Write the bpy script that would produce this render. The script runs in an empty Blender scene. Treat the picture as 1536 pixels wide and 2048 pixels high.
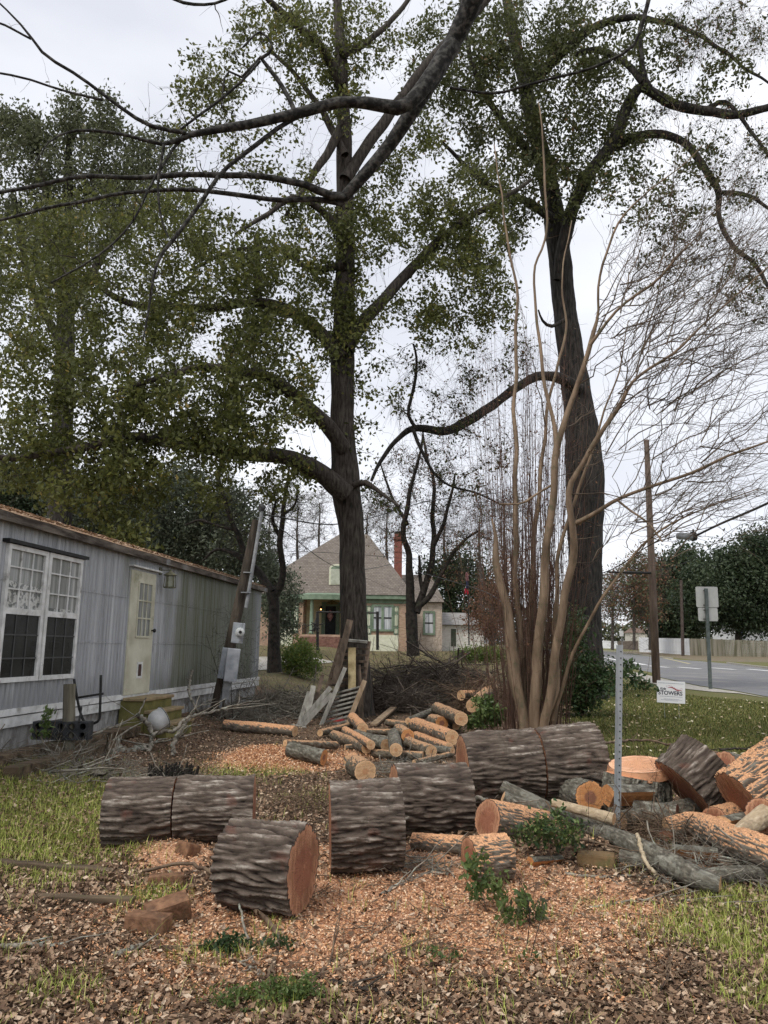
import bpy, math, random
import numpy as np
from mathutils import Matrix, Vector
random.seed(7); RNG = np.random.default_rng(7)
SC = bpy.context.scene; COL = SC.collection
PI = math.pi

# ------------------------------------------------------------------ camera
F = 1536.0; CX = 768.0; CY = 1024.0
PITCH = math.radians(9.55); ROLL = math.radians(0.75)
CAMP = np.array([0.0, 0.0, 1.6])
fw = np.array([0, math.cos(PITCH), math.sin(PITCH)])
u0 = np.array([0, -math.sin(PITCH), math.cos(PITCH)])
x0 = np.array([1.0, 0, 0])
RT = math.cos(ROLL) * x0 + math.sin(ROLL) * u0
UP = -math.sin(ROLL) * x0 + math.cos(ROLL) * u0
cam = bpy.data.cameras.new('camera'); co = bpy.data.objects.new('camera', cam); COL.objects.link(co)
cam.sensor_fit = 'VERTICAL'; cam.sensor_height = 32.0; cam.lens = 32.0 * F / 2048.0
cam.clip_start = 0.05; cam.clip_end = 3000
M = Matrix(((RT[0], UP[0], -fw[0], CAMP[0]), (RT[1], UP[1], -fw[1], CAMP[1]), (RT[2], UP[2], -fw[2], CAMP[2]), (0, 0, 0, 1)))
co.matrix_world = M
SC.camera = co

# ------------------------------------------------------------------ sky and light (overcast)
w = bpy.data.worlds.new("World"); SC.world = w; w.use_nodes = True
nt = w.node_tree; nt.nodes.clear()
out = nt.nodes.new('ShaderNodeOutputWorld'); bg = nt.nodes.new('ShaderNodeBackground')
sky = nt.nodes.new('ShaderNodeTexSky'); sky.sky_type = 'NISHITA'; sky.sun_disc = False
SUN_EL = math.radians(52); SUN_ROT = math.radians(-140)
sky.sun_elevation = SUN_EL; sky.sun_rotation = SUN_ROT
sm = nt.nodes.new('ShaderNodeMix'); sm.data_type = 'RGBA'; sm.blend_type = 'MULTIPLY'; sm.inputs[0].default_value = 1.0
nt.links.new(sky.outputs[0], sm.inputs[6]); sm.inputs[7].default_value = (.1, .1, .1, 1)
tc = nt.nodes.new('ShaderNodeTexCoord'); mp = nt.nodes.new('ShaderNodeMapping'); mp.inputs['Scale'].default_value = (1.2, 1.2, 3.0)
mp.inputs['Location'].default_value = (0.3, 0.7, 0.2)
nz = nt.nodes.new('ShaderNodeTexNoise'); nz.inputs['Scale'].default_value = 1.6; nz.inputs['Detail'].default_value = 5; nz.inputs['Roughness'].default_value = .5
rp = nt.nodes.new('ShaderNodeValToRGB'); rp.color_ramp.elements[0].position = .32; rp.color_ramp.elements[1].position = .68
rp.color_ramp.elements[0].color = (.54, .555, .605, 1); rp.color_ramp.elements[1].color = (.78, .79, .82, 1)
nt.links.new(tc.outputs['Generated'], mp.inputs[0]); nt.links.new(mp.outputs[0], nz.inputs['Vector']); nt.links.new(nz.outputs['Fac'], rp.inputs[0])
mx = nt.nodes.new('ShaderNodeMix'); mx.data_type = 'RGBA'; mx.inputs[0].default_value = .92
nt.links.new(sm.outputs[2], mx.inputs[6]); nt.links.new(rp.outputs[0], mx.inputs[7])
nt.links.new(mx.outputs[2], bg.inputs[0]); bg.inputs[1].default_value = 1.0; nt.links.new(bg.outputs[0], out.inputs[0])
sl = bpy.data.lights.new('sun', 'SUN'); so = bpy.data.objects.new('sun', sl); COL.objects.link(so)
sl.energy = 1.5; sl.angle = math.radians(14); sl.color = (1, .96, .9)
sd = Vector((math.sin(SUN_ROT) * math.cos(SUN_EL), math.cos(SUN_ROT) * math.cos(SUN_EL), math.sin(SUN_EL)))
so.rotation_euler = sd.to_track_quat('Z', 'Y').to_euler()
SC.view_settings.view_transform = 'Standard'; SC.view_settings.look = 'None'; SC.view_settings.exposure = 0.62; SC.view_settings.gamma = 1.0

# ------------------------------------------------------------------ noise
_perm = RNG.permutation(256); _perm = np.concatenate([_perm, _perm, _perm])
_grad = RNG.normal(size=(256, 3)); _grad /= np.linalg.norm(_grad, axis=1)[:, None]
def noise3(x, y, z):
    x, y, z = np.broadcast_arrays(np.asarray(x, float), np.asarray(y, float), np.asarray(z, float))
    xi = np.floor(x).astype(int); yi = np.floor(y).astype(int); zi = np.floor(z).astype(int)
    xf = x - xi; yf = y - yi; zf = z - zi
    f = lambda t: t * t * t * (t * (t * 6 - 15) + 10)
    u, v, q = f(xf), f(yf), f(zf)
    res = 0
    for dx in (0, 1):
        for dy in (0, 1):
            for dz in (0, 1):
                h = _perm[(_perm[(_perm[(xi + dx) & 255] + yi + dy) & 255] + zi + dz) & 255]
                g = _grad[h]
                d = g[..., 0] * (xf - dx) + g[..., 1] * (yf - dy) + g[..., 2] * (zf - dz)
                res = res + d * (u if dx else 1 - u) * (v if dy else 1 - v) * (q if dz else 1 - q)
    return res
def fbm(x, y, z, o=3):
    s = 0; a = 1
    for i in range(o):
        s = s + a * noise3(x * 2 ** i, y * 2 ** i, z * 2 ** i + 7.3 * i); a *= .5
    return s
def sstep(a, b, x):
    t = np.clip((x - a) / (b - a), 0, 1); return t * t * (3 - 2 * t)

# ------------------------------------------------------------------ terrain and pixel helpers
def Hc(x, y):
    x = np.asarray(x, float); y = np.asarray(y, float)
    h = 0.30 * sstep(-2.3, -4.1, x) * sstep(3, 7, y)
    h = h + 0.85 * sstep(34, 54, y) * (1 - sstep(9, 17, x - (y - 50) * .12))
    return h
def H(x, y):
    x = np.asarray(x, float); y = np.asarray(y, float)
    near = 1 - sstep(13, 20, y)
    h = Hc(x, y) + near * (.045 * noise3(x * .7, y * .7, 3.1) + .02 * noise3(x * 2.1, y * 2.1, 1.2) + .010 * noise3(x * 7, y * 7, 5.2))
    return h + MOUND(x, y)
MB_ = []
def MOUND(x, y):
    s = 0
    for (mx_, my_, rx, ry, h) in MB_:
        s = s + h * np.exp(-(((x - mx_) / rx) ** 2 + ((y - my_) / ry) ** 2))
    return s
def ray(px, py):
    d = fw + RT * (px - CX) / F - UP * (py - CY) / F
    return d
def pt(px, py, d):
    r = ray(px, py); return CAMP + r * (d / r[1])
def gd(px, py, rpx=0.0, lift=0.0):
    d = 8.0
    r = ray(px, py); ry = r[1]; r = r / r[1]
    for _ in range(30):
        x, y = r[0] * d, d
        z = float(Hc(x, y) + MOUND(x, y)) + lift
        den = -r[2] + rpx / F / ry
        nd = (1.6 - z) / max(den, 1e-3)
        d = .5 * d + .5 * min(nd, 900)
    return d
def G(px, py):
    d = gd(px, py); p = pt(px, py, d); return p
def rest(px, py, rpx, lift=0.0):
    d = gd(px, py, rpx, lift); return pt(px, py, d), rpx * d / F / ray(px, py)[1]

# ------------------------------------------------------------------ mesh helpers
def mesh_np(name, V, faces, mat, parent=None, attrs=None, local=False, smooth=True, kind=None, matidx=None, mats=None):
    V = np.asarray(V, np.float32).reshape(-1, 3)
    if parent is not None and not local:
        V = V - np.array(parent.location, np.float32)
    me = bpy.data.meshes.new(name)
    if not isinstance(faces, (list, tuple)) : faces = [faces]
    faces = [np.asarray(f, np.int32) for f in faces if len(f)]
    nl = sum(f.size for f in faces); nf = sum(len(f) for f in faces)
    me.vertices.add(len(V)); me.vertices.foreach_set('co', V.ravel())
    me.loops.add(nl); me.polygons.add(nf)
    me.loops.foreach_set('vertex_index', np.concatenate([f.ravel() for f in faces]))
    st = []; o = 0
    for f in faces:
        st.append(o + np.arange(len(f)) * f.shape[1]); o += f.size
    me.polygons.foreach_set('loop_start', np.concatenate(st).astype(np.int32))
    me.polygons.foreach_set('use_smooth', np.full(nf, smooth))
    if matidx is not None: me.polygons.foreach_set('material_index', np.asarray(matidx, np.int32))
    if attrs:
        for k, a in attrs.items():
            a = np.asarray(a, np.float32)
            if a.ndim == 1:
                at = me.attributes.new(k, 'FLOAT', 'POINT'); at.data.foreach_set('value', a)
            else:
                at = me.attributes.new(k, 'FLOAT_VECTOR', 'POINT'); at.data.foreach_set('vector', a.ravel())
    for m in (mats or [mat]): me.materials.append(m)
    me.update(); me.validate()
    o = bpy.data.objects.new(name, me); COL.objects.link(o)
    if parent is not None: o.parent = parent
    if kind: o['kind'] = kind
    return o
def tag(o, label, cat, group=None, kind=None):
    if label: o['label'] = label
    if cat: o['category'] = cat
    if group: o['group'] = group
    if kind: o['kind'] = kind
    return o
def thing(name, loc, label, cat, group=None, kind=None):
    o = bpy.data.objects.new(name, None); COL.objects.link(o); o.location = Vector([float(c) for c in loc])
    o.empty_display_size = .2
    return tag(o, label, cat, group, kind)

class MB:
    """collects polygons for one mesh"""
    def __init__(s): s.V = []; s.Fc = []
    def add(s, V, Fs):
        b = len(s.V); s.V += [tuple(map(float, v)) for v in V]; s.Fc += [tuple(i + b for i in f) for f in Fs]
    def box(s, a, b):
        (x0, y0, z0), (x1, y1, z1) = a, b
        s.add([(x0, y0, z0), (x1, y0, z0), (x1, y1, z0), (x0, y1, z0), (x0, y0, z1), (x1, y0, z1), (x1, y1, z1), (x0, y1, z1)],
              [(0, 3, 2, 1), (4, 5, 6, 7), (0, 1, 5, 4), (1, 2, 6, 5), (2, 3, 7, 6), (3, 0, 4, 7)])
    def beam(s, p, q, w_, t_, ref=(0, 0, 1)):
        p = np.array(p, float); q = np.array(q, float); d = q - p; d /= np.linalg.norm(d)
        ref = np.array(ref, float); a = np.cross(d, ref)
        if np.linalg.norm(a) < 1e-3: a = np.cross(d, (1, 0, 0))
        a /= np.linalg.norm(a); b = np.cross(a, d)
        V = []
        for e in (p, q):
            for (i, j) in ((-1, -1), (1, -1), (1, 1), (-1, 1)): V.append(e + a * w_ / 2 * i + b * t_ / 2 * j)
        s.add(V, [(0, 1, 2, 3), (7, 6, 5, 4), (0, 4, 5, 1), (1, 5, 6, 2), (2, 6, 7, 3), (3, 7, 4, 0)])
    def tube(s, P, R, n=8, caps=True):
        P = np.array(P, float); R = np.broadcast_to(np.asarray(R, float), (len(P),))
        ring, _ = sweep(P, R, n); k = len(P)
        Fs = [(i * n + j, i * n + (j + 1) % n, (i + 1) * n + (j + 1) % n, (i + 1) * n + j) for i in range(k - 1) for j in range(n)]
        if caps: Fs += [tuple(range(n))[::-1], tuple((k - 1) * n + j for j in range(n))]
        s.add(ring.reshape(-1, 3), Fs)
    def lathe(s, c, prof, n=16, axis='z'):
        V = []
        for (r, z) in prof:
            for j in range(n):
                a = 2 * PI * j / n
                v = (r * math.cos(a), r * math.sin(a), z)
                if axis == 'y': v = (v[0], v[2], v[1])
                if axis == 'x': v = (v[2], v[0], v[1])
                V.append((c[0] + v[0], c[1] + v[1], c[2] + v[2]))
        k = len(prof)
        Fs = [(i * n + j, i * n + (j + 1) % n, (i + 1) * n + (j + 1) % n, (i + 1) * n + j) for i in range(k - 1) for j in range(n)]
        Fs += [tuple(range(n))[::-1], tuple((k - 1) * n + j for j in range(n))]
        s.add(V, Fs)
    def build(s, name, mat, parent=None, local=True, bevel=0, smooth=False, label=None, kind=None):
        me = bpy.data.meshes.new(name)
        V = s.V
        if parent is not None and not local:
            L = parent.location; V = [(v[0] - L.x, v[1] - L.y, v[2] - L.z) for v in V]
        me.from_pydata(V, [], s.Fc); me.materials.append(mat); me.update()
        if smooth: me.polygons.foreach_set('use_smooth', [True] * len(me.polygons))
        o = bpy.data.objects.new(name, me); COL.objects.link(o)
        if parent is not None: o.parent = parent
        if bevel:
            md = o.modifiers.new('bevel', 'BEVEL'); md.width = bevel; md.segments = 2; md.limit_method = 'ANGLE'
        if label: o['label'] = label
        if kind: o['kind'] = kind
        return o

def sweep(P, R, n, ref=None):
    P = np.asarray(P, float); k = len(P)
    T = np.gradient(P, axis=0); T /= np.linalg.norm(T, axis=1)[:, None] + 1e-9
    t0 = T[0]; a = np.array([0, 1.0, 0]) if abs(t0[1]) < .8 else np.array([0, 0, 1.0])
    if ref is not None: a = np.array(ref, float)
    N = np.zeros((k, 3)); nprev = a - t0 * (a @ t0); nprev /= np.linalg.norm(nprev)
    for i in range(k):
        nprev = nprev - T[i] * (nprev @ T[i]); nprev /= np.linalg.norm(nprev) + 1e-9; N[i] = nprev
    B = np.cross(T, N); th = np.arange(n) * 2 * PI / n
    D = N[:, None, :] * np.cos(th)[None, :, None] + B[:, None, :] * np.sin(th)[None, :, None]
    R = np.broadcast_to(np.asarray(R, float), (k,))
    return P[:, None, :] + D * R[:, None, None], D
def ringfaces(k, n, base=0):
    i = np.arange(k - 1)[:, None]; j = np.arange(n)[None, :]; j2 = (j + 1) % n
    a = i * n + j; b = i * n + j2; c = (i + 1) * n + j2; d = (i + 1) * n + j
    return (np.stack([a, b, c, d], -1).reshape(-1, 4) + base)
def twigbatch(P, R, n=3):
    """P (M,K,3) R (M,K) -> verts, quads"""
    Mn, K, _ = P.shape
    T = np.gradient(P, axis=1); T /= np.linalg.norm(T, axis=2)[..., None] + 1e-9
    ch = P[:, -1] - P[:, 0]; ax = np.argmin(np.abs(ch), axis=1); ref = np.zeros((Mn, 3)); ref[np.arange(Mn), ax] = 1
    N = np.cross(T, ref[:, None, :]); N /= np.linalg.norm(N, axis=2)[..., None] + 1e-9
    B = np.cross(T, N); th = np.arange(n) * 2 * PI / n
    V = P[:, :, None, :] + (N[:, :, None, :] * np.cos(th)[:, None] + B[:, :, None, :] * np.sin(th)[:, None]) * R[:, :, None, None]
    f = ringfaces(K, n)
    Fq = (f[None] + (np.arange(Mn) * K * n)[:, None, None]).reshape(-1, 4)
    return V.reshape(-1, 3), Fq
def smoothpath(P, m):
    """Catmull-Rom through rows of P (any columns), m samples"""
    P = np.asarray(P, float); k = len(P)
    if k == 2: t = np.linspace(0, 1, m)[:, None]; return P[0] * (1 - t) + P[1] * t
    Q = np.vstack([2 * P[0] - P[1], P, 2 * P[-1] - P[-2]])
    seg = np.linalg.norm(np.diff(P[:, :3], axis=0), axis=1); cum = np.concatenate([[0], np.cumsum(seg)]); cum /= cum[-1]
    u = np.linspace(0, 1, m); i = np.clip(np.searchsorted(cum, u, side='right') - 1, 0, k - 2)
    t = ((u - cum[i]) / (cum[i + 1] - cum[i] + 1e-9))[:, None]
    a, b, c, d = Q[i], Q[i + 1], Q[i + 2], Q[i + 3]
    return .5 * ((2 * b) + (-a + c) * t + (2 * a - 5 * b + 4 * c - d) * t ** 2 + (-a + 3 * b - 3 * c + d) * t ** 3)

# ------------------------------------------------------------------ materials
class NT:
    def __init__(s, name):
        s.m = bpy.data.materials.new(name); s.m.use_nodes = True; s.t = s.m.node_tree; s.t.nodes.clear()
        s.o = s.n('ShaderNodeOutputMaterial'); s.p = s.n('ShaderNodeBsdfPrincipled'); s.l(s.p.outputs[0], s.o.inputs[0])
        s.p.inputs['Specular IOR Level'].default_value = .25
    def n(s, t): return s.t.nodes.new(t)
    def l(s, a, b): s.t.links.new(a, b)
    def obj(s, scale=(1, 1, 1)):
        c = s.n('ShaderNodeTexCoord'); m = s.n('ShaderNodeMapping'); m.inputs['Scale'].default_value = scale
        s.l(c.outputs['Object'], m.inputs[0]); return m.outputs[0]
    def vec(s, attr, scale=(1, 1, 1)):
        a = s.n('ShaderNodeAttribute'); a.attribute_name = attr; m = s.n('ShaderNodeMapping'); m.inputs['Scale'].default_value = scale
        s.l(a.outputs['Vector'], m.inputs[0]); return m.outputs[0]
    def attr(s, k): a = s.n('ShaderNodeAttribute'); a.attribute_name = k; return a
    def noise(s, v, sc=1, det=4, rough=.55, dist=0):
        z = s.n('ShaderNodeTexNoise'); z.inputs['Scale'].default_value = sc; z.inputs['Detail'].default_value = det
        z.inputs['Roughness'].default_value = rough; z.inputs['Distortion'].default_value = dist; s.l(v, z.inputs['Vector']); return z.outputs['Fac']
    def vor(s, v, sc=1, out='Color'):
        z = s.n('ShaderNodeTexVoronoi'); z.inputs['Scale'].default_value = sc; s.l(v, z.inputs['Vector']); return z.outputs[out]
    def ramp(s, f, stops):
        r = s.n('ShaderNodeValToRGB'); cr = r.color_ramp
        while len(cr.elements) < len(stops): cr.elements.new(.5)
        for e, (p, c) in zip(cr.elements, stops): e.position = p; e.color = (c[0], c[1], c[2], 1) if not isinstance(c, (int, float)) else (c, c, c, 1)
        s.l(f, r.inputs[0]); return r.outputs[0]
    def mix(s, f, a, b, mode='MIX'):
        x = s.n('ShaderNodeMix'); x.data_type = 'RGBA'; x.blend_type = mode
        for inp, v in ((0, f), (6, a), (7, b)):
            if isinstance(v, (int, float)): x.inputs[inp].default_value = v
            elif isinstance(v, tuple): x.inputs[inp].default_value = (*v, 1)
            else: s.l(v, x.inputs[inp])
        return x.outputs[2]
    def math(s, op, a, b=0.0, clamp=False):
        x = s.n('ShaderNodeMath'); x.operation = op; x.use_clamp = clamp
        for i, v in ((0, a), (1, b)):
            if isinstance(v, (int, float)): x.inputs[i].default_value = v
            else: s.l(v, x.inputs[i])
        return x.outputs[0]
    def bump(s, h, st=.5, dist=.02):
        b = s.n('ShaderNodeBump'); b.inputs['Strength'].default_value = st; b.inputs['Distance'].default_value = dist
        s.l(h, b.inputs['Height']); s.l(b.outputs[0], s.p.inputs['Normal'])
    def col(s, c):
        if isinstance(c, tuple): s.p.inputs['Base Color'].default_value = (*c, 1)
        else: s.l(c, s.p.inputs['Base Color'])
    def done(s, rough=.85): s.p.inputs['Roughness'].default_value = rough; return s.m
def pm(name, c1, c2, sc=6, scale=(1, 1, 1), det=5, rough=.8, bump=.3, bd=.01, lo=.35, hi=.65, dirt=None):
    t = NT(name); v = t.obj(scale); f = t.noise(v, sc, det)
    c = t.ramp(f, [(lo, c1), (hi, c2)])
    if dirt:
        g = t.noise(t.obj(), dirt[1], 5, .65); c = t.mix(t.ramp(g, [(dirt[2], 0.0), (dirt[2] + .18, 1.0)]), c, dirt[0])
    t.col(c)
    if bump: t.bump(f, bump, bd)
    return t.done(rough)
def leafmat(name, c1, c2, c3, tr=.35, rough=.5, p3=.93):
    t = NT(name); a = t.attr('rnd').outputs['Fac']
    c = t.ramp(a, [(0, c1), (p3 - .08, c2), (p3, c3), (1, c3)])
    t.col(c); t.p.inputs['Roughness'].default_value = rough; t.p.inputs['Specular IOR Level'].default_value = .3
    tb = t.n('ShaderNodeBsdfTranslucent'); t.l(c, tb.inputs[0]); ms = t.n('ShaderNodeMixShader'); ms.inputs[0].default_value = tr
    t.l(t.p.outputs[0], ms.inputs[1]); t.l(tb.outputs[0], ms.inputs[2]); t.l(ms.outputs[0], t.o.inputs[0])
    return t.m

def bark_log_mat(name, furrow, ridge, fleck, dust=0.0, dustcol=(.62, .30, .15), lich=0.0, red=0.3):
    t = NT(name); r = t.attr('ridge').outputs['Fac']; v = t.vec('bc')
    n2 = t.noise(t.vec('bc', (1, .16, 1)), 60, 5, .6); n3 = t.noise(v, 5, 3)
    c = t.ramp(r, [(.12, furrow), (.42, tuple(.5 * (a + b) for a, b in zip(furrow, ridge))), (.85, ridge)])
    cr_ = t.attr('crest').outputs['Fac']
    c = t.mix(t.math('MULTIPLY', t.ramp(n2, [(.42, .15), (.56, 1.0)]), cr_), c, fleck)
    c = t.mix(t.math('MULTIPLY', t.ramp(t.noise(v, 11, 5, .7), [(.5, 0.0), (.62, .75)]), .8), c, tuple(x * .45 for x in ridge))
    c = t.mix(t.ramp(n3, [(.62, 0.0), (.70, red)]), c, (.17, .055, .035))
    if lich: c = t.mix(t.math('MULTIPLY', t.ramp(t.noise(v, 14, 5, .7), [(.50, 0.0), (.60, 1.0)]), lich), c, (.25, .25, .21))
    if dust:
        g = t.n('ShaderNodeNewGeometry'); sx = t.n('ShaderNodeSeparateXYZ'); t.l(g.outputs['True Normal'], sx.inputs[0])
        m = t.math('ADD', sx.outputs[2], t.math('MULTIPLY', t.math('SUBTRACT', t.noise(v, 9, 5, .7), .5), 1.5))
        m = t.ramp(m, [(.92 - dust * .6, 0.0), (1.02 - dust * .6, 1.0)])
        ch = t.vor(v, 110); bw = t.n('ShaderNodeRGBToBW'); t.l(ch, bw.inputs[0])
        dc = t.ramp(bw.outputs[0], [(.2, tuple(x * .6 for x in dustcol)), (.5, dustcol), (.85, tuple(min(1, x * 1.35) for x in dustcol))])
        c = t.mix(m, c, dc)
    t.col(c); t.bump(t.noise(t.vec('bc', (1, .35, 1)), 70, 5, .7), 1.0, .009); return t.done(.9)
def cutmat(name, c1, c2, heart, hpos=.5, fresh=.0):
    t = NT(name); v = t.vec('bc'); rad = t.attr('rad').outputs['Fac']
    g = t.noise(t.vec('bc', (40, 6, 40)), 1, 5, .6, .6)
    base = t.ramp(g, [(.38, c1), (.62, c2)])
    rr = t.math('ADD', rad, t.math('MULTIPLY', t.math('SUBTRACT', t.noise(v, 6, 3), .5), .25))
    base = t.mix(t.ramp(rr, [(hpos - .08, 1.0), (hpos + .04, 0.0)]), base, heart)
    wv = t.n('ShaderNodeMath'); wv.operation = 'SINE'; t.l(t.math('MULTIPLY', rr, 95.0), wv.inputs[0])
    base = t.mix(t.ramp(wv.outputs[0], [(.2, 0.0), (1.0, .5)]), base, tuple(x * .55 for x in c1))
    cs = t.n('ShaderNodeSeparateXYZ'); t.l(t.attr('cu').outputs['Vector'], cs.inputs[0]); an = t.math('ARCTAN2', cs.outputs[1], cs.outputs[0])
    cv = t.n('ShaderNodeCombineXYZ'); t.l(t.math('MULTIPLY', an, 2.6), cv.inputs[0]); t.l(t.math('MULTIPLY', rad, .35), cv.inputs[1]); bs = t.n('ShaderNodeSeparateXYZ'); t.l(v, bs.inputs[0]); t.l(t.math('MULTIPLY', t.math('ROUND', bs.outputs[0]), 3.7), cv.inputs[2])
    ck = t.math('ABSOLUTE', t.math('SUBTRACT', t.noise(cv.outputs[0], 1.4, 2), .5))
    base = t.mix(t.math('MULTIPLY', t.ramp(ck, [(.0, 1.0), (.012, 0.0)]), t.ramp(rad, [(.08, 0.0), (.2, .85), (.7, .6), (.9, 0.0)])), base, tuple(x * .18 for x in c1))
    base = t.mix(t.ramp(rad, [(.82, 0.0), (.90, .4)]), base, tuple(min(1, x * 1.35) for x in c2))
    base = t.mix(t.ramp(rad, [(.955, 0.0), (.975, 1.0)]), base, (.06, .04, .03))
    base = t.mix(t.ramp(t.noise(v, 3, 4), [(.50, 0.0), (.72, .6)]), base, tuple(x * .5 for x in c1))
    base = t.mix(t.ramp(t.noise(t.vec('bc', (55, 2.5, 55)), 1, 4, .7), [(.60, 0.0), (.68, .65)]), base, tuple(x * .4 for x in c1))
    base = t.mix(t.ramp(t.noise(v, 22, 4, .7), [(.58, 0.0), (.7, .4)]), base, tuple(min(1, x * 1.4) for x in c2))
    t.col(base); t.bump(t.noise(t.vec('bc', (60, 10, 60)), 1, 4), .5, .004); return t.done(.75)

MT = {}
MT['biglog'] = bark_log_mat('furrowed_bark', (.015, .010, .008), (.140, .108, .085), (.44, .39, .33))
MT['biglogdust'] = bark_log_mat('furrowed_bark_dusty', (.03, .022, .017), (.15, .12, .09), (.34, .3, .25), dust=.75)
MT['oldlog'] = bark_log_mat('grey_bark', (.035, .030, .024), (.15, .135, .105), (.36, .34, .28), lich=.5, red=.1)
MT['oldlogdust'] = bark_log_mat('grey_bark_dusty', (.045, .036, .028), (.16, .13, .10), (.30, .27, .22), dust=.85, dustcol=(.55, .30, .16), lich=.3)
MT['smalllog'] = bark_log_mat('small_log_bark', (.045, .036, .025), (.14, .112, .08), (.26, .22, .16), dust=.45, dustcol=(.42, .25, .14), lich=.35, red=.15)
MT['palepole'] = bark_log_mat('peeled_wood', (.32, .24, .15), (.46, .36, .24), (.6, .5, .36), red=0.0)
MT['cutred'] = cutmat('cut_red_wood', (.24, .10, .052), (.47, .25, .145), (.29, .12, .07), .60)
MT['cutorange'] = cutmat('cut_orange_wood', (.52, .22, .08), (.66, .33, .14), (.26, .12, .08), .42)
MT['cutpale'] = cutmat('cut_pale_wood', (.55, .33, .17), (.68, .45, .26), (.5, .26, .13), .3)
MT['cuttop'] = cutmat('cut_fresh_top', (.58, .28, .15), (.78, .45, .28), (.64, .33, .18), .5)
MT['trunk'] = pm('dark_trunk_bark', (.018, .015, .012), (.075, .063, .052), 1, (22, 22, 4), 6, .9, .9, .03)
MT['trunk2'] = pm('black_trunk_bark', (.012, .011, .010), (.055, .048, .042), 1, (16, 16, 3), 6, .9, .9, .04)
MT['limb'] = pm('limb_bark', (.012, .010, .009), (.042, .036, .03), 9, (1, 1, 1), 5, .9, .6, .02, dirt=((.05, .055, .03), 3, .58))
MT['overlimb'] = pm('grey_limb_bark', (.013, .012, .011), (.105, .10, .09), 14, (1, 1, 1), 7, .85, .8, .02, lo=.45, hi=.72)
MT['brushtwig'] = pm('brush_twig', (.045, .035, .028), (.15, .12, .095), 8, bump=0)
MT['twig'] = pm('twig_bark', (.02, .015, .012), (.05, .04, .032), 8, bump=0)
MT['myrtle'] = pm('smooth_tan_bark', (.10, .07, .045), (.31, .22, .145), 3.2, (3, 3, .45), 6, .7, .3, .01, lo=.3, hi=.72, dirt=((.10, .095, .055), 5, .54))
MT['myrtletwig'] = pm('myrtle_twig', (.075, .055, .04), (.17, .13, .095), 5, bump=0)
MT['redtwig'] = pm('red_brown_shoots', (.07, .038, .028), (.13, .08, .058), 4, bump=0)
MT['greytwig'] = pm('grey_twig', (.10, .085, .065), (.30, .27, .22), 12, bump=0, dirt=((.38, .42, .36), 14, .55))
MT['browntwig'] = pm('brown_twig', (.07, .045, .03), (.2, .14, .09), 12, bump=0)
MT['bgtrunk'] = pm('far_bark', (.05, .042, .036), (.12, .10, .085), 4, bump=0)
MT['leafA'] = leafmat('oak_leaves', (.052, .064, .020), (.17, .18, .052), (.38, .28, .09), .5, .45, .97)
MT['leafB'] = leafmat('far_oak_leaves', (.042, .054, .020), (.125, .135, .048), (.22, .14, .07), .45, .5, .95)
MT['leafD'] = leafmat('grey_green_leaves', (.055, .066, .032), (.15, .165, .085), (.20, .19, .11), .4)
MT['leafBG'] = leafmat('evergreen_leaves', (.040, .054, .034), (.12, .14, .09), (.15, .16, .10), .3)
MT['leafLO'] = leafmat('live_oak_leaves', (.016, .028, .014), (.058, .080, .038), (.10, .11, .05), .25)
MT['leafrust'] = leafmat('rusty_leaves', (.12, .05, .03), (.22, .12, .07), (.2, .15, .06), .3)
MT['leafshrub'] = leafmat('shrub_leaves', (.05, .09, .02), (.17, .22, .05), (.35, .30, .08), .4)
MT['leafdark'] = leafmat('dark_shrub_leaves', (.018, .04, .014), (.055, .09, .03), (.12, .14, .05), .3)
MT['leafsprig'] = leafmat('sprig_leaves', (.05, .085, .025), (.16, .22, .07), (.30, .34, .15), .4, .4)

# ------------------------------------------------------------------ bark covered logs
def barktube(name, P, R, mat, parent, nu=96, nv=60, amp=.014, fs=.045, el=5.0, seed=0, rough=.02):
    m = smoothpath(np.column_stack([P, R]), nv); C = m[:, :3]; rr = np.abs(m[:, 3])
    _, D = sweep(C, rr, nu)
    seg = np.concatenate([[0], np.cumsum(np.linalg.norm(np.diff(C, axis=0), axis=1))])
    th = np.arange(nu) * 2 * PI / nu; Rm = rr.mean()
    a = np.cos(th)[None, :] * Rm + 0 * seg[:, None]; b = np.sin(th)[None, :] * Rm + 0 * seg[:, None]; c = seg[:, None] + 0 * th[None, :]
    f = 1 / fs; o = seed * 17.31
    wp = noise3(a * f * .35 + o, b * f * .35, c * f * .13) * 1.1; wq = noise3(a * f * .35 + o + 9, b * f * .35, c * f * .16) * .9
    n = noise3(a * f + wp + o, b * f + wq, c * f / el + wp)
    n2 = noise3(a * f * 2.1 + o + wp * 1.4, b * f * 2.1 + wq * 1.4, c * f * 2.1 / el)
    rg = np.clip(np.abs(n) * 4.2, 0, 1) ** .9 * .62 + np.clip(np.abs(n2) * 3.4, 0, 1) * .24 + .14 * np.clip(.5 + noise3(a * f * .8 + o, b * f * .8, c * f * .3), 0, 1)
    low = noise3(a * 3 + o, b * 3, c * 2.2)
    disp = amp * (rg - .55) + amp * .35 * noise3(a * f * 5, b * f * 5, c * f * 2.5 + o) + rough * Rm * 3 * low
    RR = rr[:, None] + disp
    V = C[:, None, :] + D * RR[..., None]
    bc = np.stack([a, c, b], -1) + o * .1
    ob = mesh_np(name, V, ringfaces(nv, nu), mat, parent, {'ridge': rg.ravel(), 'crest': np.clip((np.clip(np.abs(n), 0, 1) - .20) * 5, 0, 1).ravel() * np.clip(np.abs(n2) * 5, 0, 1).ravel(), 'bc': bc.reshape(-1, 3)})
    return ob, V, C, D, RR
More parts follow.
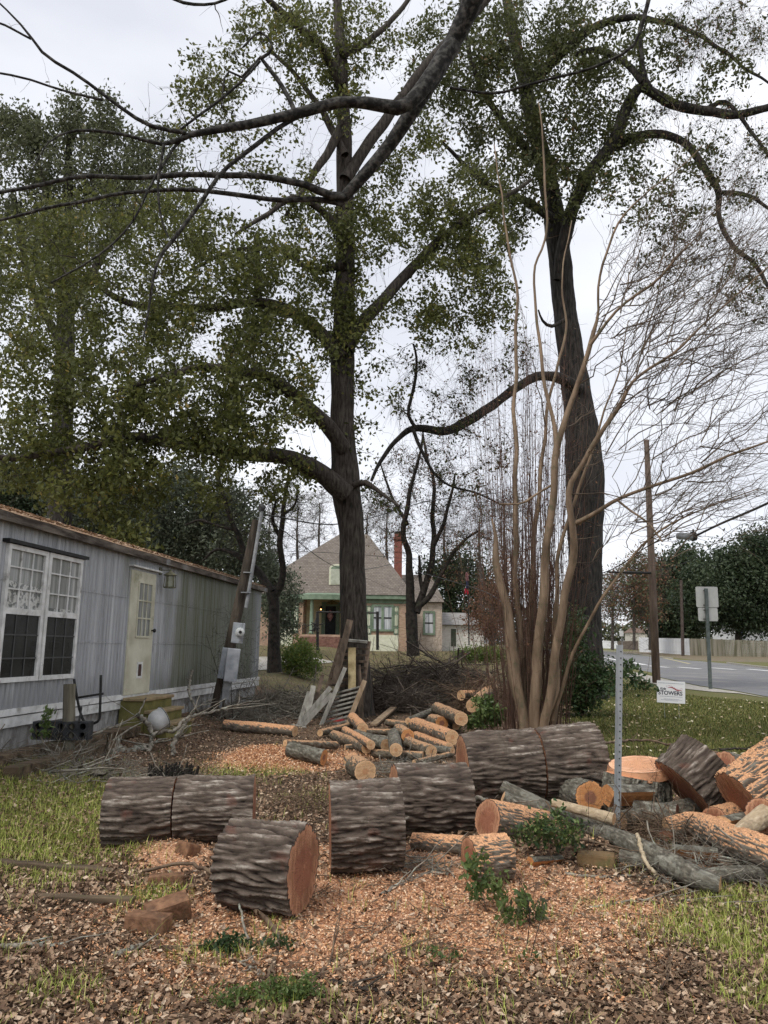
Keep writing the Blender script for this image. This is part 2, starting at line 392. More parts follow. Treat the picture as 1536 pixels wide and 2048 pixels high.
def capdisc(name, ringV, centre, nrm, mat, parent, seed=0, inset=.0):
    nu = len(ringV); K = 8; V = []; rad = []; bc = []
    e1 = ringV[0] - centre; e1 /= np.linalg.norm(e1); e2 = np.cross(nrm, e1)
    for i in range(K + 1):
        t = 1 - (i / K) ** 1.2
        t = max(t, .001)
        q = centre + (ringV - centre) * t
        u = (q - centre) @ e1; v = (q - centre) @ e2
        q = q + nrm[None, :] * (.004 * noise3(u * 20 + seed, v * 20, 1.0) + .006 * noise3(u * 5, v * 5 + seed, 2.0) + inset * (1 - t) )[:, None]
        V.append(q); rad.append(np.full(nu, t)); bc.append(np.column_stack([u + seed, v, 0 * u]))
    bca = np.concatenate(bc); cuv = bca - [seed, 0, 0]
    return mesh_np(name, np.concatenate(V), ringfaces(K + 1, nu), mat, parent, {'rad': np.concatenate(rad), 'bc': bca, 'cu': cuv})
LOGN = [0]
def log(pts, label, mat='biglog', cut='cutred', group=None, nu=None, nv=None, amp=None, fs=None, lift=0.0, name='log', tilt=(0, 0), el=8.0, P=None, R=None, cat='log', rough=.03):
    LOGN[0] += 1; s = LOGN[0]
    if P is None:
        P = []; R = []
        for q in pts:
            l = q[3] if len(q) > 3 else lift
            p, r = rest(q[0], q[1], q[2], l); P.append(p); R.append(r)
    P = np.array(P, float); R = np.array(R, float)
    L = np.linalg.norm(np.diff(P, axis=0), axis=1).sum(); Rm = R.mean(); D0 = np.linalg.norm(P.mean(0) - CAMP)
    if nu is None: nu = int(np.clip(2 * PI * Rm / (D0 * .0016), 16, 300))
    if nv is None: nv = int(np.clip(L / (D0 * .0026), 8, 190))
    if amp is None: amp = min(.042, Rm * .135)
    if fs is None: fs = np.clip(Rm * .14, .012, .04)
    root = thing(name, (P[0][0], P[0][1], float(H(P[0][0], P[0][1]))), label, cat, group)
    ob, V, C, D, RR = barktube('bark', P, R, MT[mat], root, nu, nv, amp, fs, el, s, rough)
    capdisc('cut_face', V[0][::-1], C[0] + tilt[0] * 0, -(C[1] - C[0]) / np.linalg.norm(C[1] - C[0]), MT[cut], root, s)
    capdisc('cut_face', V[-1], C[-1], (C[-1] - C[-2]) / np.linalg.norm(C[-1] - C[-2]), MT[cut], root, s + 3)
    return root

# ================================================================== GROUND
def addmound(px, py, rx, ry, h):
    p = G(px, py); MB_.append((p[0], p[1], rx, ry, h))
_m = [(535, 1520, .75, .55, .17), (345, 1700, .28, .22, .07), (1415, 1735, .22, .2, .10), (1000, 1700, .7, .35, .06), (1185, 1715, .4, .25, .08), (300, 1790, .4, .25, .05), (760, 1500, 1.3, .5, .05)]
_p = [(G(a, b), c, d, e) for a, b, c, d, e in _m]
for p, c, d, e in _p: MB_.append((p[0], p[1], c, d, e))
def blobmask(x, y, L):
    s = 0
    for (X, Y, r, k) in L: s = s + k * np.exp(-((x - X) ** 2 + (y - Y) ** 2) / (r * r))
    return s
SAW = [(*G(a, b)[:2], r, k) for a, b, r, k in [(610, 1790, .50, 1.0), (760, 1790, .55, 1.1), (900, 1790, .5, 1.1), (1060, 1790, .5, 1.0), (1170, 1790, .45, .9), (345, 1690, .30, 1.2), (345, 1730, .25, .8),
    (290, 1800, .30, .7), (470, 1850, .4, .75), (535, 1518, .62, 1.4), (650, 1525, .4, .6), (720, 1510, .6, .6), (850, 1490, .7, .5), (1000, 1850, .45, .9), (1180, 1880, .5, .8), (720, 1860, .5, .65), (500, 1940, .6, .35),
    (300, 1930, .5, .42), (1230, 1820, .3, .5), (100, 1850, .35, .35), (850, 1920, .7, .35), (1250, 1560, .5, .5), (1450, 1640, .5, .6), (640, 1700, .3, .8), (830, 1720, .35, .9), (1400, 1740, .25, .8), (1020, 1730, .3, .5)]]
GRS = [(*G(a, b)[:2], r, k) for a, b, r, k in [(110, 1640, .85, 1.5), (20, 1620, .8, 1.3), (160, 1575, .8, 1.2), (40, 1700, .4, .8), (190, 1660, .4, 1.1), (470, 1548, .45, .9), (570, 1545, .35, .6), (620, 1590, .5, .4), (300, 1790, .22, .7), (230, 1720, .2, .5),
    (1400, 1850, .30, .55), (1490, 1890, .34, .75), (1440, 1790, .3, .45), (1520, 2000, .2, .6), (1480, 1800, .3, .4), (120, 1770, .3, .35), (480, 1900, .25, .3), (560, 2000, .18, .4), (330, 1860, .15, .3), (100, 1990, .15, .4), (1040, 1500, .5, .3),
    (60, 1540, .8, .6)]]
def lawnmask(x, y):
    px = x / np.maximum(y, .1) * F + CX
    a = sstep(1090, 1230, px + 40 * noise3(x * .6, y * .4, 8.)) * sstep(8.6, 10.5, y + 1.0 * noise3(x * .8, y * .8, 2.))
    b = sstep(20, 24, y) * .5
    return np.clip(np.maximum(a, b), 0, 1)
def axis(parts):
    out_ = [parts[0][0]]
    for (a, b, n) in parts: out_ += list(np.linspace(a, b, n + 1)[1:])
    return np.array(out_)
gx = axis([(-900, -200, 6), (-200, -40, 10), (-40, -9, 20), (-9, 9, 330), (9, 40, 30), (40, 200, 12), (200, 900, 6)])
gy = axis([(-60, 0, 6), (0, 2.4, 6), (2.4, 16, 270), (16, 60, 110), (60, 200, 24), (200, 1400, 8)])
GX, GY = np.meshgrid(gx, gy)
GZ = H(GX, GY)
sawm = np.clip(blobmask(GX, GY, SAW), 0, 1.2); grm = np.clip(blobmask(GX, GY, GRS), 0, 1.2); lwm = lawnmask(GX, GY)
ny, nx = GX.shape; i = np.arange(ny - 1)[:, None]; j = np.arange(nx - 1)[None, :]
gf = np.stack([i * nx + j, i * nx + j + 1, (i + 1) * nx + j + 1, (i + 1) * nx + j], -1).reshape(-1, 4)
t = NT('ground_cover')
ca = t.attr('cover'); sp = t.n('ShaderNodeSeparateXYZ'); t.l(ca.outputs['Vector'], sp.inputs[0])
v = t.obj()
n1 = t.noise(v, 14, 6, .7); n2 = t.noise(v, 60, 5, .7); n3 = t.noise(v, 1.3, 4); n4 = t.noise(v, 5, 5, .65)
lv = t.n('ShaderNodeRGBToBW'); t.l(t.vor(v, 30), lv.inputs[0])
lit = t.ramp(lv.outputs[0], [(.15, (.045, .028, .018)), (.45, (.12, .075, .048)), (.7, (.20, .13, .08)), (.9, (.30, .21, .14))])
lit = t.mix(t.ramp(n3, [(.4, 0.0), (.65, .55)]), lit, (.07, .055, .035))
sw = t.n('ShaderNodeRGBToBW'); t.l(t.vor(v, 130), sw.inputs[0])
sawc = t.ramp(sw.outputs[0], [(.1, (.30, .14, .075)), (.45, (.60, .32, .18)), (.85, (.78, .50, .33))])
gr = t.ramp(n2, [(.3, (.05, .055, .018)), (.5, (.13, .13, .04)), (.72, (.22, .20, .08))])
lw = t.ramp(t.noise(v, 9, 6, .75), [(.3, (.055, .065, .018)), (.5, (.115, .125, .035)), (.7, (.21, .18, .08))])
lw = t.mix(t.ramp(n3, [(.45, 0.0), (.6, .5)]), lw, (.15, .115, .055))
def thr(m, nz_, k=1.1, lo=.42, hi=.58): return t.ramp(t.math('ADD', m, t.math('MULTIPLY', t.math('SUBTRACT', nz_, .5), k)), [(lo, 0.0), (hi, 1.0)])
c = t.mix(thr(sp.outputs[0], n1, 1.6), lit, sawc)
c = t.mix(thr(sp.outputs[1], n4, 1.3), c, gr)
c = t.mix(t.math('MULTIPLY', thr(sp.outputs[2], n4, .8), .97), c, lw)
t.col(c); t.bump(t.math('ADD', n2, t.math('MULTIPLY', n1, .8)), .8, .03)
gm = t.done(.95)
mesh_np('ground', np.stack([GX, GY, GZ], -1), gf, gm, attrs={'cover': np.stack([sawm, grm, lwm], -1).reshape(-1, 3)}, kind='structure')

# ---- roads
def sheet(name, P, mat, z=.004, th=None, kind='structure', parent=None):
    m = MB(); P = [np.array(p, float) for p in P]
    top = [(p[0], p[1], float(Hc(p[0], p[1])) + z) for p in P]
    if th:
        b = [(p[0], p[1], -0.05) for p in top]; n = len(top)
        m.add(top + b, [tuple(range(n))] + [(i, i + n, (i + 1) % n + n, (i + 1) % n) for i in range(n)])
    else: m.add(top, [tuple(range(len(top)))])
    return m.build(name, mat, parent, kind=kind)
def gline(L): return [G(a, b) for a, b in L]
asph = pm('asphalt', (.115, .115, .118), (.20, .20, .205), 60, det=6, rough=.9, bump=.4, bd=.01, dirt=((.24, .225, .205), .35, .5))
conc = pm('worn_concrete', (.26, .24, .21), (.46, .43, .38), 12, det=7, rough=.9, bump=.3, dirt=((.20, .19, .13), 1.5, .56))
paint = pm('road_paint', (.55, .55, .53), (.78, .78, .76), 25, rough=.7, bump=0, lo=.4, hi=.5)
ypaint = pm('yellow_paint', (.34, .30, .16), (.42, .37, .20), 25, rough=.7, bump=0)
near_edge = [(1090, 1309), (1150, 1316), (1215, 1332), (1270, 1343), (1330, 1357), (1400, 1372), (1470, 1382), (1536, 1394), (1640, 1412), (1900, 1450)]
far_edge = [(1090, 1298.5), (1160, 1300), (1215, 1303), (1300, 1313), (1360, 1320), (1400, 1322.5), (1450, 1327), (1536, 1338), (1700, 1352), (1900, 1366)]
road = gline(near_edge) + gline(far_edge)[::-1]
sheet('road', road, asph, .012)
# grassy verge and pavement on the far side
sheet('pavement', gline([(1090, 1321), (1150, 1334), (1205, 1343), (1262, 1357), (1330, 1374), (1420, 1384), (1480, 1388), (1536, 1397), (1470, 1384), (1400, 1374), (1330, 1359), (1270, 1345), (1215, 1334), (1150, 1318)]), conc, .020)
def gridsheet(name, a, b, c, d, mat, z, nu=30, nv=24):
    P = [G(*q)[:2] for q in (a, b, c, d)]; V = []
    for i in range(nu + 1):
        for j in range(nv + 1):
            u, v_ = i / nu, j / nv; q = P[0] * (1 - u) * (1 - v_) + P[1] * u * (1 - v_) + P[2] * u * v_ + P[3] * (1 - u) * v_
            V.append((q[0], q[1], float(Hc(q[0], q[1])) + z))
    f = [(i * (nv + 1) + j, (i + 1) * (nv + 1) + j, (i + 1) * (nv + 1) + j + 1, i * (nv + 1) + j + 1) for i in range(nu) for j in range(nv)]
    return mesh_np(name, V, np.array(f), mat, kind='structure')
gridsheet('driveway', (420, 1314), (665, 1308), (690, 1320), (420, 1350), conc, .03)
def dash(a, b, w_=.16, mat=paint, z=.018, name='lane_marking'):
    p, q = G(*a), G(*b); d = (q - p)[:2]; d /= np.linalg.norm(d); n = np.array([-d[1], d[0]]) * w_ / 2
    m = MB(); m.add([(p[0] + n[0], p[1] + n[1], z), (p[0] - n[0], p[1] - n[1], z), (q[0] - n[0], q[1] - n[1], z), (q[0] + n[0], q[1] + n[1], z)], [(0, 1, 2, 3)])
    return m.build(name, mat, None, kind='structure')
for a, b in (((1120, 1305.5), (1196, 1312)), ((1205, 1315), (1238, 1321)), ((1263, 1325), (1291, 1330)), ((1297, 1332), (1336, 1335.2)), ((1357, 1334.6), (1400, 1338)), ((1424, 1336), (1470, 1339.5)), ((1495, 1338.5), (1560, 1344))): dash(a, b, .42)
dash((1327, 1316), (1380, 1328), .3, ypaint)
m = MB()
def kerb(L, h=.13, w_=.18):
    P = gline(L); m = MB()
    for a, b in zip(P[:-1], P[1:]): m.beam((a[0], a[1], h / 2), (b[0], b[1], h / 2 + .001), w_, h)
    return m.build('kerb', conc, None, kind='structure')
kerb([(1160, 1299), (1215, 1302), (1300, 1312), (1345, 1318)]); kerb([(1455, 1327), (1500, 1333), (1560, 1340)])
# far kerb-side verge: bare brown earth strip
sheet('verge', gline([(1230, 1304), (1300, 1310), (1360, 1317), (1385, 1320), (1440, 1323), (1600, 1326), (1600, 1312), (1380, 1310), (1280, 1301)]), pm('verge_earth', (.10, .09, .045), (.19, .15, .10), 2, bump=.2, dirt=((.22, .15, .10), .8, .5)), .006)

# ================================================================== LOGS (large)
LG = 'large sawn trunk sections lying in the foreground'
def inline(a, b, dd, t0, t1, *ar, lift=0.0, **k):
    """log along the line between two ends given as (px, py, radius px); dd = extra depth of the second end"""
    dA = gd(a[0], a[1], a[2], lift); dB = dA + dd
    A = pt(a[0], a[1], dA); B = pt(b[0], b[1], dB); r0 = a[2] * dA / F / ray(*a[:2])[1]; r1 = b[2] * dB / F / ray(*b[:2])[1]
    A[2] -= .02; B[2] -= .02
    return log(None, *ar, P=[A + (B - A) * t0, A + (B - A) * t1], R=[r0 + (r1 - r0) * t0, r0 + (r1 - r0) * t1], **k)
_a = ((216, 1620, 65), (509, 1610, 61), .12)
inline(*_a, 0, .457, 'big dark-barked log section at the left end, lying on the grass', group=LG)
inline(*_a, .468, 1, 'big log section with a knot scar, its cut end above the frontmost log', group=LG)
inline((461, 1716, 78), (607, 1731, 82), -.14, 0, 1, 'frontmost log section with its reddish oval cut face turned right', group=LG, fs=.044, amp=.046)
inline((660, 1648, 85), (801, 1642, 82), .05, 0, 1, 'thick squarish log section in the middle with a thin red left edge', group=LG, fs=.036)
inline((788, 1598, 70), (932, 1594, 69), .10, 0, 1, 'log section wedged behind the middle one, grey-brown bark', group=LG)
_e = ((925, 1537, 68), (1190, 1522, 79), .14)
inline(*_e, 0, .54, 'left half of the largest log, pinkish cut edge at its left end', group=LG)
inline(*_e, .553, 1, 'right half of the largest log, running toward the grey metal post', group=LG)
# stump-like round standing on end
ps = G(1275, 1636); dS = ps[1]; rS = 62 * dS / F
top = pt(1277, 1528, dS + .12); base = np.array([ps[0], ps[1] + .1, ps[2] - .05])
stump = log(None, 'trunk round standing on end with a bright orange sawn top and a felling notch', group=LG, mat='oldlog', cut='cuttop', name='stump', cat='stump', P=[base, base + (top - base) * .55, top - (top - base) * .22], R=[rS * 1.05, rS, rS * .96], nu=220, nv=100)
slabP = [top - (top - base) * .17 + np.array([.02, .015, .0]), top + np.array([.0, 0, 0])]
ob, V_, C_, D_, RR_ = barktube('sawn_slab', np.array(slabP), np.array([rS * .99, rS * .93]), MT['cuttop'], stump, 160, 20, .004, .02, 5, 41)
capdisc('cut_face', V_[-1], C_[-1], (C_[-1] - C_[-2]) / np.linalg.norm(C_[-1] - C_[-2]), MT['cuttop'], stump, 5)
capdisc('cut_face', V_[0][::-1], C_[0], -(C_[1] - C_[0]) / np.linalg.norm(C_[1] - C_[0]), MT['cuttop'], stump, 6)
def tlog(a, b, r, *ar, **k):
    """log between two pixel+depth ends"""
    a = (a[0], a[1], a[2] * 1.06); b = (b[0], b[1], b[2] * 1.06)
    return log(None, *ar, P=[pt(*a) - np.array([0, 0, .02]), pt(*b) - np.array([0, 0, .02])], R=r if isinstance(r, (list, tuple)) else [r, r], **k)
dH = 6.9
tlog((1366, 1574, dH), (1420, 1520, dH + .03), .315, 'short thick log disc tipped on edge, dark rough bark, beside the standing round', group=LG, cut='cutred')
tlog((1487, 1607, 6.15), (1600, 1530, 6.2), .30, 'sawdust-covered trunk section at the right edge tipped toward the pile', group=LG, mat='oldlogdust', cut='cutred')
tlog((1522, 1625, 5.75), (1600, 1640, 6.1), .13, 'small orange-ended log butting against the sawdust-covered section at the right edge', group='smaller logs in the right-hand pile', mat='oldlogdust', cut='cutred')
tlog((1448, 1530, 8.6), (1490, 1540, 8.9), .17, 'red-brown log end glimpsed behind the tipped log disc', group='smaller logs in the right-hand pile', mat='oldlog', cut='cutred')
SG = 'smaller logs in the right-hand pile'
tlog((1181, 1590, 7.05), (1120, 1572, 7.7), .145, 'round log end with a dark heart facing the camera beside the metal post', group=SG, mat='oldlog', cut='cutorange')
tlog((974, 1634, 6.0), (1108, 1652, 6.35), [.155, .12], 'orange-ended log in front of the largest log, bark dusted with shavings', group=SG, mat='oldlogdust', cut='cutred')
tlog((938, 1714, 5.2), (1014, 1706, 5.27), [.150, .142], 'short log capped with sawdust beside the leafy sprig', group=SG, mat='oldlogdust', cut='cutred', rough=.03)
log([(826, 1684, 18), (928, 1692, 20)], 'low sawdust-dusted log between the middle section and the short capped log', group=SG, mat='oldlogdust', cut='cutpale')
br = log(None, 'forked grey branch stub with two pale sawn ends lying across the largest log', group=SG, mat='oldlog', cut='cutpale', P=[pt(1003, 1572, 6.9), pt(1040, 1593, 6.85), pt(1090, 1622, 6.8), pt(1150, 1642, 6.75), pt(1235, 1652, 6.7)], R=[.052, .07, .085, .075, .05], name='branch', cat='branch')
P2 = np.array([pt(1006, 1594, 6.76), pt(1035, 1606, 6.76), pt(1080, 1618, 6.80)])
ob, V_, C_, D_, RR_ = barktube('fork', P2, np.array([.048, .055, .06]), MT['oldlog'], br, 30, 24, .004, .02, 5, 51)
capdisc('cut_face', V_[0][::-1], C_[0], -(C_[1] - C_[0]) / np.linalg.norm(C_[1] - C_[0]), MT['cutpale'], br, 2)
tlog((1105, 1600, 6.3), (1228, 1633, 6.0), [.035, .045], 'pale peeled pole lying behind the forked branch stub', group=SG, mat='palepole', cut='cutpale', name='peeled_pole', cat='pole')
log([(1243, 1640, 17), (1330, 1628, 20), (1410, 1612, 21)], 'straight lichen-grey log at the foot of the standing round', group=SG, mat='oldlog', cut='cutpale', lift=.03)
log([(1150, 1650, 14), (1250, 1682, 18), (1330, 1724, 22), (1400, 1758, 21), (1440, 1770, 17)], 'long lichen-covered log running down toward the right corner of the pile', group=SG, mat='oldlog', cut='cutpale', lift=.02)
log([(1392, 1757, 15), (1460, 1748, 15), (1560, 1742, 13)], 'thin grey branch length reaching the right edge of the picture', group=SG, mat='oldlog', cut='cutpale', name='branch', cat='branch', lift=.02)
log([(1332, 1657, 20), (1390, 1652, 26), (1480, 1688, 33), (1590, 1730, 36)], 'crooked log with a crest of sawdust at the right', group=SG, mat='oldlogdust', cut='cutpale', lift=.04, rough=.05)
tlog((1430, 1637, 6.1), (1500, 1620, 6.5), .112, 'half-buried log showing a brown round end below the tipped disc', group=SG, mat='oldlogdust', cut='cutred')
tlog((1470, 1668, 5.5), (1560, 1600, 5.9), [.05, .09], 'pale split limb leaning at the right edge', group=SG, mat='palepole', cut='cutpale', name='split_limb', cat='branch')
log([(1240, 1712, 13), (1290, 1722, 16)], 'short mossy chunk under the lichen-covered log', group=SG, mat='oldlog', cut='cutpale')
# ---- split chunks and wedges
def chunk(px, py, rpx, Lpx, yaw, roll, label, a0=0, a1=130, lift=0.0, cut='cutred', pitch=0, gpy=None):
    d = gd(px, gpy or py + rpx * .5); c = pt(px, py + rpx * .5, d); r = rpx * d / F; L = Lpx * d / F; root = thing('split_chunk', (c[0], c[1], c[2] + lift), label, 'wood chunk', 'split wood chunks in the right-hand pile')
    n = 14; K = 16; th = np.radians(np.linspace(a0, a1, n)); zz = np.linspace(-L / 2, L / 2, K); sd = px * .13
    rr = r * (1 + .07 * noise3(np.cos(th)[None] * 5 + sd, np.sin(th)[None] * 5, zz[:, None] * 6)) + .02 * (np.abs(noise3(np.cos(th)[None] * r / .02 + sd, np.sin(th)[None] * r / .02, zz[:, None] * 8)) - .2)
    V = np.stack([zz[:, None] + 0 * rr, rr * np.cos(th)[None], rr * np.sin(th)[None]], -1)
    ii = np.arange(K - 1)[:, None] * n; jj = np.arange(n - 1)[None]; f = np.stack([ii + jj, ii + jj + 1, ii + n + jj + 1, ii + n + jj], -1).reshape(-1, 4)
    Rm_ = Matrix.Rotation(math.radians(yaw), 3, 'Z') @ Matrix.Rotation(math.radians(pitch), 3, 'Y') @ Matrix.Rotation(math.radians(roll), 3, 'X'); Rm_ = np.array(Rm_)
    W_ = V.reshape(-1, 3) @ Rm_.T; lo = W_[:, 2].min(); off = np.array([c[0], c[1], c[2] + lift - min(lo, 0) * .7 - .02])
    rg_ = np.clip(.5 + noise3(V[..., 1] * 40 + sd, V[..., 2] * 40, V[..., 0] * 7) * 1.2, 0, 1)
    mesh_np('bark', W_ + off, f, MT['oldlog'], root, {'ridge': rg_.ravel(), 'crest': (rg_ > .75).astype(float).ravel(), 'bc': np.stack([V[..., 1] + sd, V[..., 0], V[..., 2]], -1).reshape(-1, 3)})
    # split wood: heart line jittered
    ht = np.stack([zz, .012 * noise3(zz * 9 + sd, 0, 0), .012 * noise3(zz * 9, sd, 3.)], -1)
    S1 = np.stack([V[:, 0], V[:, 0] * .5 + ht * .5 + .01 * noise3(zz * 14 + sd, 1, 1)[:, None], ht, V[:, -1] * .5 + ht * .5 + .01 * noise3(zz * 14 + sd, 7, 1)[:, None], V[:, -1]], 1)
    fw_f = np.stack([np.arange(K - 1)[:, None] * 5 + np.arange(4)[None], (np.arange(K - 1)[:, None] + 1) * 5 + np.arange(4)[None], (np.arange(K - 1)[:, None] + 1) * 5 + np.arange(4)[None] + 1, np.arange(K - 1)[:, None] * 5 + np.arange(4)[None] + 1], -1).reshape(-1, 4)
    VV = [S1.reshape(-1, 3)]; FF = [fw_f]; b = K * 5; tri = []
    for e in (0, K - 1):
        VV.append(np.concatenate([V[e], ht[e][None]])); tri += [(b + q, b + q + 1, b + n) for q in range(n - 1)]; b += n + 1
    A_ = np.concatenate(VV); mesh_np('split_wood', A_ @ Rm_.T + off, FF + [np.array(tri)], MT[cut], root, {'rad': np.full(len(A_), .5), 'bc': np.stack([A_[:, 1] * .6 + sd, A_[:, 0] * .35, A_[:, 2]], -1), 'cu': A_[:, [1, 2, 0]]}, smooth=False)
for a, k_ in (((1258, 1588, 40, 84, 12, 10, 'orange split wedge resting against the front of the standing round', 0, 120), dict(gpy=1652, cut='cutorange')), ((1312, 1618, 32, 78, -28, 40, 'brown split wedge in front of the standing round, right of the metal post', 0, 130), dict(gpy=1660)),
          ((1478, 1640, 30, 90, 30, 15, 'pale split piece lying on the crooked sawdust log', 0, 110), dict(gpy=1712, cut='cutpale')), ((1345, 1662, 20, 60, 50, 20, 'brown splinter chunk in front of the tipped log disc', 0, 120), dict(gpy=1690)),
          ((1390, 1700, 22, 80, -20, 30, 'sawdusted split slab under the crooked log', 0, 100), dict(gpy=1735, cut='cutorange')), ((1092, 1716, 17, 66, 20, 8, 'small bark slab near the orange-ended log', 10, 130), dict(gpy=1728, cut='cutorange')),
          ((880, 1742, 11, 40, -30, 15, 'small splinter of wood left of the short capped log', 10, 120), dict(gpy=1750))): chunk(*a, **k_)
# ---- firewood pile in the middle distance
FG = 'cut firewood logs in the middle of the yard'
fw_ = [([(705, 1436, 9), (726, 1457, 10)], 'grey upright-leaning log by the foot of the right pallet slat', .10, 0),
 ([(874, 1416, 10), (922, 1438, 12)], 'dark log leaning toward the green saplings', .22, 0),
 ([(816, 1442, 6), (864, 1424, 7)], 'thin log whose end pokes out left of the dark leaning log', .15, 0),
 ([(884, 1446, 12), (864, 1441, 11)], 'log with a brown round end facing us under the dark leaning log', .05, 1),
 ([(830, 1449, 12), (905, 1475, 13)], 'thickest firewood log, lying diagonally behind the largest trunk section', .12, 0),
 ([(816, 1472, 12), (797, 1460, 11)], 'log showing a round orange end in the centre of the firewood', .14, 1),
 ([(787, 1468, 10), (792, 1500, 12)], 'stubby sawdust-yellow log pointing straight at us', .14, 0),
 ([(812, 1483, 10), (862, 1503, 11)], 'short tan log right of the stubby yellow one', .06, 0),
 ([(832, 1472, 8), (898, 1496, 9)], 'log lying under the thickest firewood log', .03, 0),
 ([(745, 1506, 7), (847, 1513, 8)], 'long log along the front of the firewood, thick with orange shavings', .02, 0),
 ([(712, 1469, 9), (772, 1490, 11)], 'tan log left of the stubby yellow one', .08, 0),
 ([(668, 1471, 9), (733, 1496, 10)], 'green-grey lichened log at the left of the firewood', .03, 0),
 ([(690, 1461, 7), (742, 1490, 8)], 'curved tan log lying on the lichened one', .13, 0),
 ([(735, 1463, 5), (788, 1465, 6)], 'thin straight log at the back of the firewood', .10, 0),
 ([(578, 1499, 13), (648, 1515, 14)], 'log beside the sawdust heap with its round orange end facing right', .0, 1),
 ([(570, 1486, 6), (672, 1491, 7)], 'slim log lying behind the sawdust heap', .05, 0),
 ([(696, 1522, 9), (708, 1516, 9)], 'tiny mossy stub between the heap and the pale round', .0, 0),
 ([(731, 1544, 19), (712, 1531, 18)], 'pale round log end facing us behind the middle trunk section', .0, 2),
 ([(862, 1497, 6), (905, 1502, 7)], 'small log end beside the left edge of the largest trunk section', .08, 0),
 ([(828, 1524, 4), (904, 1508, 5)], 'slender bare pole propped toward the largest trunk section', .05, 0),
 ([(922, 1391, 9), (962, 1389, 8)], 'log sticking out of the brush pile above the green saplings', .35, 0),
 ([(945, 1412, 11), (988, 1376, 12)], 'stout grey log tilted up beside the tan tree', .35, 0),
 ([(903, 1441, 8), (912, 1453, 7)], 'small knotty stub right of the brown round end', .03, 0),
 ([(850, 1407, 5), (880, 1402, 5)], 'thin log end under the edge of the brush pile', .05, 0),
 ([(448, 1450, 9), (520, 1456, 10), (590, 1463, 9)], 'long dark log with an orange left end in front of the leaning boards', .0, 0),
 ([(640, 1466, 6), (700, 1452, 6)], 'thin grey pole lying along the foot of the pallets', .02, 0),
 ([(745, 1478, 8), (800, 1484, 8)], 'tan log buried in the middle of the firewood', .02, 0),
 ([(690, 1495, 5), (756, 1489, 6)], 'slim log at the left front of the firewood', .01, 0),
 ([(860, 1470, 6), (915, 1484, 7)], 'brown log between the thickest firewood log and the largest trunk', .05, 0),
 ([(775, 1445, 6), (822, 1452, 7)], 'log at the rear left of the thickest firewood log', .04, 0),
]
for P_, lb, lf, ct in fw_:
    P_ = [(q[0], q[1], q[2] * 1.15) for q in P_]
    log(P_, lb, mat=['smalllog', 'oldlogdust', 'smalllog', 'oldlog'][LOGN[0] % 4], cut=['cutpale', 'cutorange', 'cutpale'][ct], group=FG, lift=lf, name='firewood_log', rough=.05)
# shaggy stump of many stems behind the left logs
p = G(343, 1568); sh = thing('shaggy_stump', p, 'low shaggy dark stump of many cut stems behind the leftmost log', 'stump')
Ps = []; Rs = []
for k in range(150):
    a = random.random() * 2 * PI; r = .22 * math.sqrt(random.random())
    b_ = np.array([p[0] + r * 1.25 * math.cos(a), p[1] + r * math.sin(a), p[2] - .05]); h = .16 + .10 * random.random()
    e = b_ + np.array([random.gauss(0, .03), random.gauss(0, .02), h]); Ps.append(np.linspace(b_, e, 4) + RNG.normal(size=(4, 3)) * .006); Rs.append(np.linspace(.014, .009, 4))
V_, f_ = twigbatch(np.array(Ps), np.array(Rs), 5); mesh_np('stems', V_, f_, MT['limb'], sh)

# ================================================================== MOBILE HOME
P0 = pt(0, 1423, 8.85); P1 = pt(515, 1355, 19.3)
xs = P1 - P0; LW = np.linalg.norm(xs); xs = xs / LW
zs = np.array([0, 0, 1.0]) - xs * xs[2]; zs /= np.linalg.norm(zs); ys = np.cross(zs, xs)
def wallpt(px, py, off=0.0):
    r = ray(px, py); n = ys; o_ = P0 + ys * off
    k = ((o_ - CAMP) @ n) / (r @ n); q = CAMP + r * k - P0
    return float(q @ xs), float(q @ zs)
home = thing('mobile_home', P0, 'long grey corrugated-metal mobile home with leaf-covered roof and mossy steps', 'mobile home')
home.matrix_world = Matrix(((xs[0], ys[0], zs[0], P0[0]), (xs[1], ys[1], zs[1], P0[1]), (xs[2], ys[2], zs[2], P0[2]), (0, 0, 0, 1)))
HT = wallpt(515, 1172)[1]; HT = (HT + wallpt(0, 1047)[1]) / 2
S0 = -3.6; S1 = LW + .06; WD = 3.7
t = NT('corrugated_siding'); v = t.obj((9, 9, .35)); v2 = t.obj((1.1, 1, .25)); n1 = t.noise(v, 1, 6, .65); n2 = t.noise(v2, 1, 4)
vs = t.n('ShaderNodeSeparateXYZ'); tcn = t.n('ShaderNodeTexCoord'); t.l(tcn.outputs['Object'], vs.inputs[0])
c = t.ramp(n1, [(.25, (.21, .217, .225)), (.5, (.38, .39, .40)), (.75, (.56, .57, .575))])
nf = t.noise(t.obj((3, 3, 3)), 4, 6, .7)
c = t.mix(t.ramp(nf, [(.55, 0.0), (.75, .35)]), c, (.40, .43, .46))
sD = wallpt(290, 1250)[0]
gm_ = t.math('MULTIPLY', t.ramp(t.math('ADD', t.math('MULTIPLY', t.math('SUBTRACT', vs.outputs[0], sD), .15), t.math('MULTIPLY', t.math('SUBTRACT', n2, .5), 1.2)), [(0.0, 0.0), (.22, 1.0), (.75, .95), (1.0, .3)]), t.ramp(n1, [(.32, .45), (.58, .95)]))
c = t.mix(gm_, c, (.13, .14, .085))
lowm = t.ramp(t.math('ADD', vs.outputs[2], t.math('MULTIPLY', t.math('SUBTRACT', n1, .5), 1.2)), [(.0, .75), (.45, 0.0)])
c = t.mix(t.math('MULTIPLY', lowm, t.ramp(n1, [(.4, 0.0), (.6, 1.0)])), c, (.07, .07, .06))
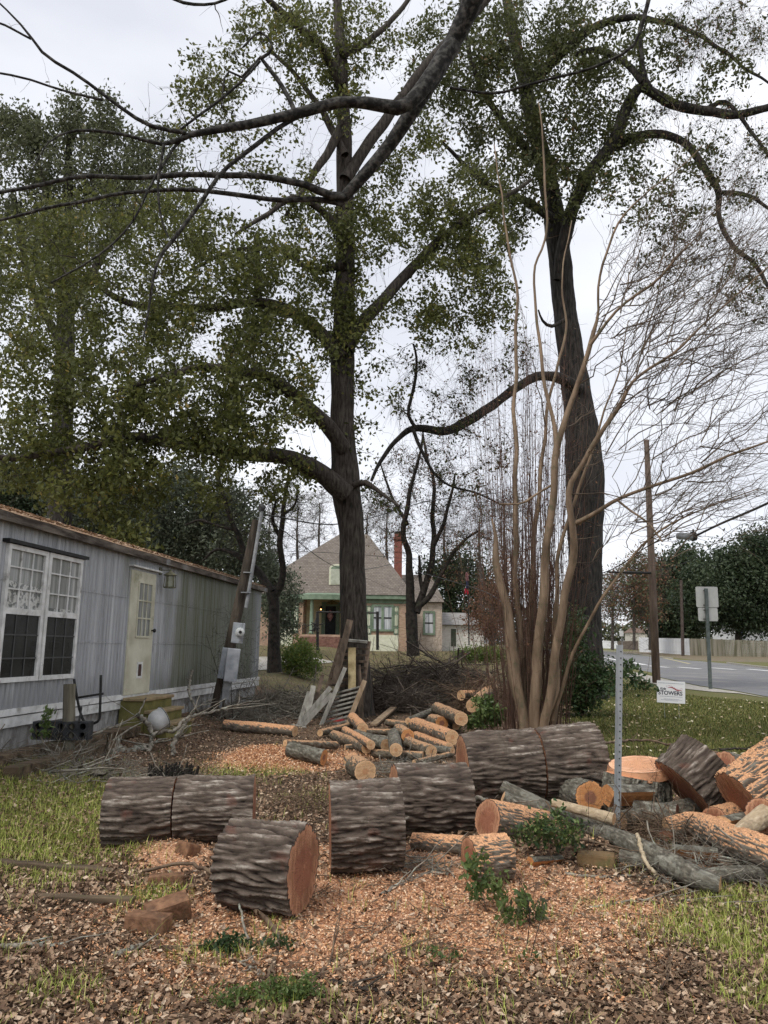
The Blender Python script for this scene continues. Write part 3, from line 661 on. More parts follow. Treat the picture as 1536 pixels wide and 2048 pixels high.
c = t.mix(t.ramp(t.noise(t.obj((26, 26, 1.2)), 1, 5, .7), [(.60, 0.0), (.72, .7)]), c, (.06, .06, .055))
t.col(c); t.p.inputs['Metallic'].default_value = .15; siding = t.done(.55)
white = pm('weathered_white_paint', (.52, .52, .50), (.76, .76, .74), 7, det=6, rough=.6, bump=.1, dirt=((.17, .16, .13), 5, .58))
black = pm('black_metal', (.012, .012, .012), (.03, .028, .026), 12, rough=.5, bump=.1)
# corrugated profile wall
def corrug(s0, s1, z0, z1, pitch=.102, dep=.014, y=0.0, lean=0.0, zs_=1):
    m = MB(); n = int((s1 - s0) / pitch); prof = [(0, 0), (.12, -1), (.38, -1), (.5, 0)]
    xsL = []
    for k in range(n):
        for a, b in prof: xsL.append((s0 + (k + a) * pitch, y + b * dep))
        xsL.append((s0 + (k + .74) * pitch, y + .0)); xsL.append((s0 + (k + .76) * pitch, y - .35 * dep)); xsL.append((s0 + (k + .78) * pitch, y))
    rows = [z0, z1]
    V = [(a + lean * (zz - z1), b, zz) for zz in rows for a, b in xsL]; N = len(xsL)
    m.add(V, [(k, k + 1, N + k + 1, N + k) for k in range(N - 1)])
    return m
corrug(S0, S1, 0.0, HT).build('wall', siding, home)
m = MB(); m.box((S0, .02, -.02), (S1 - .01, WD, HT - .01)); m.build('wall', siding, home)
# seams with nail heads
m = MB()
for zz in (wallpt(500 / 2.743 + 0, 640 / 2.743 + 960)[1] * 0 + HT * .68, HT * .36):
    m.box((S0, -.0165, zz), (S1, -.0145, zz + .012))
    for k in range(60): m.lathe((S0 + .1 + k * .235, -.02, zz + .03), [(.008, -.004), (.006, .002)], 6, 'y')
m.build('seam', siding, home)
# skirting: leaning corrugated panels + trims
skm = pm('skirting', (.17, .165, .155), (.42, .41, .40), 1, (7, 7, .8), 6, .7, .1, .01, dirt=((.10, .085, .065), 2.5, .52))
corrug(S0, S1, -.95, -.10, .14, .012, .03, lean=.25).build('skirting', skm, home)
m = MB(); m.box((S0, -.035, -.06), (S1, .0, .015)); m.box((S0, -.02, -.19), (S1, .03, -.075)); m.build('trim', white, home)
# roof: bowed, with fascia
rm_ = pm('leaf_strewn_roof', (.20, .13, .08), (.48, .33, .22), 9, det=7, rough=.95, bump=.9, bd=.03, dirt=((.10, .075, .05), 3, .5))
m = MB(); nR = 60; prof = []
for k in range(9):
    a = k / 8; prof.append((-.13 + a * (WD + .26), HT + .05 + .42 * math.sin(PI * min(a * 1.0, 1))))
ss_ = np.linspace(S0 - .1, S1 + .12, nR + 1)
V = []
for s_ in ss_:
    for (y_, z_) in prof: V.append((s_, y_, z_ + .02 * float(noise3(s_ * 1.5, y_ * 2, 3.3))))
K = len(prof); m.add(V, [(i * K + j, (i + 1) * K + j, (i + 1) * K + j + 1, i * K + j + 1) for i in range(nR) for j in range(K - 1)])
m.build('roof', rm_, home)
m = MB(); m.box((S0 - .1, -.125, HT - .05), (S1 + .1, -.10, HT + .05)); m.box((S0 - .1, -.10, HT - .0), (S1 + .1, .02, HT + .03)); m.box((S1 + .02, -.12, HT - .05), (S1 + .12, WD, HT + .06))
m.build('fascia', pm('fascia', (.045, .035, .028), (.20, .17, .14), 1.5, (1.5, 9, 9), 6, .9, .5, .01, dirt=((.28, .29, .29), 2, .55)), home)
# roof litter (real leaves)
n = 9000; ls = RNG.uniform(S0, S1, n); ly = -.12 + RNG.random(n) ** 1.6 * 1.7
lz = HT + .065 + .42 * np.sin(PI * np.clip((ly + .13) / (WD + .26), 0, 1)) + RNG.random(n) * .02
def leafquads(C, size, droop=0.3, wr=.5, up=None, fold=.25):
    """C (n,3) -> rhombus leaves; returns verts, quads->tris, rnd per vert"""
    n = len(C); sz = size * (.65 + .7 * RNG.random(n))
    d = RNG.normal(size=(n, 3)); d[:, 2] -= droop * 1.2; d /= np.linalg.norm(d, axis=1)[:, None]
    a = RNG.normal(size=(n, 3))
    if up is not None: a = a * .45 + np.array(up)
    nn = a - d * np.sum(a * d, 1)[:, None]; nn /= np.linalg.norm(nn, axis=1)[:, None] + 1e-9
    sd_ = np.cross(d, nn)
    b = C - d * sz[:, None] * .5; tp = C + d * sz[:, None] * .5
    mid = C + d * sz[:, None] * .08 + nn * sz[:, None] * fold * wr * .4
    l = mid + sd_ * sz[:, None] * wr * .5; r = mid - sd_ * sz[:, None] * wr * .5
    b = b - nn * sz[:, None] * .03
    V = np.stack([b, l, tp, r], 1).reshape(-1, 3); k = np.arange(n)[:, None] * 4
    Tt = np.concatenate([k + [0, 1, 2], k + [0, 2, 3]])
    return V, Tt, np.repeat(RNG.random(n), 4)
def flatleaf(C, size, tilt=.35, wr=.6):
    n = len(C); sz = size * (.5 + RNG.random(n)); th = RNG.random(n) * 2 * PI
    d = np.stack([np.cos(th), np.sin(th), RNG.normal(size=n) * tilt], 1); d /= np.linalg.norm(d, axis=1)[:, None]
    nn = np.stack([RNG.normal(size=n) * tilt, RNG.normal(size=n) * tilt, np.ones(n)], 1); nn -= d * np.sum(nn * d, 1)[:, None]; nn /= np.linalg.norm(nn, axis=1)[:, None]
    s_ = np.cross(nn, d); cu = (RNG.random(n) * .5)[:, None] * sz[:, None]
    b = C - d * sz[:, None] * .5 + nn * cu * .25; tp = C + d * sz[:, None] * .5 + nn * cu * .5
    l = C + s_ * sz[:, None] * wr * .5 + nn * cu * .35; r = C - s_ * sz[:, None] * wr * .5 + nn * cu * .35
    m1 = C - d * sz[:, None] * .1
    V = np.stack([b, l, tp, r, m1], 1).reshape(-1, 3); k = np.arange(n)[:, None] * 5
    Tt = np.concatenate([k + [0, 3, 4], k + [4, 3, 2], k + [4, 2, 1], k + [0, 4, 1]])
    return V, Tt, np.repeat(RNG.random(n), 5)
def littermat(name, stops, rough=.8):
    t = NT(name); a = t.attr('rnd').outputs['Fac']; c = t.ramp(a, stops)
    c = t.mix(t.ramp(t.noise(t.obj(), 90, 3), [(.5, 0.0), (.7, .4)]), c, (.05, .03, .02)); t.col(c); return t.done(rough)
MT['litter'] = littermat('dead_leaves', [(0, (.045, .028, .018)), (.3, (.15, .09, .055)), (.6, (.27, .175, .11)), (.85, (.43, .30, .20)), (1, (.58, .46, .34))])
MT['chips'] = littermat('saw_chips', [(0, (.36, .165, .08)), (.4, (.60, .32, .165)), (.75, (.74, .46, .27)), (1, (.86, .68, .48))])
V_, f_, r_ = flatleaf(np.stack([ls, ly, lz], 1), .04); r_ = r_ * .7 + .3
mesh_np('leaf_litter', V_, f_, MT['litter'], home, {'rnd': r_}, local=True, smooth=False, kind='stuff')

# ---- windows
glass_t = NT('curtained_glass'); v = glass_t.obj((14, 1, .6)); f1 = glass_t.noise(v, 1, 4)
c = glass_t.ramp(f1, [(.3, (.10, .11, .10)), (.5, (.26, .27, .25)), (.7, (.42, .43, .40))]); glass_t.col(c)
glass_t.p.inputs['Coat Weight'].default_value = .6; glass_t.p.inputs['Coat Roughness'].default_value = .05; curtain = glass_t.done(.6)
lace_t = NT('lace_curtain'); vv = lace_t.obj((1, 1, 1)); a_ = lace_t.n('ShaderNodeRGBToBW'); lace_t.l(lace_t.vor(vv, 26), a_.inputs[0])
lace_t.col(lace_t.ramp(lace_t.math('ADD', lace_t.noise(vv, 16, 5, .7), lace_t.math('MULTIPLY', lace_t.math('SUBTRACT', a_.outputs[0], .5), .5)), [(.42, (.13, .14, .13)), (.55, (.50, .50, .47))]))
lace_t.p.inputs['Coat Weight'].default_value = .6; lace_t.p.inputs['Coat Roughness'].default_value = .05; lace = lace_t.done(.6)
dk = pm('screened_glass', (.012, .013, .012), (.035, .037, .034), 3, rough=.25, bump=0)
scr_bar = pm('muntin_behind_screen', (.06, .062, .06), (.09, .09, .088), 5, bump=0)
zt = (wallpt(16, 1090)[1] + wallpt(166, 1119)[1]) / 2; zb = (wallpt(133, 1358)[1] + wallpt(5, 1363)[1]) / 2; zm = (wallpt(15, 1222)[1] + wallpt(145, 1232)[1]) / 2
sR = wallpt(150, 1240)[0]; sM = wallpt(80, 1235)[0]; sL = sM - (sR - sM)
for (a, b, lb) in ((sL, sM - .02, 'left sash pair with lace curtain'), (sM + .02, sR, 'right sash pair with plain curtain')):
    wn = MB(); fr = .055
    wn.box((a, -.055, zb), (a + fr, .0, zt)); wn.box((b - fr, -.055, zb), (b, .0, zt)); wn.box((a + fr, -.055, zt - fr), (b - fr, .0, zt)); wn.box((a + fr, -.055, zb), (b - fr, .0, zb + fr)); wn.box((a + fr, -.052, zm - .035), (b - fr, .0, zm + .035))
    W_ = wn.build('window', white, home, label=lb)
    gm2 = MB(); gm2.add([(a + fr, -.022, zm), (b - fr, -.022, zm), (b - fr, -.022, zt - fr), (a + fr, -.022, zt - fr)], [(0, 1, 2, 3)]); gm2.build('upper_pane', curtain, W_)
    g4 = MB(); g4.add([(a + fr, -.024, zm + .03), (b - fr, -.024, zm + .03), (b - fr, -.024, zm + (zt - zm) * (.40 if a < sM - .1 else .10)), (a + fr, -.024, zm + (zt - zm) * (.46 if a < sM - .1 else .1))], [(0, 1, 2, 3)]); g4.build('lace', lace, W_)
    g3 = MB(); g3.add([(a + fr, -.030, zb), (b - fr, -.030, zb), (b - fr, -.030, zm), (a + fr, -.030, zm)], [(0, 1, 2, 3)]); g3.build('lower_pane', dk, W_)
    mu = MB(); ml = MB()
    for k in (1, 2):
        x_ = a + fr + (b - a - 2 * fr) * k / 3
        mu.box((x_ - .009, -.040, zm + .03), (x_ + .009, -.026, zt - fr)); ml.box((x_ - .009, -.040, zb + fr), (x_ + .009, -.032, zm - .03))
        z_ = zm + (zt - zm) * k / 3; mu.box((a + fr, -.042, z_ - .009), (b - fr, -.028, z_ + .009))
        z_ = zb + (zm - zb) * k / 3; ml.box((a + fr, -.042, z_ - .009), (b - fr, -.034, z_ + .009))
    mu.build('muntins', white, W_); ml.build('muntins', scr_bar, W_)
m = MB(); m.box((sM - .019, -.035, zb), (sM + .019, 0, zt)); m.build('mullion', white, home)
m = MB(); m.box((sL - .06, -.09, zt + .01), (sR + .08, -.0, zt + .05)); m.build('drip_cap', black, home)
# ---- door
dl, dt_ = wallpt(261, 1139); dr = wallpt(314, 1148)[0]; dl = (dl + wallpt(240, 1370)[0]) / 2; dr = (dr + wallpt(287, 1366)[0]) / 2; db = .0
cream = pm('cream_door_paint', (.42, .405, .30), (.60, .585, .47), 2.5, det=6, rough=.6, bump=.05, dirt=((.22, .22, .13), 3, .58))
m = MB(); m.box((dl, -.05, db), (dr, -.0, dt_)); D_o = m.build('door', cream, home, bevel=.005)
m = MB()
for (a, b, z0_, z1_) in ((dl - .04, dl - .001, db, dt_ + .04), (dr + .001, dr + .04, db, dt_ + .04), (dl, dr, dt_ + .001, dt_ + .04)): m.box((a, -.035, z0_), (b, 0, z1_))
m.build('door_frame', siding, home); m = MB(); m.box((dl - .05, -.10, dt_ + .045), (dr + .12, 0, dt_ + .07)); m.build('drip_cap', white, home)
wa, za = wallpt(270, 1165); wb, zb2 = wallpt(285, 1272); w0 = dl + (dr - dl) * .30; w1 = dl + (dr - dl) * .82
m = MB(); m.add([(w0, -.054, zb2), (w1, -.054, zb2), (w1, -.054, za), (w0, -.054, za)], [(0, 1, 2, 3)]); m.build('door_glass', curtain, D_o)
m = MB(); e = .028
m.box((w0 - e, -.068, zb2 - e), (w0, -.05, za + e)); m.box((w1, -.068, zb2 - e), (w1 + e, -.05, za + e)); m.box((w0, -.068, za), (w1, -.05, za + e)); m.box((w0, -.068, zb2 - e), (w1, -.05, zb2))
for k in (1, 2):
    x_ = w0 + (w1 - w0) * k / 3; z_ = zb2 + (za - zb2) * k / 3; m.box((x_ - .011, -.064, zb2), (x_ + .011, -.055, za)); m.box((w0, -.066, z_ - .011), (w1, -.057, z_ + .011))
m.build('door_muntins', cream, D_o)
_, zk = wallpt(296, 1261); m = MB(); m.lathe((dr - .06, -.05, zk), [(.012, 0), (.012, -.03), (.030, -.035), (.034, -.055), (.022, -.07), (.002, -.072)][::-1], 12, 'y'); m.build('door_knob', black, D_o, smooth=True)
z1_ = wallpt(268, 1324)[1]; z0_ = wallpt(266, 1357)[1]; c0 = dl + (dr - dl) * .42; m = MB(); e = .035; cw = .20
m.box((c0, -.062, z0_), (c0 + e, -.05, z1_)); m.box((c0 + cw - e, -.062, z0_), (c0 + cw, -.05, z1_)); m.box((c0 + e, -.062, z1_ - e), (c0 + cw - e, -.05, z1_)); m.box((c0 + e, -.062, z0_), (c0 + cw - e, -.05, z0_ + e))
pd = m.build('pet_door', white, D_o); m = MB(); m.box((c0 + e, -.056, z0_ + e), (c0 + cw - e, -.0505, z1_ - e)); m.build('flap', pm('flap', (.05, .03, .028), (.09, .05, .045), 4, bump=0), pd)
# ---- wall lantern
ls0, lz0 = wallpt(337, 1175, -.18); _, lz1 = wallpt(337, 1138, -.18); brass = pm('tarnished_lantern', (.06, .06, .035), (.16, .15, .09), 20, rough=.5, bump=.2)
m = MB(); h_ = lz1 - lz0; r_ = .10; cy = -.20
for i in range(6):
    a = i * PI / 3; b = (i + 1) * PI / 3; p_ = (ls0 + r_ * math.cos(a), cy + r_ * math.sin(a)); m.beam((*p_, lz0), (ls0 + .085 * math.cos(a), cy + .085 * math.sin(a), lz0 + h_ * .68), .012, .012)
m.lathe((ls0, cy, lz0), [(.10, -.01), (.10, .012)], 6); m.lathe((ls0, cy, lz0 + h_ * .66), [(.115, 0), (.10, .02), (.06, h_ * .14), (.02, h_ * .22), (.012, h_ * .33)], 10)
m.beam((ls0, cy, lz0 + h_ * .95), (ls0, -.01, lz0 + h_ * .95), .015, .015); m.box((ls0 - .05, -.03, lz0 + h_ * .7), (ls0 + .05, -.0, lz0 + h_ * 1.1)); lamp = m.build('wall_lantern', brass, home)
m = MB(); m.lathe((ls0, cy, lz0 + .012), [(.075, 0), (.07, h_ * .62)], 6); gt = NT('lantern_glass'); gt.col((.35, .36, .26)); gt.p.inputs['Alpha'].default_value = .55; m.build('lantern_glass', gt.done(.2), lamp)

# ---- steps
moss = pm('mossy_concrete', (.10, .095, .03), (.22, .20, .075), 3, det=7, rough=.95, bump=.4, dirt=((.05, .05, .02), 4, .56))
lipc = pm('step_edge', (.20, .15, .08), (.34, .26, .15), 8, det=6, bump=.4)
steps = thing('concrete_steps', P0 + xs * dl, 'mossy yellow-green precast steps below the mobile home door', 'steps')
steps.matrix_world = home.matrix_world.copy(); steps.location = home.location
a0, a1 = dl - .02, dr + .10; z_g = -.95
def lp(s_, y_, z_): return (s_, y_, z_)
tiers = [(0.0, .40, -.03), (.40, .58, -.21), (.58, .76, -.39)]
for k, (y0_, y1_, zt_) in enumerate(tiers):
    m = MB(); m.box((a0, -y1_, z_g), (a1, -y0_ - .002, zt_ - .05)); m.build('riser', moss, steps, bevel=.01)
    m = MB(); m.box((a0 - .03, -y1_ - .03, zt_ - .048), (a1 + .03, -y0_ - (.004 if k else .06), zt_)); m.build('tread', lipc, steps, bevel=.012)

# ================================================================== YARD OBJECTS NEAR THE HOME
woodold = pm('old_wood', (.035, .028, .022), (.11, .09, .07), 1, (10, 10, 1.2), 6, .9, .6, .01)
galv = pm('galvanised_metal', (.17, .18, .185), (.32, .33, .335), 7, det=5, rough=.5, bump=.1)
pb = pt(432, 1425, 15.0); ptop = pt(514, 1040, 14.6)
pole = thing('service_pole', (pb[0], pb[1], 0), 'leaning dark wooden service pole carrying an electric meter beside the mobile home', 'power pole')
m = MB(); pb0 = np.array(pb) - (ptop - pb) * .08; m.tube([pb0, pb, ptop * .5 + pb * .5, ptop], [.13, .125, .105, .09], 12); m.build('pole', woodold, pole, local=False, smooth=False)
off = np.array([.13, -.05, 0]); mt0 = pt(478, 1300, 14.75)
m = MB(); ct = pt(524, 1020, 14.5); m.tube([pt(492, 1215, 14.65), pt(503, 1150, 14.6), ct], [.034] * 3, 10); m.build('conduit', galv, pole, local=False); m = MB(); m.tube([pt(440, 1415, 14.8), pt(456, 1330, 14.75)], [.03, .03], 8); m.build('conduit', galv, pole, local=False)
m = MB(); m.tube([ct + np.array([-.02, 0, -.02]), ct + np.array([0, 0, .06]), ct + np.array([.04, 0, .10])], [.05, .075, .05], 10); m.build('weatherhead', pm('weatherhead', (.03, .03, .03), (.07, .07, .07), 9), pole, local=False)
m = MB()
for q in ((500, 1145), (495, 1185)): c_ = pt(q[0], q[1], 14.6); m.beam(c_ + np.array([-.12, 0, 0]), c_ + np.array([.06, 0, 0]), .08, .02)
m.build('strap', galv, pole, local=False)
boxm = pm('grey_meter_box', (.22, .24, .26), (.36, .38, .40), 6, det=6, rough=.5, bump=.1, dirt=((.14, .13, .11), 5, .60))
def slant_box(cx, cy, d, wpx, hpx, dep, mat, name, parent, lean=.09, label=None):
    c = pt(cx, cy, d); s_ = d / F; m = MB()
    upv = np.array([lean, 0, 1.0]); upv /= np.linalg.norm(upv); rv = np.array([1, .25, -lean]); rv /= np.linalg.norm(rv); fv = np.cross(rv, upv)
    for sx_, sz_ in ((wpx, hpx),):
        V = [c + rv * i * sx_ * s_ / 2 + upv * k * sz_ * s_ / 2 + fv * j * dep / 2 for k in (-1, 1) for j in (-1, 1) for i in (-1, 1)]
        m.add(V, [(0, 2, 3, 1), (4, 5, 7, 6), (0, 1, 5, 4), (2, 6, 7, 3), (0, 4, 6, 2), (1, 3, 7, 5)])
    return m.build(name, mat, parent, local=False, bevel=.012), c, fv, upv, rv
mbx, c_, fv, upv, rv = slant_box(476, 1266, 14.5, 23, 40, .14, boxm, 'meter_box', pole)
m = MB(); cc = c_ + rv * .03 + upv * .02; fdir = -fv if fv[1] > 0 else fv
PP = [cc + fdir * .06, cc + fdir * .10, cc + fdir * .1005, cc + fdir * .16, cc + fdir * .175]; m.tube(PP, [.085, .085, .075, .07, .04], 18)
mg = m.build('meter', pm('meter_glass', (.42, .44, .44), (.62, .64, .62), 9, rough=.15, bump=0), pole, local=False, smooth=False)
m = MB(); m.tube([cc + fdir * .1755, cc + fdir * .180], [.03, .03], 12); m.build('dial', black, pole, local=False)
slant_box(464, 1330, 14.4, 25, 64, .16, boxm, 'breaker_box', pole, label='open grey breaker box'); slant_box(446, 1326, 14.45, 12, 60, .05, boxm, 'breaker_door', pole, lean=.14)
slant_box(452, 1382, 14.5, 14, 34, .08, galv, 'lower_box', pole)
# wooden stub post
p = pt(137, 1486, 9.3); q = pt(139, 1368, 9.3); sp_ = thing('fence_post', p, 'short weathered wooden post standing in front of the mobile home skirting', 'post')
m = MB(); m.tube([p - np.array([0, 0, .1]), (p + q) / 2, q], [.075, .07, .068], 12); m.build('post', pm('weathered_post', (.10, .09, .065), (.22, .20, .15), 1, (12, 12, 1.5), 5, bump=.5), sp_, local=False)
# black tubular frame
d_ = 9.4; fr_ = thing('bent_pipe_stand', G(175, 1500), 'bent black tubular frame leaning upright beside the wooden stub post', 'metal frame')
m = MB(); pts_ = [pt(148, 1358, d_), pt(155, 1400, d_), pt(163, 1432, d_), pt(172, 1446, d_), pt(186, 1447, d_), pt(198, 1440, d_), pt(200, 1420, d_), pt(202, 1350, d_)]
m.tube(smoothpath(pts_, 30), .016, 8); m.build('tube', black, fr_, local=False, smooth=True)
m = MB(); m.tube([pt(152, 1396, d_), pt(207, 1387, d_)], .013, 8); m.tube([pt(163, 1415, d_), pt(158, 1446, d_ - .2)], .012, 8); m.build('crossbar', black, fr_, local=False)
# dark perforated block
p = pt(120, 1482, 9.2); bl = thing('vent_block', p, 'dark grey block with rows of round holes lying below the wide window', 'block')
c_ = pt(120, 1462, p[1]); sc_ = p[1] / F; W2, H2 = 54 * sc_, 17 * sc_
m = MB(); holes = [(-.5, .45), (-.1, .45), (.3, .45), (.7, .45), (-.5, -.4), (-.1, -.4), (.3, -.4), (.7, -.4)]
darkc = pm('dark_block', (.02, .021, .022), (.055, .057, .06), 12, bump=.4)
# plate with real holes: grid cells with octagonal cut-outs
def holeplate(m, x0_, x1_, z0_, z1_, y0_, y1_, nx_, nz_, r):
    dx = (x1_ - x0_) / nx_; dz = (z1_ - z0_) / nz_; N = 12
    for i in range(nx_):
        for k in range(nz_):
            cx_ = x0_ + dx * (i + .5); cz_ = z0_ + dz * (k + .5); V = []
            for y_ in (y0_, y1_):
                for j in range(N):
                    a = 2 * PI * (j + .5) / N; c, s = math.cos(a), math.sin(a); q = max(abs(c), abs(s)); V.append((cx_ + c / q * dx / 2, y_, cz_ + s / q * dz / 2))
                for j in range(N):
                    a = 2 * PI * (j + .5) / N; V.append((cx_ + r * math.cos(a), y_, cz_ + r * math.sin(a)))
            Fs = []
            for j in range(N):
                j2 = (j + 1) % N; Fs += [(j, j2, N + j2, N + j), (2 * N + j, 3 * N + j, 3 * N + j2, 2 * N + j2), (N + j, N + j2, 3 * N + j2, 3 * N + j), (j, 2 * N + j, 2 * N + j2, j2)]
            m.add(V, Fs)
holeplate(m, c_[0] - W2, c_[0] + W2, c_[2] - H2, c_[2] + H2, c_[1], c_[1] + .16, 5, 2, .038); m.build('body', darkc, bl, local=False)
m = MB(); m.box((c_[0] - W2 + .01, c_[1] + .161, c_[2] - H2 + .01), (c_[0] + W2 - .01, c_[1] + .175, c_[2] + H2 - .01)); m.build('back', darkc, bl, local=False)
# round white tub on its side
p = pt(318, 1462, 11.6); c_ = pt(318, 1440, 11.6); r_ = 21 * p[1] / F; tb = thing('tub', p, 'rounded white plastic tub with faded print tipped on its side near the steps', 'tub')
m = MB(); ax = np.array([.62, .50, .38]); ax /= np.linalg.norm(ax)
pr = [(-1.0, .25), (-.92, .55), (-.6, .86), (-.1, 1.0), (.35, .96), (.42, 1.04), (.55, 1.04), (.56, .9), (.60, .86)]
m.tube([c_ + ax * a * r_ for a, b in pr], [b * r_ for a, b in pr], 24); m.build('shell', pm('dirty_white_plastic', (.50, .50, .48), (.72, .72, .70), 5, rough=.5, bump=.1, dirt=((.22, .30, .30), 7, .58)), tb, local=False, smooth=True)
m = MB(); m.tube([c_ + ax * .46 * r_, c_ + ax * .52 * r_], [r_ * 1.06, r_ * 1.06], 24); m.build('rim', black, tb, local=False)
# long garden timbers
tim = pm('rotting_timber', (.045, .032, .022), (.15, .11, .07), 1, (2, 12, 12), 6, .95, .7, .015, dirt=((.07, .075, .03), 3, .55))
def timber(a, b, w_, h_, label, group='old garden timbers', mat=None, lift=0, name='timber', cat='timber'):
    p, q = G(*a), G(*b); p[2] += h_ / 2 + lift; q[2] += h_ / 2 + lift
    m = MB(); N = 10; 
    for_ = [p + (q - p) * k / N + np.array([0, 0, .006 * random.uniform(-1, 1)]) for k in range(N + 1)]
    d = (q - p); d[2] = 0; d /= np.linalg.norm(d); n = np.array([-d[1], d[0], 0]); V = []
    for c in for_:
        for (i, k) in ((-1, -1), (1, -1), (1, 1), (-1, 1)): V.append(c + n * i * w_ / 2 * random.uniform(.94, 1.05) + np.array([0, 0, k * h_ / 2]))
    Fs = [(i * 4 + j, i * 4 + (j + 1) % 4, (i + 1) * 4 + (j + 1) % 4, (i + 1) * 4 + j) for i in range(N) for j in range(4)] + [(3, 2, 1, 0), (N * 4, N * 4 + 1, N * 4 + 2, N * 4 + 3)]
    m.add(V, Fs); o = m.build(name, mat or tim, bevel=.008); return tag(o, label, cat, group)
timber((-60, 1548), (268, 1470), .20, .13, 'mossy old timber nearest the mobile home wall, running toward the steps')
timber((20, 1560), (218, 1500), .17, .12, 'dark old timber alongside and in front of the mossy one')
timber((-60, 1722), (250, 1746), .07, .05, 'thin buried edging board in the leaves below the left grass', mat=tim, lift=-.028)
timber((-60, 1792), (270, 1800), .06, .045, 'lower buried edging board in the leaves at the left', mat=tim, lift=-.026)
# bricks and blocks of wood
brick = pm('old_brick', (.10, .05, .028), (.27, .145, .08), 16, det=8, bump=1.0, bd=.012, dirt=((.07, .045, .028), 9, .50))
def block(px, py, wpx, hpx, dep, yaw, label, name='brick', mat=None, roll=0, cat='brick', group='reddish bricks and blocks among the logs', rz=0):
    p = G(px, py + hpx * .5); s_ = p[1] / F; W_, H_ = wpx * s_, hpx * s_
    me = MB(); ng = (14, 8, 6); e_ = np.array([W_, dep, H_]); 
    for ax_ in range(3):
        u_, v_ = (ax_ + 1) % 3, (ax_ + 2) % 3
        for sd__ in (0, 1):
            gu, gv = np.meshgrid(np.linspace(0, 1, ng[u_] + 1), np.linspace(0, 1, ng[v_] + 1), indexing='ij'); Q = np.zeros(gu.shape + (3,)); Q[..., ax_] = sd__; Q[..., u_] = gu; Q[..., v_] = gv
            q = (Q - [.5, .5, 0]) * e_; cn = (Q - .5) * 2; rr_ = np.clip(np.sort(np.abs(cn), -1)[..., 1:].sum(-1) - 1.90, 0, 1)[..., None]
            q = q - (q - [0, 0, H_ / 2]) * rr_ * .5; so__ = px * .37
            q = q + .005 * np.stack([noise3(q[..., 0] * 22 + so__, q[..., 1] * 22, q[..., 2] * 22), noise3(q[..., 0] * 22 + so__, q[..., 1] * 22 + 5, q[..., 2] * 22), noise3(q[..., 0] * 14 + so__, q[..., 1] * 14 + 9, q[..., 2] * 14)], -1)
            n1_, n2_ = gu.shape; me.add(q.reshape(-1, 3), [((a * n2_ + b), ((a + 1) * n2_ + b), ((a + 1) * n2_ + b + 1), (a * n2_ + b + 1)) if sd__ else ((a * n2_ + b), (a * n2_ + b + 1), ((a + 1) * n2_ + b + 1), ((a + 1) * n2_ + b)) for a in range(n1_ - 1) for b in range(n2_ - 1)])
    o = me.build(name, mat or brick); o.location = Vector((p[0], p[1] + dep * .3, p[2] - .01)); o.rotation_euler = (rz, math.radians(roll), math.radians(yaw))
    return tag(o, label, cat, group)
block(292, 1850, 84, 34, .11, -14, 'wide reddish brick lying flat in the lower left, frontmost of the bricks')
block(335, 1822, 80, 42, .12, 24, 'tilted brick propped on the frontmost brick with grass tufts on it', roll=-12, rz=.25)
block(368, 1702, 30, 26, .16, 48, 'small reddish brick end under the kerf of the left logs', roll=18)
block(498, 1798, 54, 26, .08, 3, 'brown wood chock wedged under the frontmost log', name='wood_chock', cat='wood block')
block(330, 1760, 66, 18, .09, 12, 'half-buried brick in sawdust between the left logs and the lower bricks')
block(1196, 1722, 70, 26, .14, -16, 'mossy brown block half sunk in shavings under the right-hand branches', mat=pm('mossy_block', (.10, .065, .03), (.22, .14, .07), 6, dirt=((.08, .085, .03), 5, .5)))

# ================================================================== BOARDS AND PALLETS AGAINST THE MAIN TREE
pal = pm('pallet_wood', (.05, .038, .028), (.15, .11, .08), 1, (9, 9, 1.5), 6, .9, .5, .008)
greyb = pm('silvered_board', (.17, .16, .14), (.34, .33, .29), 1, (10, 10, 1.2), 6, .85, .5, .006, dirt=((.14, .15, .10), 4, .6))
tanb = pm('tan_board', (.17, .115, .07), (.32, .24, .16), 1, (10, 10, 1.2), 6, .85, .5, .006)
mossb = pm('lichened_board', (.19, .145, .07), (.36, .30, .17), 6, (1, 1, 1), 6, .9, .5, .01)
def bar(m, a, b, wpx, dep=.03):
    p, q = pt(*a), pt(*b); d = (a[2] + b[2]) / 2; m.beam(p, q, wpx * d / F, dep, ref=(0, 1, .15))
def mkthing(name, base, label, cat, group=None): return thing(name, pt(*base), label, cat, group)
dp = 16.4
pA = mkthing('pallet', (700, 1400, dp), 'dark upright wooden pallet leaning against the main tree trunk', 'pallet')
for a, b in (((684, 1278, dp + .3), (641, 1425, dp - .3)), ((738, 1284, dp + .3), (722, 1420, dp - .3))):
    m = MB(); bar(m, a, b, 8, .09); m.build('stringer', pal, pA, local=False)
for k in range(9):
    t_ = k / 9 * .95; y = 1284 + 118 * t_; xl = 684 - 43 * (y - 1278) / 147; m = MB(); bar(m, (xl, y - 1, dp + .25 - .6 * t_), (738 - 14 * t_, y + 2, dp + .25 - .6 * t_), 4.5, .018); m.build('slat', pal, pA, local=False)
m = MB(); bar(m, (690, 1280, dp + .22), (735, 1284, dp + .22), 4.5, .10); m.build('top_rail', greyb, pA, local=False)
dp = 15.7
pB = mkthing('pallet', (665, 1450, dp), 'low slanting pallet with thin bare slats in front of the dark upright one', 'pallet')
m = MB(); bar(m, (729, 1362, dp + .2), (694, 1452, dp - .3), 9, .07); m.build('stringer', tanb, pB, local=False)
m = MB(); bar(m, (690, 1336, dp + .2), (640, 1456, dp - .3), 8, .07); m.build('stringer', greyb, pB, local=False)
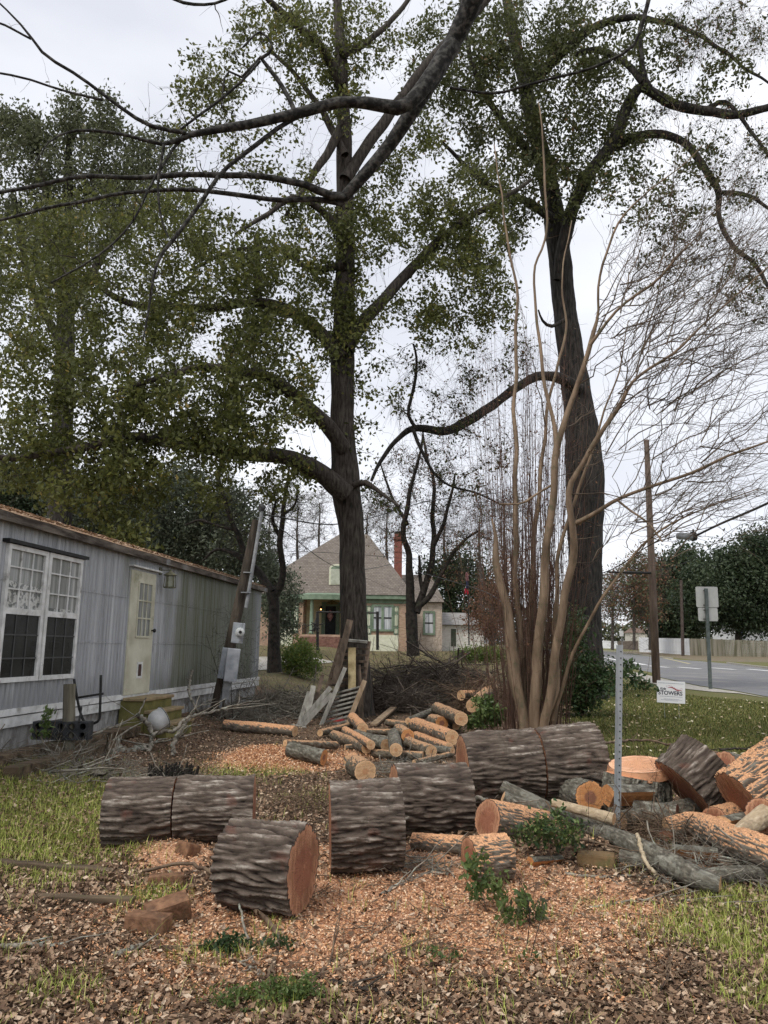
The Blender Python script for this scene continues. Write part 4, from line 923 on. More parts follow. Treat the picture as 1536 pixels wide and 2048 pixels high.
for k in range(8):
    y = 1376 + k * 9.8; xr = 724 - (y - 1370) * .40; xl = 676 - (y - 1376) * .42; m = MB(); bar(m, (xl, y + 9, dp + .1 - .04 * k), (xr, y - 3, dp + .1 - .04 * k), 3, .02); m.build('slat', greyb, pB, local=False)
BG_ = 'loose boards leaning on the main tree'
for a, b, w_, mt_, lb in (((700, 1240, 16.3), (668, 1368, 15.9), 13, 'pal', 'dark heavy plank leaning across the trunk, tallest of the boards'),
                     ((704, 1296, 16.2), (704, 1378, 15.9), 15, 'moss', 'yellowish lichened upright board on the trunk'),
                     ((716, 1330, 16.2), (724, 1448, 15.9), 10, 'pal', 'dark upright board right of the yellowish one'),
                     ((627, 1372, 15.6), (612, 1444, 15.2), 10, 'grey', 'short silver-grey board standing left of the other boards'),
                     ((618, 1384, 15.7), (598, 1448, 15.3), 8, 'grey', 'leftmost thin grey board, mostly behind the short one'),
                     ((661, 1375, 15.4), (596, 1452, 15.0), 9, 'grey', 'silver-grey board slanting down to the left, upper of two'),
                     ((664, 1388, 15.2), (602, 1455, 14.9), 9, 'grey', 'silver-grey board slanting down to the left, lower of two'),
                     ((645, 1350, 15.9), (632, 1400, 15.6), 8, 'pal', 'short dark board behind the silver-grey ones'),
                     ((583, 1452, 14.9), (612, 1458, 14.7), 8, 'grey', 'short grey plank lying flat left of the boards')):
    p, q = pt(*a), pt(*b); m = MB(); bar(m, a, b, w_, .03); o = m.build('board', {'pal': pal, 'moss': mossb, 'grey': greyb}[mt_]); tag(o, lb, 'board', BG_)
m = MB(); p, q = G(747, 1456), G(787, 1428); m.beam(p + np.array([0, 0, .06]), q + np.array([0, 0, .14]), .14, .035, ref=(0, 0, 1)); tag(m.build('board', tanb), 'flat light brown board lying between the pallets and the firewood', 'board')
# red object glimpsed under the low pallet
m = MB(); c_ = pt(674, 1443, 16.1); m.lathe(c_ - np.array([0, 0, .06]), [(.15, 0), (.17, .04), (.17, .08), (.14, .11)], 16); tag(m.build('red_lid', pm('faded_red_plastic', (.22, .02, .02), (.32, .04, .035), 6)), 'faded red plastic lid under the low pallet', 'lid')

# ================================================================== POSTS, SIGNS, POLES ON THE RIGHT
# metal U-channel post
pb_ = G(1233, 1672); dU = pb_[1]; tU = pt(1240, 1290, dU - .04)
up_ = thing('metal_post', pb_, 'grey galvanised channel post standing among the logs at the right', 'post')
m = MB(); wU = 13 * dU / F
prof = [(-.5, .25), (-.32, .25), (-.28, -.35), (.28, -.35), (.32, .25), (.5, .25), (.5, .17), (.38, .17), (.33, -.47), (-.33, -.47), (-.38, .17), (-.5, .17)]
A_ = pb_ - np.array([0, 0, .15])
V = [(A_ + np.array([a * wU, b * wU, 0])) for a, b in prof] + [(tU + np.array([a * wU, b * wU, 0])) for a, b in prof]; n = len(prof)
m.add(V, [(i, (i + 1) % n, n + (i + 1) % n, n + i) for i in range(n)] + [tuple(range(n, 2 * n)), tuple(range(n))[::-1]])
m.build('channel', pm('galvanised_post', (.20, .215, .22), (.34, .36, .37), 1, (8, 8, 1.5), 5, .5, .1, dirt=((.13, .13, .12), 5, .6)), up_, local=False)
m = MB()
for k in range(30):
    c_ = A_ + (tU - A_) * (k + 1) / 31; m.lathe((c_[0], c_[1] - wU * .475, c_[2]), [(.006, -.003), (.006, .0015)], 8, 'y')
m.build('bolt_holes', black, up_, local=False)
# utility pole
wood = pm('pole_wood', (.085, .06, .045), (.20, .15, .12), 1, (6, 6, 1), 6, .9, .4, .02)
b_ = G(1313, 1367); dU = b_[1]; tp = pt(1293, 880, dU)
p_ = thing('utility_pole', b_, 'tall bare wooden utility pole by the roadside at the right', 'utility pole')
m = MB(); m.tube([b_ - np.array([0, 0, .2]), b_ * .5 + tp * .5, tp], [.17, .15, .11], 14); m.build('pole', wood, p_, local=False, smooth=True)
m = MB(); q1 = pt(1302, 1146, dU - .2); q2 = pt(1214, 1144, dU - .2); m.tube([q1, (q1 + q2) / 2, q2], [.05, .055, .03], 8); m.build('cable_arm', black, p_, local=False)
b2 = G(1366, 1312); t2 = pt(1362, 1160, b2[1]); p_ = thing('utility_pole', b2, 'dark far utility pole in front of the white fence across the road', 'utility pole')
m = MB(); m.tube([b2, t2], [.24, .2], 10); m.build('pole', pm('dark_pole', (.05, .035, .03), (.09, .07, .06), 3), p_, local=False)
# road sign seen from behind
b_ = G(1421, 1379); dS_ = b_[1]; s_ = dS_ / F; t_ = pt(1412, 1177, dS_)
sg = thing('road_sign', b_, 'blank grey backs of two stacked road signs on a green-grey post', 'road sign')
m = MB(); m.beam(b_ - np.array([0, 0, .2]), t_, 6 * s_, 4 * s_, ref=(0, 1, 0)); m.build('post', pm('sign_post', (.07, .085, .08), (.13, .15, .14), 6), sg, local=False)
alu = pm('sign_back', (.40, .40, .38), (.52, .52, .50), 2, bump=0, rough=.5)
def panel(cx, cy, w_, h_, d, mat, name, parent, r=.05, th=.006, tilt=0.0, label=None):
    c = pt(cx, cy, d); W_, H_ = w_ * d / F / 2, h_ * d / F / 2; m = MB(); P = []
    for qx, qz, a0_ in ((1, 1, 0), (-1, 1, 90), (-1, -1, 180), (1, -1, 270)):
        for k in range(4):
            a = math.radians(a0_ + k * 30); P.append((qx * (W_ - r) + r * math.cos(a), qz * (H_ - r) + r * math.sin(a)))
    ct, st = math.cos(tilt), math.sin(tilt); n = len(P)
    V = [(c[0] + x * ct + z * st, c[1] + y, c[2] - x * st + z * ct) for y in (-th, th) for x, z in P]
    m.add(V, [tuple(range(n)), tuple(range(n, 2 * n))[::-1]] + [(i, i + n, (i + 1) % n + n, (i + 1) % n) for i in range(n)]); return m.build(name, mat, parent, local=False, label=label)
panel(1414, 1194, 44, 41, dS_ + .10, alu, 'sign_panel', sg, label='upper larger panel'); panel(1416, 1229, 39, 26, dS_ + .10, alu, 'sign_panel', sg, label='lower smaller panel')
m = MB()
for y in (1181, 1210, 1220, 1238):
    c_ = pt(1413.5, y, dS_ - .06); m.beam(c_ + np.array([-.08, .10, 0]), c_ + np.array([.08, .10, 0]), .035, .035)
m.build('clamps', black, sg, local=False)
# small far sign
b_ = G(1246, 1309); d_ = b_[1]; sm_ = thing('small_sign', b_, 'small white sign on a thin post far down the road', 'sign')
m = MB(); m.tube([b_, pt(1243, 1266, d_)], [.05, .05], 6); m.build('post', galv, sm_, local=False); panel(1243, 1267, 8, 11, d_ - .12, paint, 'sign_panel', sm_, r=.04)
# yard sign
d_ = 17.2; ys_ = thing('yard_sign', pt(1342, 1424, d_), 'white campaign yard sign with red swoosh standing on the lawn', 'yard sign')
wm = pm('sign_plastic', (.74, .74, .74), (.80, .80, .80), 2, bump=0, rough=.4)
TL = math.radians(2.6); panel(1342, 1384, 55, 42, d_, wm, 'sign_board', ys_, r=.004, th=.004, tilt=TL)
wire = MB(); c_ = pt(1342, 1384, d_); sU = d_ / F
for dx in (-14, 14): wire.tube([c_ + np.array([dx * sU, .006, -.20]), c_ + np.array([dx * sU, .006, -.56])], [.004, .004], 6); 
w_o = wire.build('wire_stake', galv, ys_, local=False)
def signtext(txt, px, py, size, mat, name='lettering', shear=0.0, ex=.001, bold=.0):
    cu = bpy.data.curves.new('lettering', 'FONT'); cu.body = txt; cu.size = size; cu.shear = shear; cu.extrude = ex; cu.align_x = 'CENTER'; cu.align_y = 'CENTER'; cu.offset = bold
    tmp = bpy.data.objects.new('tmp', cu); COL.objects.link(tmp); bpy.context.view_layer.update()
    me = bpy.data.meshes.new_from_object(tmp.evaluated_get(bpy.context.evaluated_depsgraph_get())); bpy.data.objects.remove(tmp)
    me.materials.clear(); me.materials.append(mat); o = bpy.data.objects.new(name, me); COL.objects.link(o); o.parent = ys_
    c = pt(px, py, d_) + np.array([0, -.0065, 0]); o.location = Vector([float(x) for x in (c - np.array(ys_.location))]); o.rotation_euler = (PI / 2, TL, 0); return o
ink = pm('navy_ink', (.010, .012, .03), (.014, .016, .035), 2, bump=0); redink = pm('red_ink', (.30, .015, .03), (.36, .02, .04), 2, bump=0); greyink = pm('grey_ink', (.25, .27, .32), (.30, .32, .36), 2, bump=0)
signtext('STOWERS', 1340.5, 1386.4, .118, ink, bold=.0022); signtext('Kyle', 1325.5, 1377.2, .072, ink, shear=.3, bold=.0012)
def onsign(u, v): return pt(1342, 1384, d_) + np.array([u * math.cos(TL) + v * math.sin(TL), -.0068, -u * math.sin(TL) + v * math.cos(TL)])
m = MB(); N = 24; V = []
for k in range(N + 1):
    a = k / N; u = -.075 + .33 * a; vv_ = .075 + .028 * math.sin(a * 2 * PI * .95 + .35) - .012 * a; h = .011 * math.sin(PI * min(1, a * 1.02)) ** .7 + .001
    V += [tuple(onsign(u, vv_ + h)), tuple(onsign(u, vv_ - h))]
m.add(V, [(2 * k, 2 * k + 1, 2 * k + 3, 2 * k + 2) for k in range(N)]); m.build('swoosh', redink, ys_, local=False)
m = MB()
for k in range(11):
    a = k / 10; u = -.095 + .33 * a; v0 = .108 + .03 * math.sin(a * 2 * PI * .9 + .5) - .015 * a; c0_ = onsign(u, v0); R_ = .0105
    star = [tuple(onsign(u + (R_ if j % 2 == 0 else R_ * .45) * math.sin(j * PI / 5), v0 + (R_ if j % 2 == 0 else R_ * .45) * math.cos(j * PI / 5))) for j in range(10)]
    m.add(star + [tuple(c0_)], [(j, (j + 1) % 10, 10) for j in range(10)])
m.build('stars', redink, ys_, local=False)
m = MB()
for (u0_, u1_, v_, h) in ((-.28, .28, .185, .010), (-.25, .25, -.098, .008), (-.16, .18, -.150, .006), (-.22, .24, -.168, .006), (-.12, .15, -.186, .005)):
    u = u0_
    while u < u1_:
        l = random.uniform(.012, .04); m.add([tuple(onsign(a, b)) for a, b in ((u, v_ - h / 2), (min(u + l, u1_), v_ - h / 2), (min(u + l, u1_), v_ + h / 2), (u, v_ + h / 2))], [(0, 1, 2, 3)]); u += l + .006
m.build('fine_print', greyink, ys_, local=False)
# fences across the road
wf = pm('white_fence_paint', (.62, .63, .64), (.76, .77, .78), 1, (1.5, 1.5, .3), 4, bump=.1, dirt=((.42, .42, .40), .4, .62))
of = pm('weathered_fence', (.10, .095, .06), (.27, .25, .20), 1, (2.2, 2.2, .2), 5, .9, .3)
def fence(name, L, label, mat, wpk=.14, cat='fence', group=None, gap=.012):
    """L: (px, bottom py, top py); individual pickets in one mesh"""
    pts_ = [(G(a, b), b - c) for a, b, c in L]; root = thing(name, pts_[0][0], label, cat, group)
    m = MB(); rl = MB(); po = MB()
    for (p, hp), (q, hq) in zip(pts_[:-1], pts_[1:]):
        p = p.copy(); q = q.copy(); hP = hp * p[1] / F; hQ = hq * q[1] / F; Lg = np.linalg.norm(q - p); n = max(1, int(Lg / (wpk + gap))); d = (q - p) / Lg
        n = min(n, 260); st_ = Lg / n
        for k in range(n):
            a = p + d * st_ * (k + .04); b = p + d * st_ * (k + .92); h = hP + (hQ - hP) * k / n + random.uniform(-.02, .02); nn = np.array([-d[1], d[0], 0]) * random.uniform(.010, .022)
            m.add([a + nn, b + nn, b - nn, a - nn, a + nn + [0, 0, h], b + nn + [0, 0, h], b - nn + [0, 0, h], a - nn + [0, 0, h]], [(0, 3, 2, 1), (4, 5, 6, 7), (0, 1, 5, 4), (1, 2, 6, 5), (2, 3, 7, 6), (3, 0, 4, 7)])
        for f_ in (.2, .8): rl.beam(p + np.array([.0, .06, hP * f_]), q + np.array([0, .06, hQ * f_]), .05, .09)
    m.build('pickets', mat, root, local=False); rl.build('rails', mat, root, local=False); return root
fence('white_fence', [(1279, 1304, 1275), (1320, 1306, 1277), (1380, 1310.5, 1278)], 'tall white board fence behind the roadside utility poles', wf, .3, group='board fences across the road')
fence('wooden_fence', [(1380.5, 1310.5, 1278), (1450, 1312.5, 1280), (1545, 1314.5, 1283), (1640, 1317, 1284)], 'weathered grey-green wooden fence at the right behind the road signs', of, .2, group='board fences across the road')
fence('white_fence', [(1202, 1296.5, 1281.5), (1235, 1297.3, 1283)], 'low far white fence with dark marks beyond the bend', wf, .5, group='board fences across the road')
fence('wooden_fence', [(1236, 1297.5, 1283), (1277, 1301, 1282)], 'brown far fence between the two white fences', pm('brown_fence', (.10, .075, .055), (.18, .14, .11), 2), .3, group='board fences across the road')
# white house with blue awning behind the wooden fence
dW = 150.0; hb = pt(1500, 1312, dW); wh = thing('white_house', hb, 'white house with a dark blue awning half hidden by the live oaks at the right', 'house')
x0_, x1_ = pt(1462, 1290, dW)[0], pt(1580, 1290, dW)[0]; zt_ = pt(1500, 1253, dW)[2]
m = MB(); m.box((x0_, dW, 0), (x1_, dW + 8, zt_)); m.build('wall', pm('white_siding', (.55, .56, .57), (.68, .69, .70), 1, (.2, .2, 4)), wh, local=False)
m = MB(); m.add([(x0_ - .5, dW - .5, zt_), (x1_ + .5, dW - .5, zt_), (x1_ + .5, dW + 8.5, zt_), (x0_ - .5, dW + 8.5, zt_), (x0_ + 1, dW + 4, zt_ + 2), (x1_ - 1, dW + 4, zt_ + 2)], [(0, 1, 5, 4), (1, 2, 5), (2, 3, 4, 5), (3, 0, 4), (0, 3, 2, 1)]); m.build('roof', pm('pale_roof', (.30, .30, .31), (.42, .42, .43), 3), wh, local=False)
a, b = pt(1473, 1268, dW - 1.3), pt(1488, 1268, dW - 1.3); c_, e_ = pt(1476, 1261, dW - .02), pt(1486, 1261, dW - .02); m = MB(); m.add([a, b, e_, c_, a - [0, 0, .2], b - [0, 0, .2]], [(0, 1, 2, 3), (4, 5, 1, 0)]); m.build('awning', pm('blue_awning', (.02, .03, .06), (.035, .05, .09), 3), wh, local=False)
p, q = pt(1476, 1284, dW), pt(1484, 1268, dW); m = MB(); m.box((p[0], dW - .06, p[2]), (q[0], dW - .01, q[2])); m.build('window', dk, wh, local=False)
# far pale house behind white fence
dW = 290.0; hb = pt(1295, 1290, dW); wh = thing('far_house', hb, 'pale low house with a brown roof glimpsed behind the white fence', 'house')
a, b = pt(1262, 1290, dW), pt(1306, 1266, dW); m = MB(); m.box((a[0], dW, 0), (b[0], dW + 7, b[2])); m.build('wall', pm('far_wall', (.45, .42, .36), (.55, .52, .46), 2), wh, local=False)
m = MB(); z_ = b[2]; m.add([(a[0] - .5, dW - .5, z_), (b[0] + .5, dW - .5, z_), (b[0] + .5, dW + 7.5, z_), (a[0] - .5, dW + 7.5, z_), (a[0] + 1, dW + 3.5, z_ + 1.8), (b[0] - 1, dW + 3.5, z_ + 1.8)], [(0, 1, 5, 4), (1, 2, 5), (2, 3, 4, 5), (3, 0, 4), (0, 3, 2, 1)]); m.build('roof', pm('far_roof', (.12, .08, .06), (.2, .14, .11), 2), wh, local=False)

# ================================================================== OVERHEAD CABLES
def cable(L, r, label, name='cable', group='overhead lines', mat=None, sag=0, cat='cable'):
    P = np.array([pt(*q) for q in L]); P = smoothpath(P, 24) if len(P) > 2 else P[0] + (P[1] - P[0]) * np.linspace(0, 1, 24)[:, None]
    if sag: t_ = np.linspace(0, 1, 24); P[:, 2] -= sag * 4 * t_ * (1 - t_)
    V, _ = sweep(P, r, 6); o = mesh_np(name, V, ringfaces(24, 6), mat or black); return tag(o, label, cat, group)
cable([(1640, 948, 20), (1536, 1006, 24), (1440, 1048, 27), (1389, 1073, 28.5)], .045, 'thick black cable descending from the upper right to the grey splice case')
cable([(1350, 1073, 28.7), (1300, 1090, 29.6), (1214, 1143, 32), (1100, 1170, 36)], .022, 'black cable continuing left from the splice case past the utility pole')
sc_o = thing('splice_case', pt(1370, 1070, 28.6), 'grey cylindrical splice case hanging on the thick black cable', 'cable case', 'overhead lines')
m = MB(); a, b = pt(1352, 1072, 28.7), pt(1386, 1073, 28.6); m.tube([a, a + (b - a) * .08, a + (b - a) * .85, b], [.06, .12, .14, .15], 12); m.build('case', galv, sc_o, local=False)
m = MB(); m.tube([b - [.05, 0, 0], b + [.10, 0, .02]], [.19, .17], 12); m.tube([b + [0.02, 0, .1], b + [.02, 0, .28]], [.05, .03], 6); m.build('end_cap', black, sc_o, local=False)
for L, r, lb in (([(1600, 1040, 26), (1480, 1050, 32), (1310, 1142, 40), (1000, 1152, 60)], .012, 'thin line crossing the right-hand live oaks'),
                 ([(520, 1028, 14.5), (690, 1047, 19), (860, 1002, 26), (1000, 985, 30)], .014, 'service line running right from the weatherhead in front of the chimney top'),
                 ([(520, 1030, 14.5), (700, 1140, 30), (840, 1115, 40)], .012, 'slack thin wire crossing the slate roof of the house'),
                 ([(1600, 900, 22), (1440, 950, 30), (1300, 1000, 38), (1180, 1030, 50)], .012, 'uppermost thin line at the right edge'),
                 ([(520, 1100, 34), (700, 1108, 34), (900, 1125, 34)], .010, 'thin line across the middle of the house roof'),
                 ([(835, 1143, 22), (960, 1180, 17), (1020, 1216, 13.5)], .010, 'pale thin wire slanting down to the tan tree')):
    cable(L, r, lb, name='wire')

# ================================================================== GREEN-TRIMMED HOUSE
DH = 60.0
def hx(px, d=DH): return pt(px, 1240, d)[0]
def hz(py, d=DH): return pt(700, py, d)[2]
gz = .78
hs = thing('house', (hx(690), DH, gz), 'tan brick house with green trim, hipped shingle roof and arched dormer behind the main tree', 'house')
bri = pm('tan_brick', (.30, .20, .135), (.44, .32, .23), 1, (3, 3, 12), 6, bump=.2, dirt=((.24, .15, .12), .6, .5))
green = pm('sage_trim', (.13, .18, .125), (.20, .26, .185), 3, bump=0); yel = pm('cream_siding', (.62, .56, .34), (.74, .68, .46), 1, (.3, .3, 8), 3, bump=.2)
creamt = pm('cream_trim', (.55, .56, .42), (.66, .66, .52), 4, bump=0)
shing = NT('roof_shingles'); v = shing.obj((1.0, 1.0, 6)); bk = shing.n('ShaderNodeTexBrick'); bk.inputs['Scale'].default_value = 1.6; vb = shing.obj((2.2, .9, 2.6))
cx_ = shing.n('ShaderNodeSeparateXYZ'); shing.l(shing.obj((1, 1, 1)), cx_.inputs[0]); cb = shing.n('ShaderNodeCombineXYZ'); shing.l(cx_.outputs[0], cb.inputs[0]); shing.l(cx_.outputs[2], cb.inputs[1]); shing.l(cb.outputs[0], bk.inputs['Vector'])
bk.inputs['Color1'].default_value = (.14, .118, .10, 1); bk.inputs['Color2'].default_value = (.21, .182, .155, 1); bk.inputs['Mortar'].default_value = (.10, .085, .072, 1); bk.inputs['Mortar Size'].default_value = .03; bk.inputs['Brick Width'].default_value = .5; bk.inputs['Row Height'].default_value = .28; bk.inputs['Scale'].default_value = 2.0
shing.col(shing.mix(shing.ramp(shing.noise(shing.obj(), 1.2, 5), [(.4, 0.0), (.7, .35)]), bk.outputs[0], (.17, .15, .13))); shingm = shing.done(.9)
curw = NT('window_with_curtain'); curw.col(curw.ramp(curw.noise(curw.obj((9, 1, .4)), 1, 3), [(.35, (.20, .22, .23)), (.6, (.55, .57, .58))])); curw.p.inputs['Coat Weight'].default_value = .5; curwm = curw.done(.4)
xL, xR = hx(500), hx(819); zF, zE = hz(1270), hz(1190)
m = MB(); m.box((xL, DH, gz - .4), (hx(606), DH + 11, zE)); m.box((hx(694), DH, gz - .4), (xR, DH + 11, zE)); m.box((hx(606) + .001, DH + 2.6, gz - .4), (hx(694) - .001, DH + 11, zE)); m.build('wall', bri, hs, local=False)
m = MB(); m.box((hx(606), DH + 2.55, zF), (hx(694), DH + 2.598, zE)); m.build('porch_siding', yel, hs, local=False)
zR = hz(1068, DH + 5.5); ov = .45
m = MB(); a = (hx(484), DH - ov, zE + .02); b = (xR + .35, DH - ov, zE + .02); c_ = (xR + .35, DH + 11.4, zE + .02); d__ = (hx(484), DH + 11.4, zE + .02); e = (hx(676, DH + 5.5), DH + 5.5, zR); f = (hx(733, DH + 5.5), DH + 5.5, zR)
m.add([a, b, c_, d__, e, f], [(0, 1, 5, 4), (1, 2, 5), (2, 3, 4, 5), (3, 0, 4), (0, 3, 2, 1)]); m.build('roof', shingm, hs, local=False)
m = MB(); m.box((xL - .3, DH - .38, zE - .30), (hx(606), DH - .0, zE)); m.box((hx(694), DH - .38, zE - .30), (xR + .2, DH - .0, zE)); m.box((xL, DH - .05, zE - .62), (hx(606), DH - .004, zE - .305)); m.box((hx(694), DH - .05, zE - .62), (xR + .02, DH - .004, zE - .305)); m.build('eave_trim', green, hs, local=False)
# rounded porch roof
m = MB(); cxp = hx(650); rp_ = hx(700) - cxp; N = 20; V = []
for k in range(N + 1):
    a = PI + PI * k / N; x, y = cxp + rp_ * 1.04 * math.cos(a), DH + 1.35 * math.sin(a)
    V += [(x, y, zE - .42), (x, y, zE - .05), (cxp + rp_ * .9 * math.cos(a), DH + .6 * math.sin(a), zE + .10), (cxp, DH, zE - .42)]
m.add(V, [(4 * k + j, 4 * k + 4 + j, 4 * k + 5 + j, 4 * k + 1 + j) for k in range(N) for j in range(2)] + [(4 * k + 3, 4 * k + 7, 4 * k + 4, 4 * k) for k in range(N)]); m.build('porch_roof', green, hs, local=False)
for px in (625, 690):
    m = MB(); m.lathe((hx(px), DH - .85, zF), [(.22, 0), (.22, .12), (.15, .16), (.13, 2.6), (.20, 2.68), (.20, zE - .42 - zF)], 14); m.build('column', green, hs, local=False, smooth=True)
m = MB(); m.box((hx(603), DH - 1.5, gz - .3), (hx(697), DH + 2.6, zF)); m.build('porch_floor', bri, hs, local=False)
stm = pm('brick_steps', (.12, .06, .045), (.22, .12, .09), 5)
for k in range(5):
    m = MB(); m.box((hx(606), DH - 1.502 - .35 * (k + 1), gz - .3), (hx(684), DH - 1.502 - .35 * k, zF - .16 * (k + 1))); m.build('step', stm, hs, local=False)
# door
p0, p1 = hx(643, DH + 2.5), hx(679, DH + 2.5); zd = hz(1213, DH + 2.5); m = MB(); m.box((p0, DH + 2.44, zF), (p0 + .28, DH + 2.54, zd + .3)); m.box((p1 - .28, DH + 2.44, zF), (p1, DH + 2.54, zd + .3)); m.box((p0, DH + 2.43, zd), (p1, DH + 2.535, zd + .32)); m.build('door_frame', green, hs, local=False)
dr_ = MB(); dr_.box((p0 + .30, DH + 2.47, zF), (p1 - .30, DH + 2.53, zd)); dro = dr_.build('door', pm('dark_door', (.018, .02, .022), (.04, .042, .045), 3, bump=0), hs, local=False)
cw_ = pt(660.5, 1230, DH + 2.4); m = MB(); m.tube([cw_ + [0, 0, -.5], cw_ + [0, 0, -.1], cw_ + [0, 0, .38]], [.05, .26, .08], 12); m.build('wreath', pm('pink_wreath', (.25, .10, .11), (.50, .33, .32), 8), hs, local=False)
c_ = pt(664, 1205, DH + 2.4); m = MB(); m.add([c_ + [-.5, 0, -.15], c_ + [.5, 0, -.15], c_ + [.35, 0, .05], c_ + [.08, 0, .12], c_ + [0, 0, .5], c_ + [-.08, 0, .12], c_ + [-.35, 0, .05], c_ + [-.5, .06, -.15], c_ + [.5, .06, -.15], c_ + [0, .06, .5]], [tuple(range(7)), (0, 7, 8, 1)]); m.build('door_crest', pm('gilt_crest', (.10, .08, .04), (.2, .17, .08), 9), hs, local=False)
c_ = pt(642, 1219, DH + 2.3); m = MB(); m.lathe(c_, [(.05, -.22), (.12, -.12), (.13, .12), (.03, .28)], 8); m.build('porch_lamp', black, hs, local=False)
gl = NT('lamp_glow'); gl.p.inputs['Emission Color'].default_value = (1, .55, .2, 1); gl.p.inputs['Emission Strength'].default_value = 3; gl.col((.8, .5, .2)); glm = gl.done(.5); m = MB(); m.lathe(c_ + [0, -.13, 0], [(.03, -.05), (.06, 0), (.03, .06)], 8); m.build('bulb', glm, hs, local=False)
def hwin(xa, xb, ya, yb, n=2, d=DH):
    x0_, x1_, z0_, z1_ = hx(xa, d), hx(xb, d), hz(yb, d), hz(ya, d); m = MB(); e = .16
    m.box((x0_, d - .10, z0_), (x0_ + e, d - .01, z1_)); m.box((x1_ - e, d - .10, z0_), (x1_, d - .01, z1_)); m.box((x0_ + e, d - .10, z1_ - e), (x1_ - e, d - .01, z1_)); m.box((x0_ + e, d - .10, z0_), (x1_ - e, d - .01, z0_ + e))
    if n == 2: xm = (x0_ + x1_) / 2; m.box((xm - .1, d - .10, z0_ + e), (xm + .1, d - .01, z1_ - e))
    wo = m.build('window', green, hs, local=False)
    m = MB(); m.box((x0_ + e, d - .04, z0_ + e), (x1_ - e, d - .005, z1_ - e)); o = m.build('pane', curwm, None); o.parent = wo; o.data.transform(Matrix.Translation(-wo.parent.location)) 
    m = MB(); zm_ = (z0_ + z1_) / 2; m.box((x0_ + e, d - .07, zm_ - .05), (x1_ - e, d - .045, zm_ + .05)); o = m.build('meeting_rail', dk, None); o.parent = wo; o.data.transform(Matrix.Translation(-wo.parent.location))
def shutter(xa, xb, ya, yb):
    x0_, x1_, z0_, z1_ = hx(xa), hx(xb), hz(yb), hz(ya); m = MB(); m.box((x0_, DH - .07, z0_), (x1_, DH - .01, z1_)); so_ = m.build('shutter', green, hs, local=False)
    m = MB(); h = z1_ - z0_; e = .09
    for u0_, u1_ in ((.02, .22), (.28, .72), (.78, .98)):
        a, b = z0_ + h * (1 - u1_), z0_ + h * (1 - u0_); 
        for q in ((x0_ + e, a, x0_ + e + .07, b), (x1_ - e - .07, a, x1_ - e, b), (x0_ + e, a, x1_ - e, a + .07), (x0_ + e, b - .07, x1_ - e, b)): m.box((q[0], DH - .085, q[1]), (q[2], DH - .072, q[3]))
    o = m.build('shutter_panels', creamt, None); o.parent = so_; o.data.transform(Matrix.Translation(-hs.location))
hwin(743, 787, 1208, 1262); shutter(787.5, 797, 1211, 1268); shutter(733, 742.5, 1211, 1268)
hwin(560, 586, 1203, 1256, 1); shutter(586.5, 596.5, 1203, 1268)
m = MB(); m.box((hx(556), DH - .03, gz), (hx(586), DH - .004, hz(1258))); m.build('panel', creamt, hs, local=False)
m = MB(); m.box((hx(733), DH - .035, gz), (hx(797), DH - .004, hz(1269))); m.build('panel', creamt, hs, local=False)
# arched dormer
dd_ = DH + .3; xa, xb, za_, zb_ = hx(656, dd_), hx(688, dd_), hz(1170, dd_), hz(1138, dd_); xc = (xa + xb) / 2; ra = (xb - xa) / 2; m = MB(); arc = [(xc + ra * math.cos(PI * k / 12), zb_ + ra * .62 * math.sin(PI * k / 12)) for k in range(13)]; outl = [(xa, za_), (xb, za_)] + arc; n = len(outl)
m.add([(x, dd_, z) for x, z in outl] + [(x, dd_ + 3.5, z) for x, z in outl], [tuple(range(n)), tuple(range(n, 2 * n))[::-1]] + [(i, (i + 1) % n, (i + 1) % n + n, i + n) for i in range(n)]); dm = m.build('dormer', creamt, hs, local=False)
m = MB(); k0 = .1
for k in range(12): z_ = za_ + .1 + (zb_ - za_ - .1) * k / 12; m.box((xa + .14, dd_ - .05, z_), (xb - .14, dd_ - .005, z_ + .065))
o = m.build('louvres', pm('louvre', (.45, .47, .38), (.6, .62, .52), 5), None); o.parent = dm; o.data.transform(Matrix.Translation(-hs.location))
m = MB(); ins = [(xc + (ra - .13) * math.cos(PI * k / 12), zb_ + (ra - .13) * .5 * math.sin(PI * k / 12)) for k in range(13)]; m.add([(x, dd_ - .03, z) for x, z in ins], [tuple(range(13))]); o = m.build('fanlight', green, None); o.parent = dm; o.data.transform(Matrix.Translation(-hs.location))
# chimney
dc = DH + 6; c0_, c1_ = hx(787, dc), hx(803, dc); m = MB(); m.box((c0_, dc, zE), (c1_, dc + .7, hz(1066, dc))); m.box((c0_ - .08, dc - .08, hz(1078, dc)), (c1_ + .08, dc + .78, hz(1072, dc))); m.build('chimney', pm('red_brick', (.16, .055, .042), (.28, .11, .08), 1, (5, 5, 14), 5, bump=.3), hs, local=False)
m = MB(); m.box((c0_ + .05, dc + .05, hz(1066, dc)), (c1_ - .05, dc + .65, hz(1061, dc))); m.build('chimney_cap', black, hs, local=False)
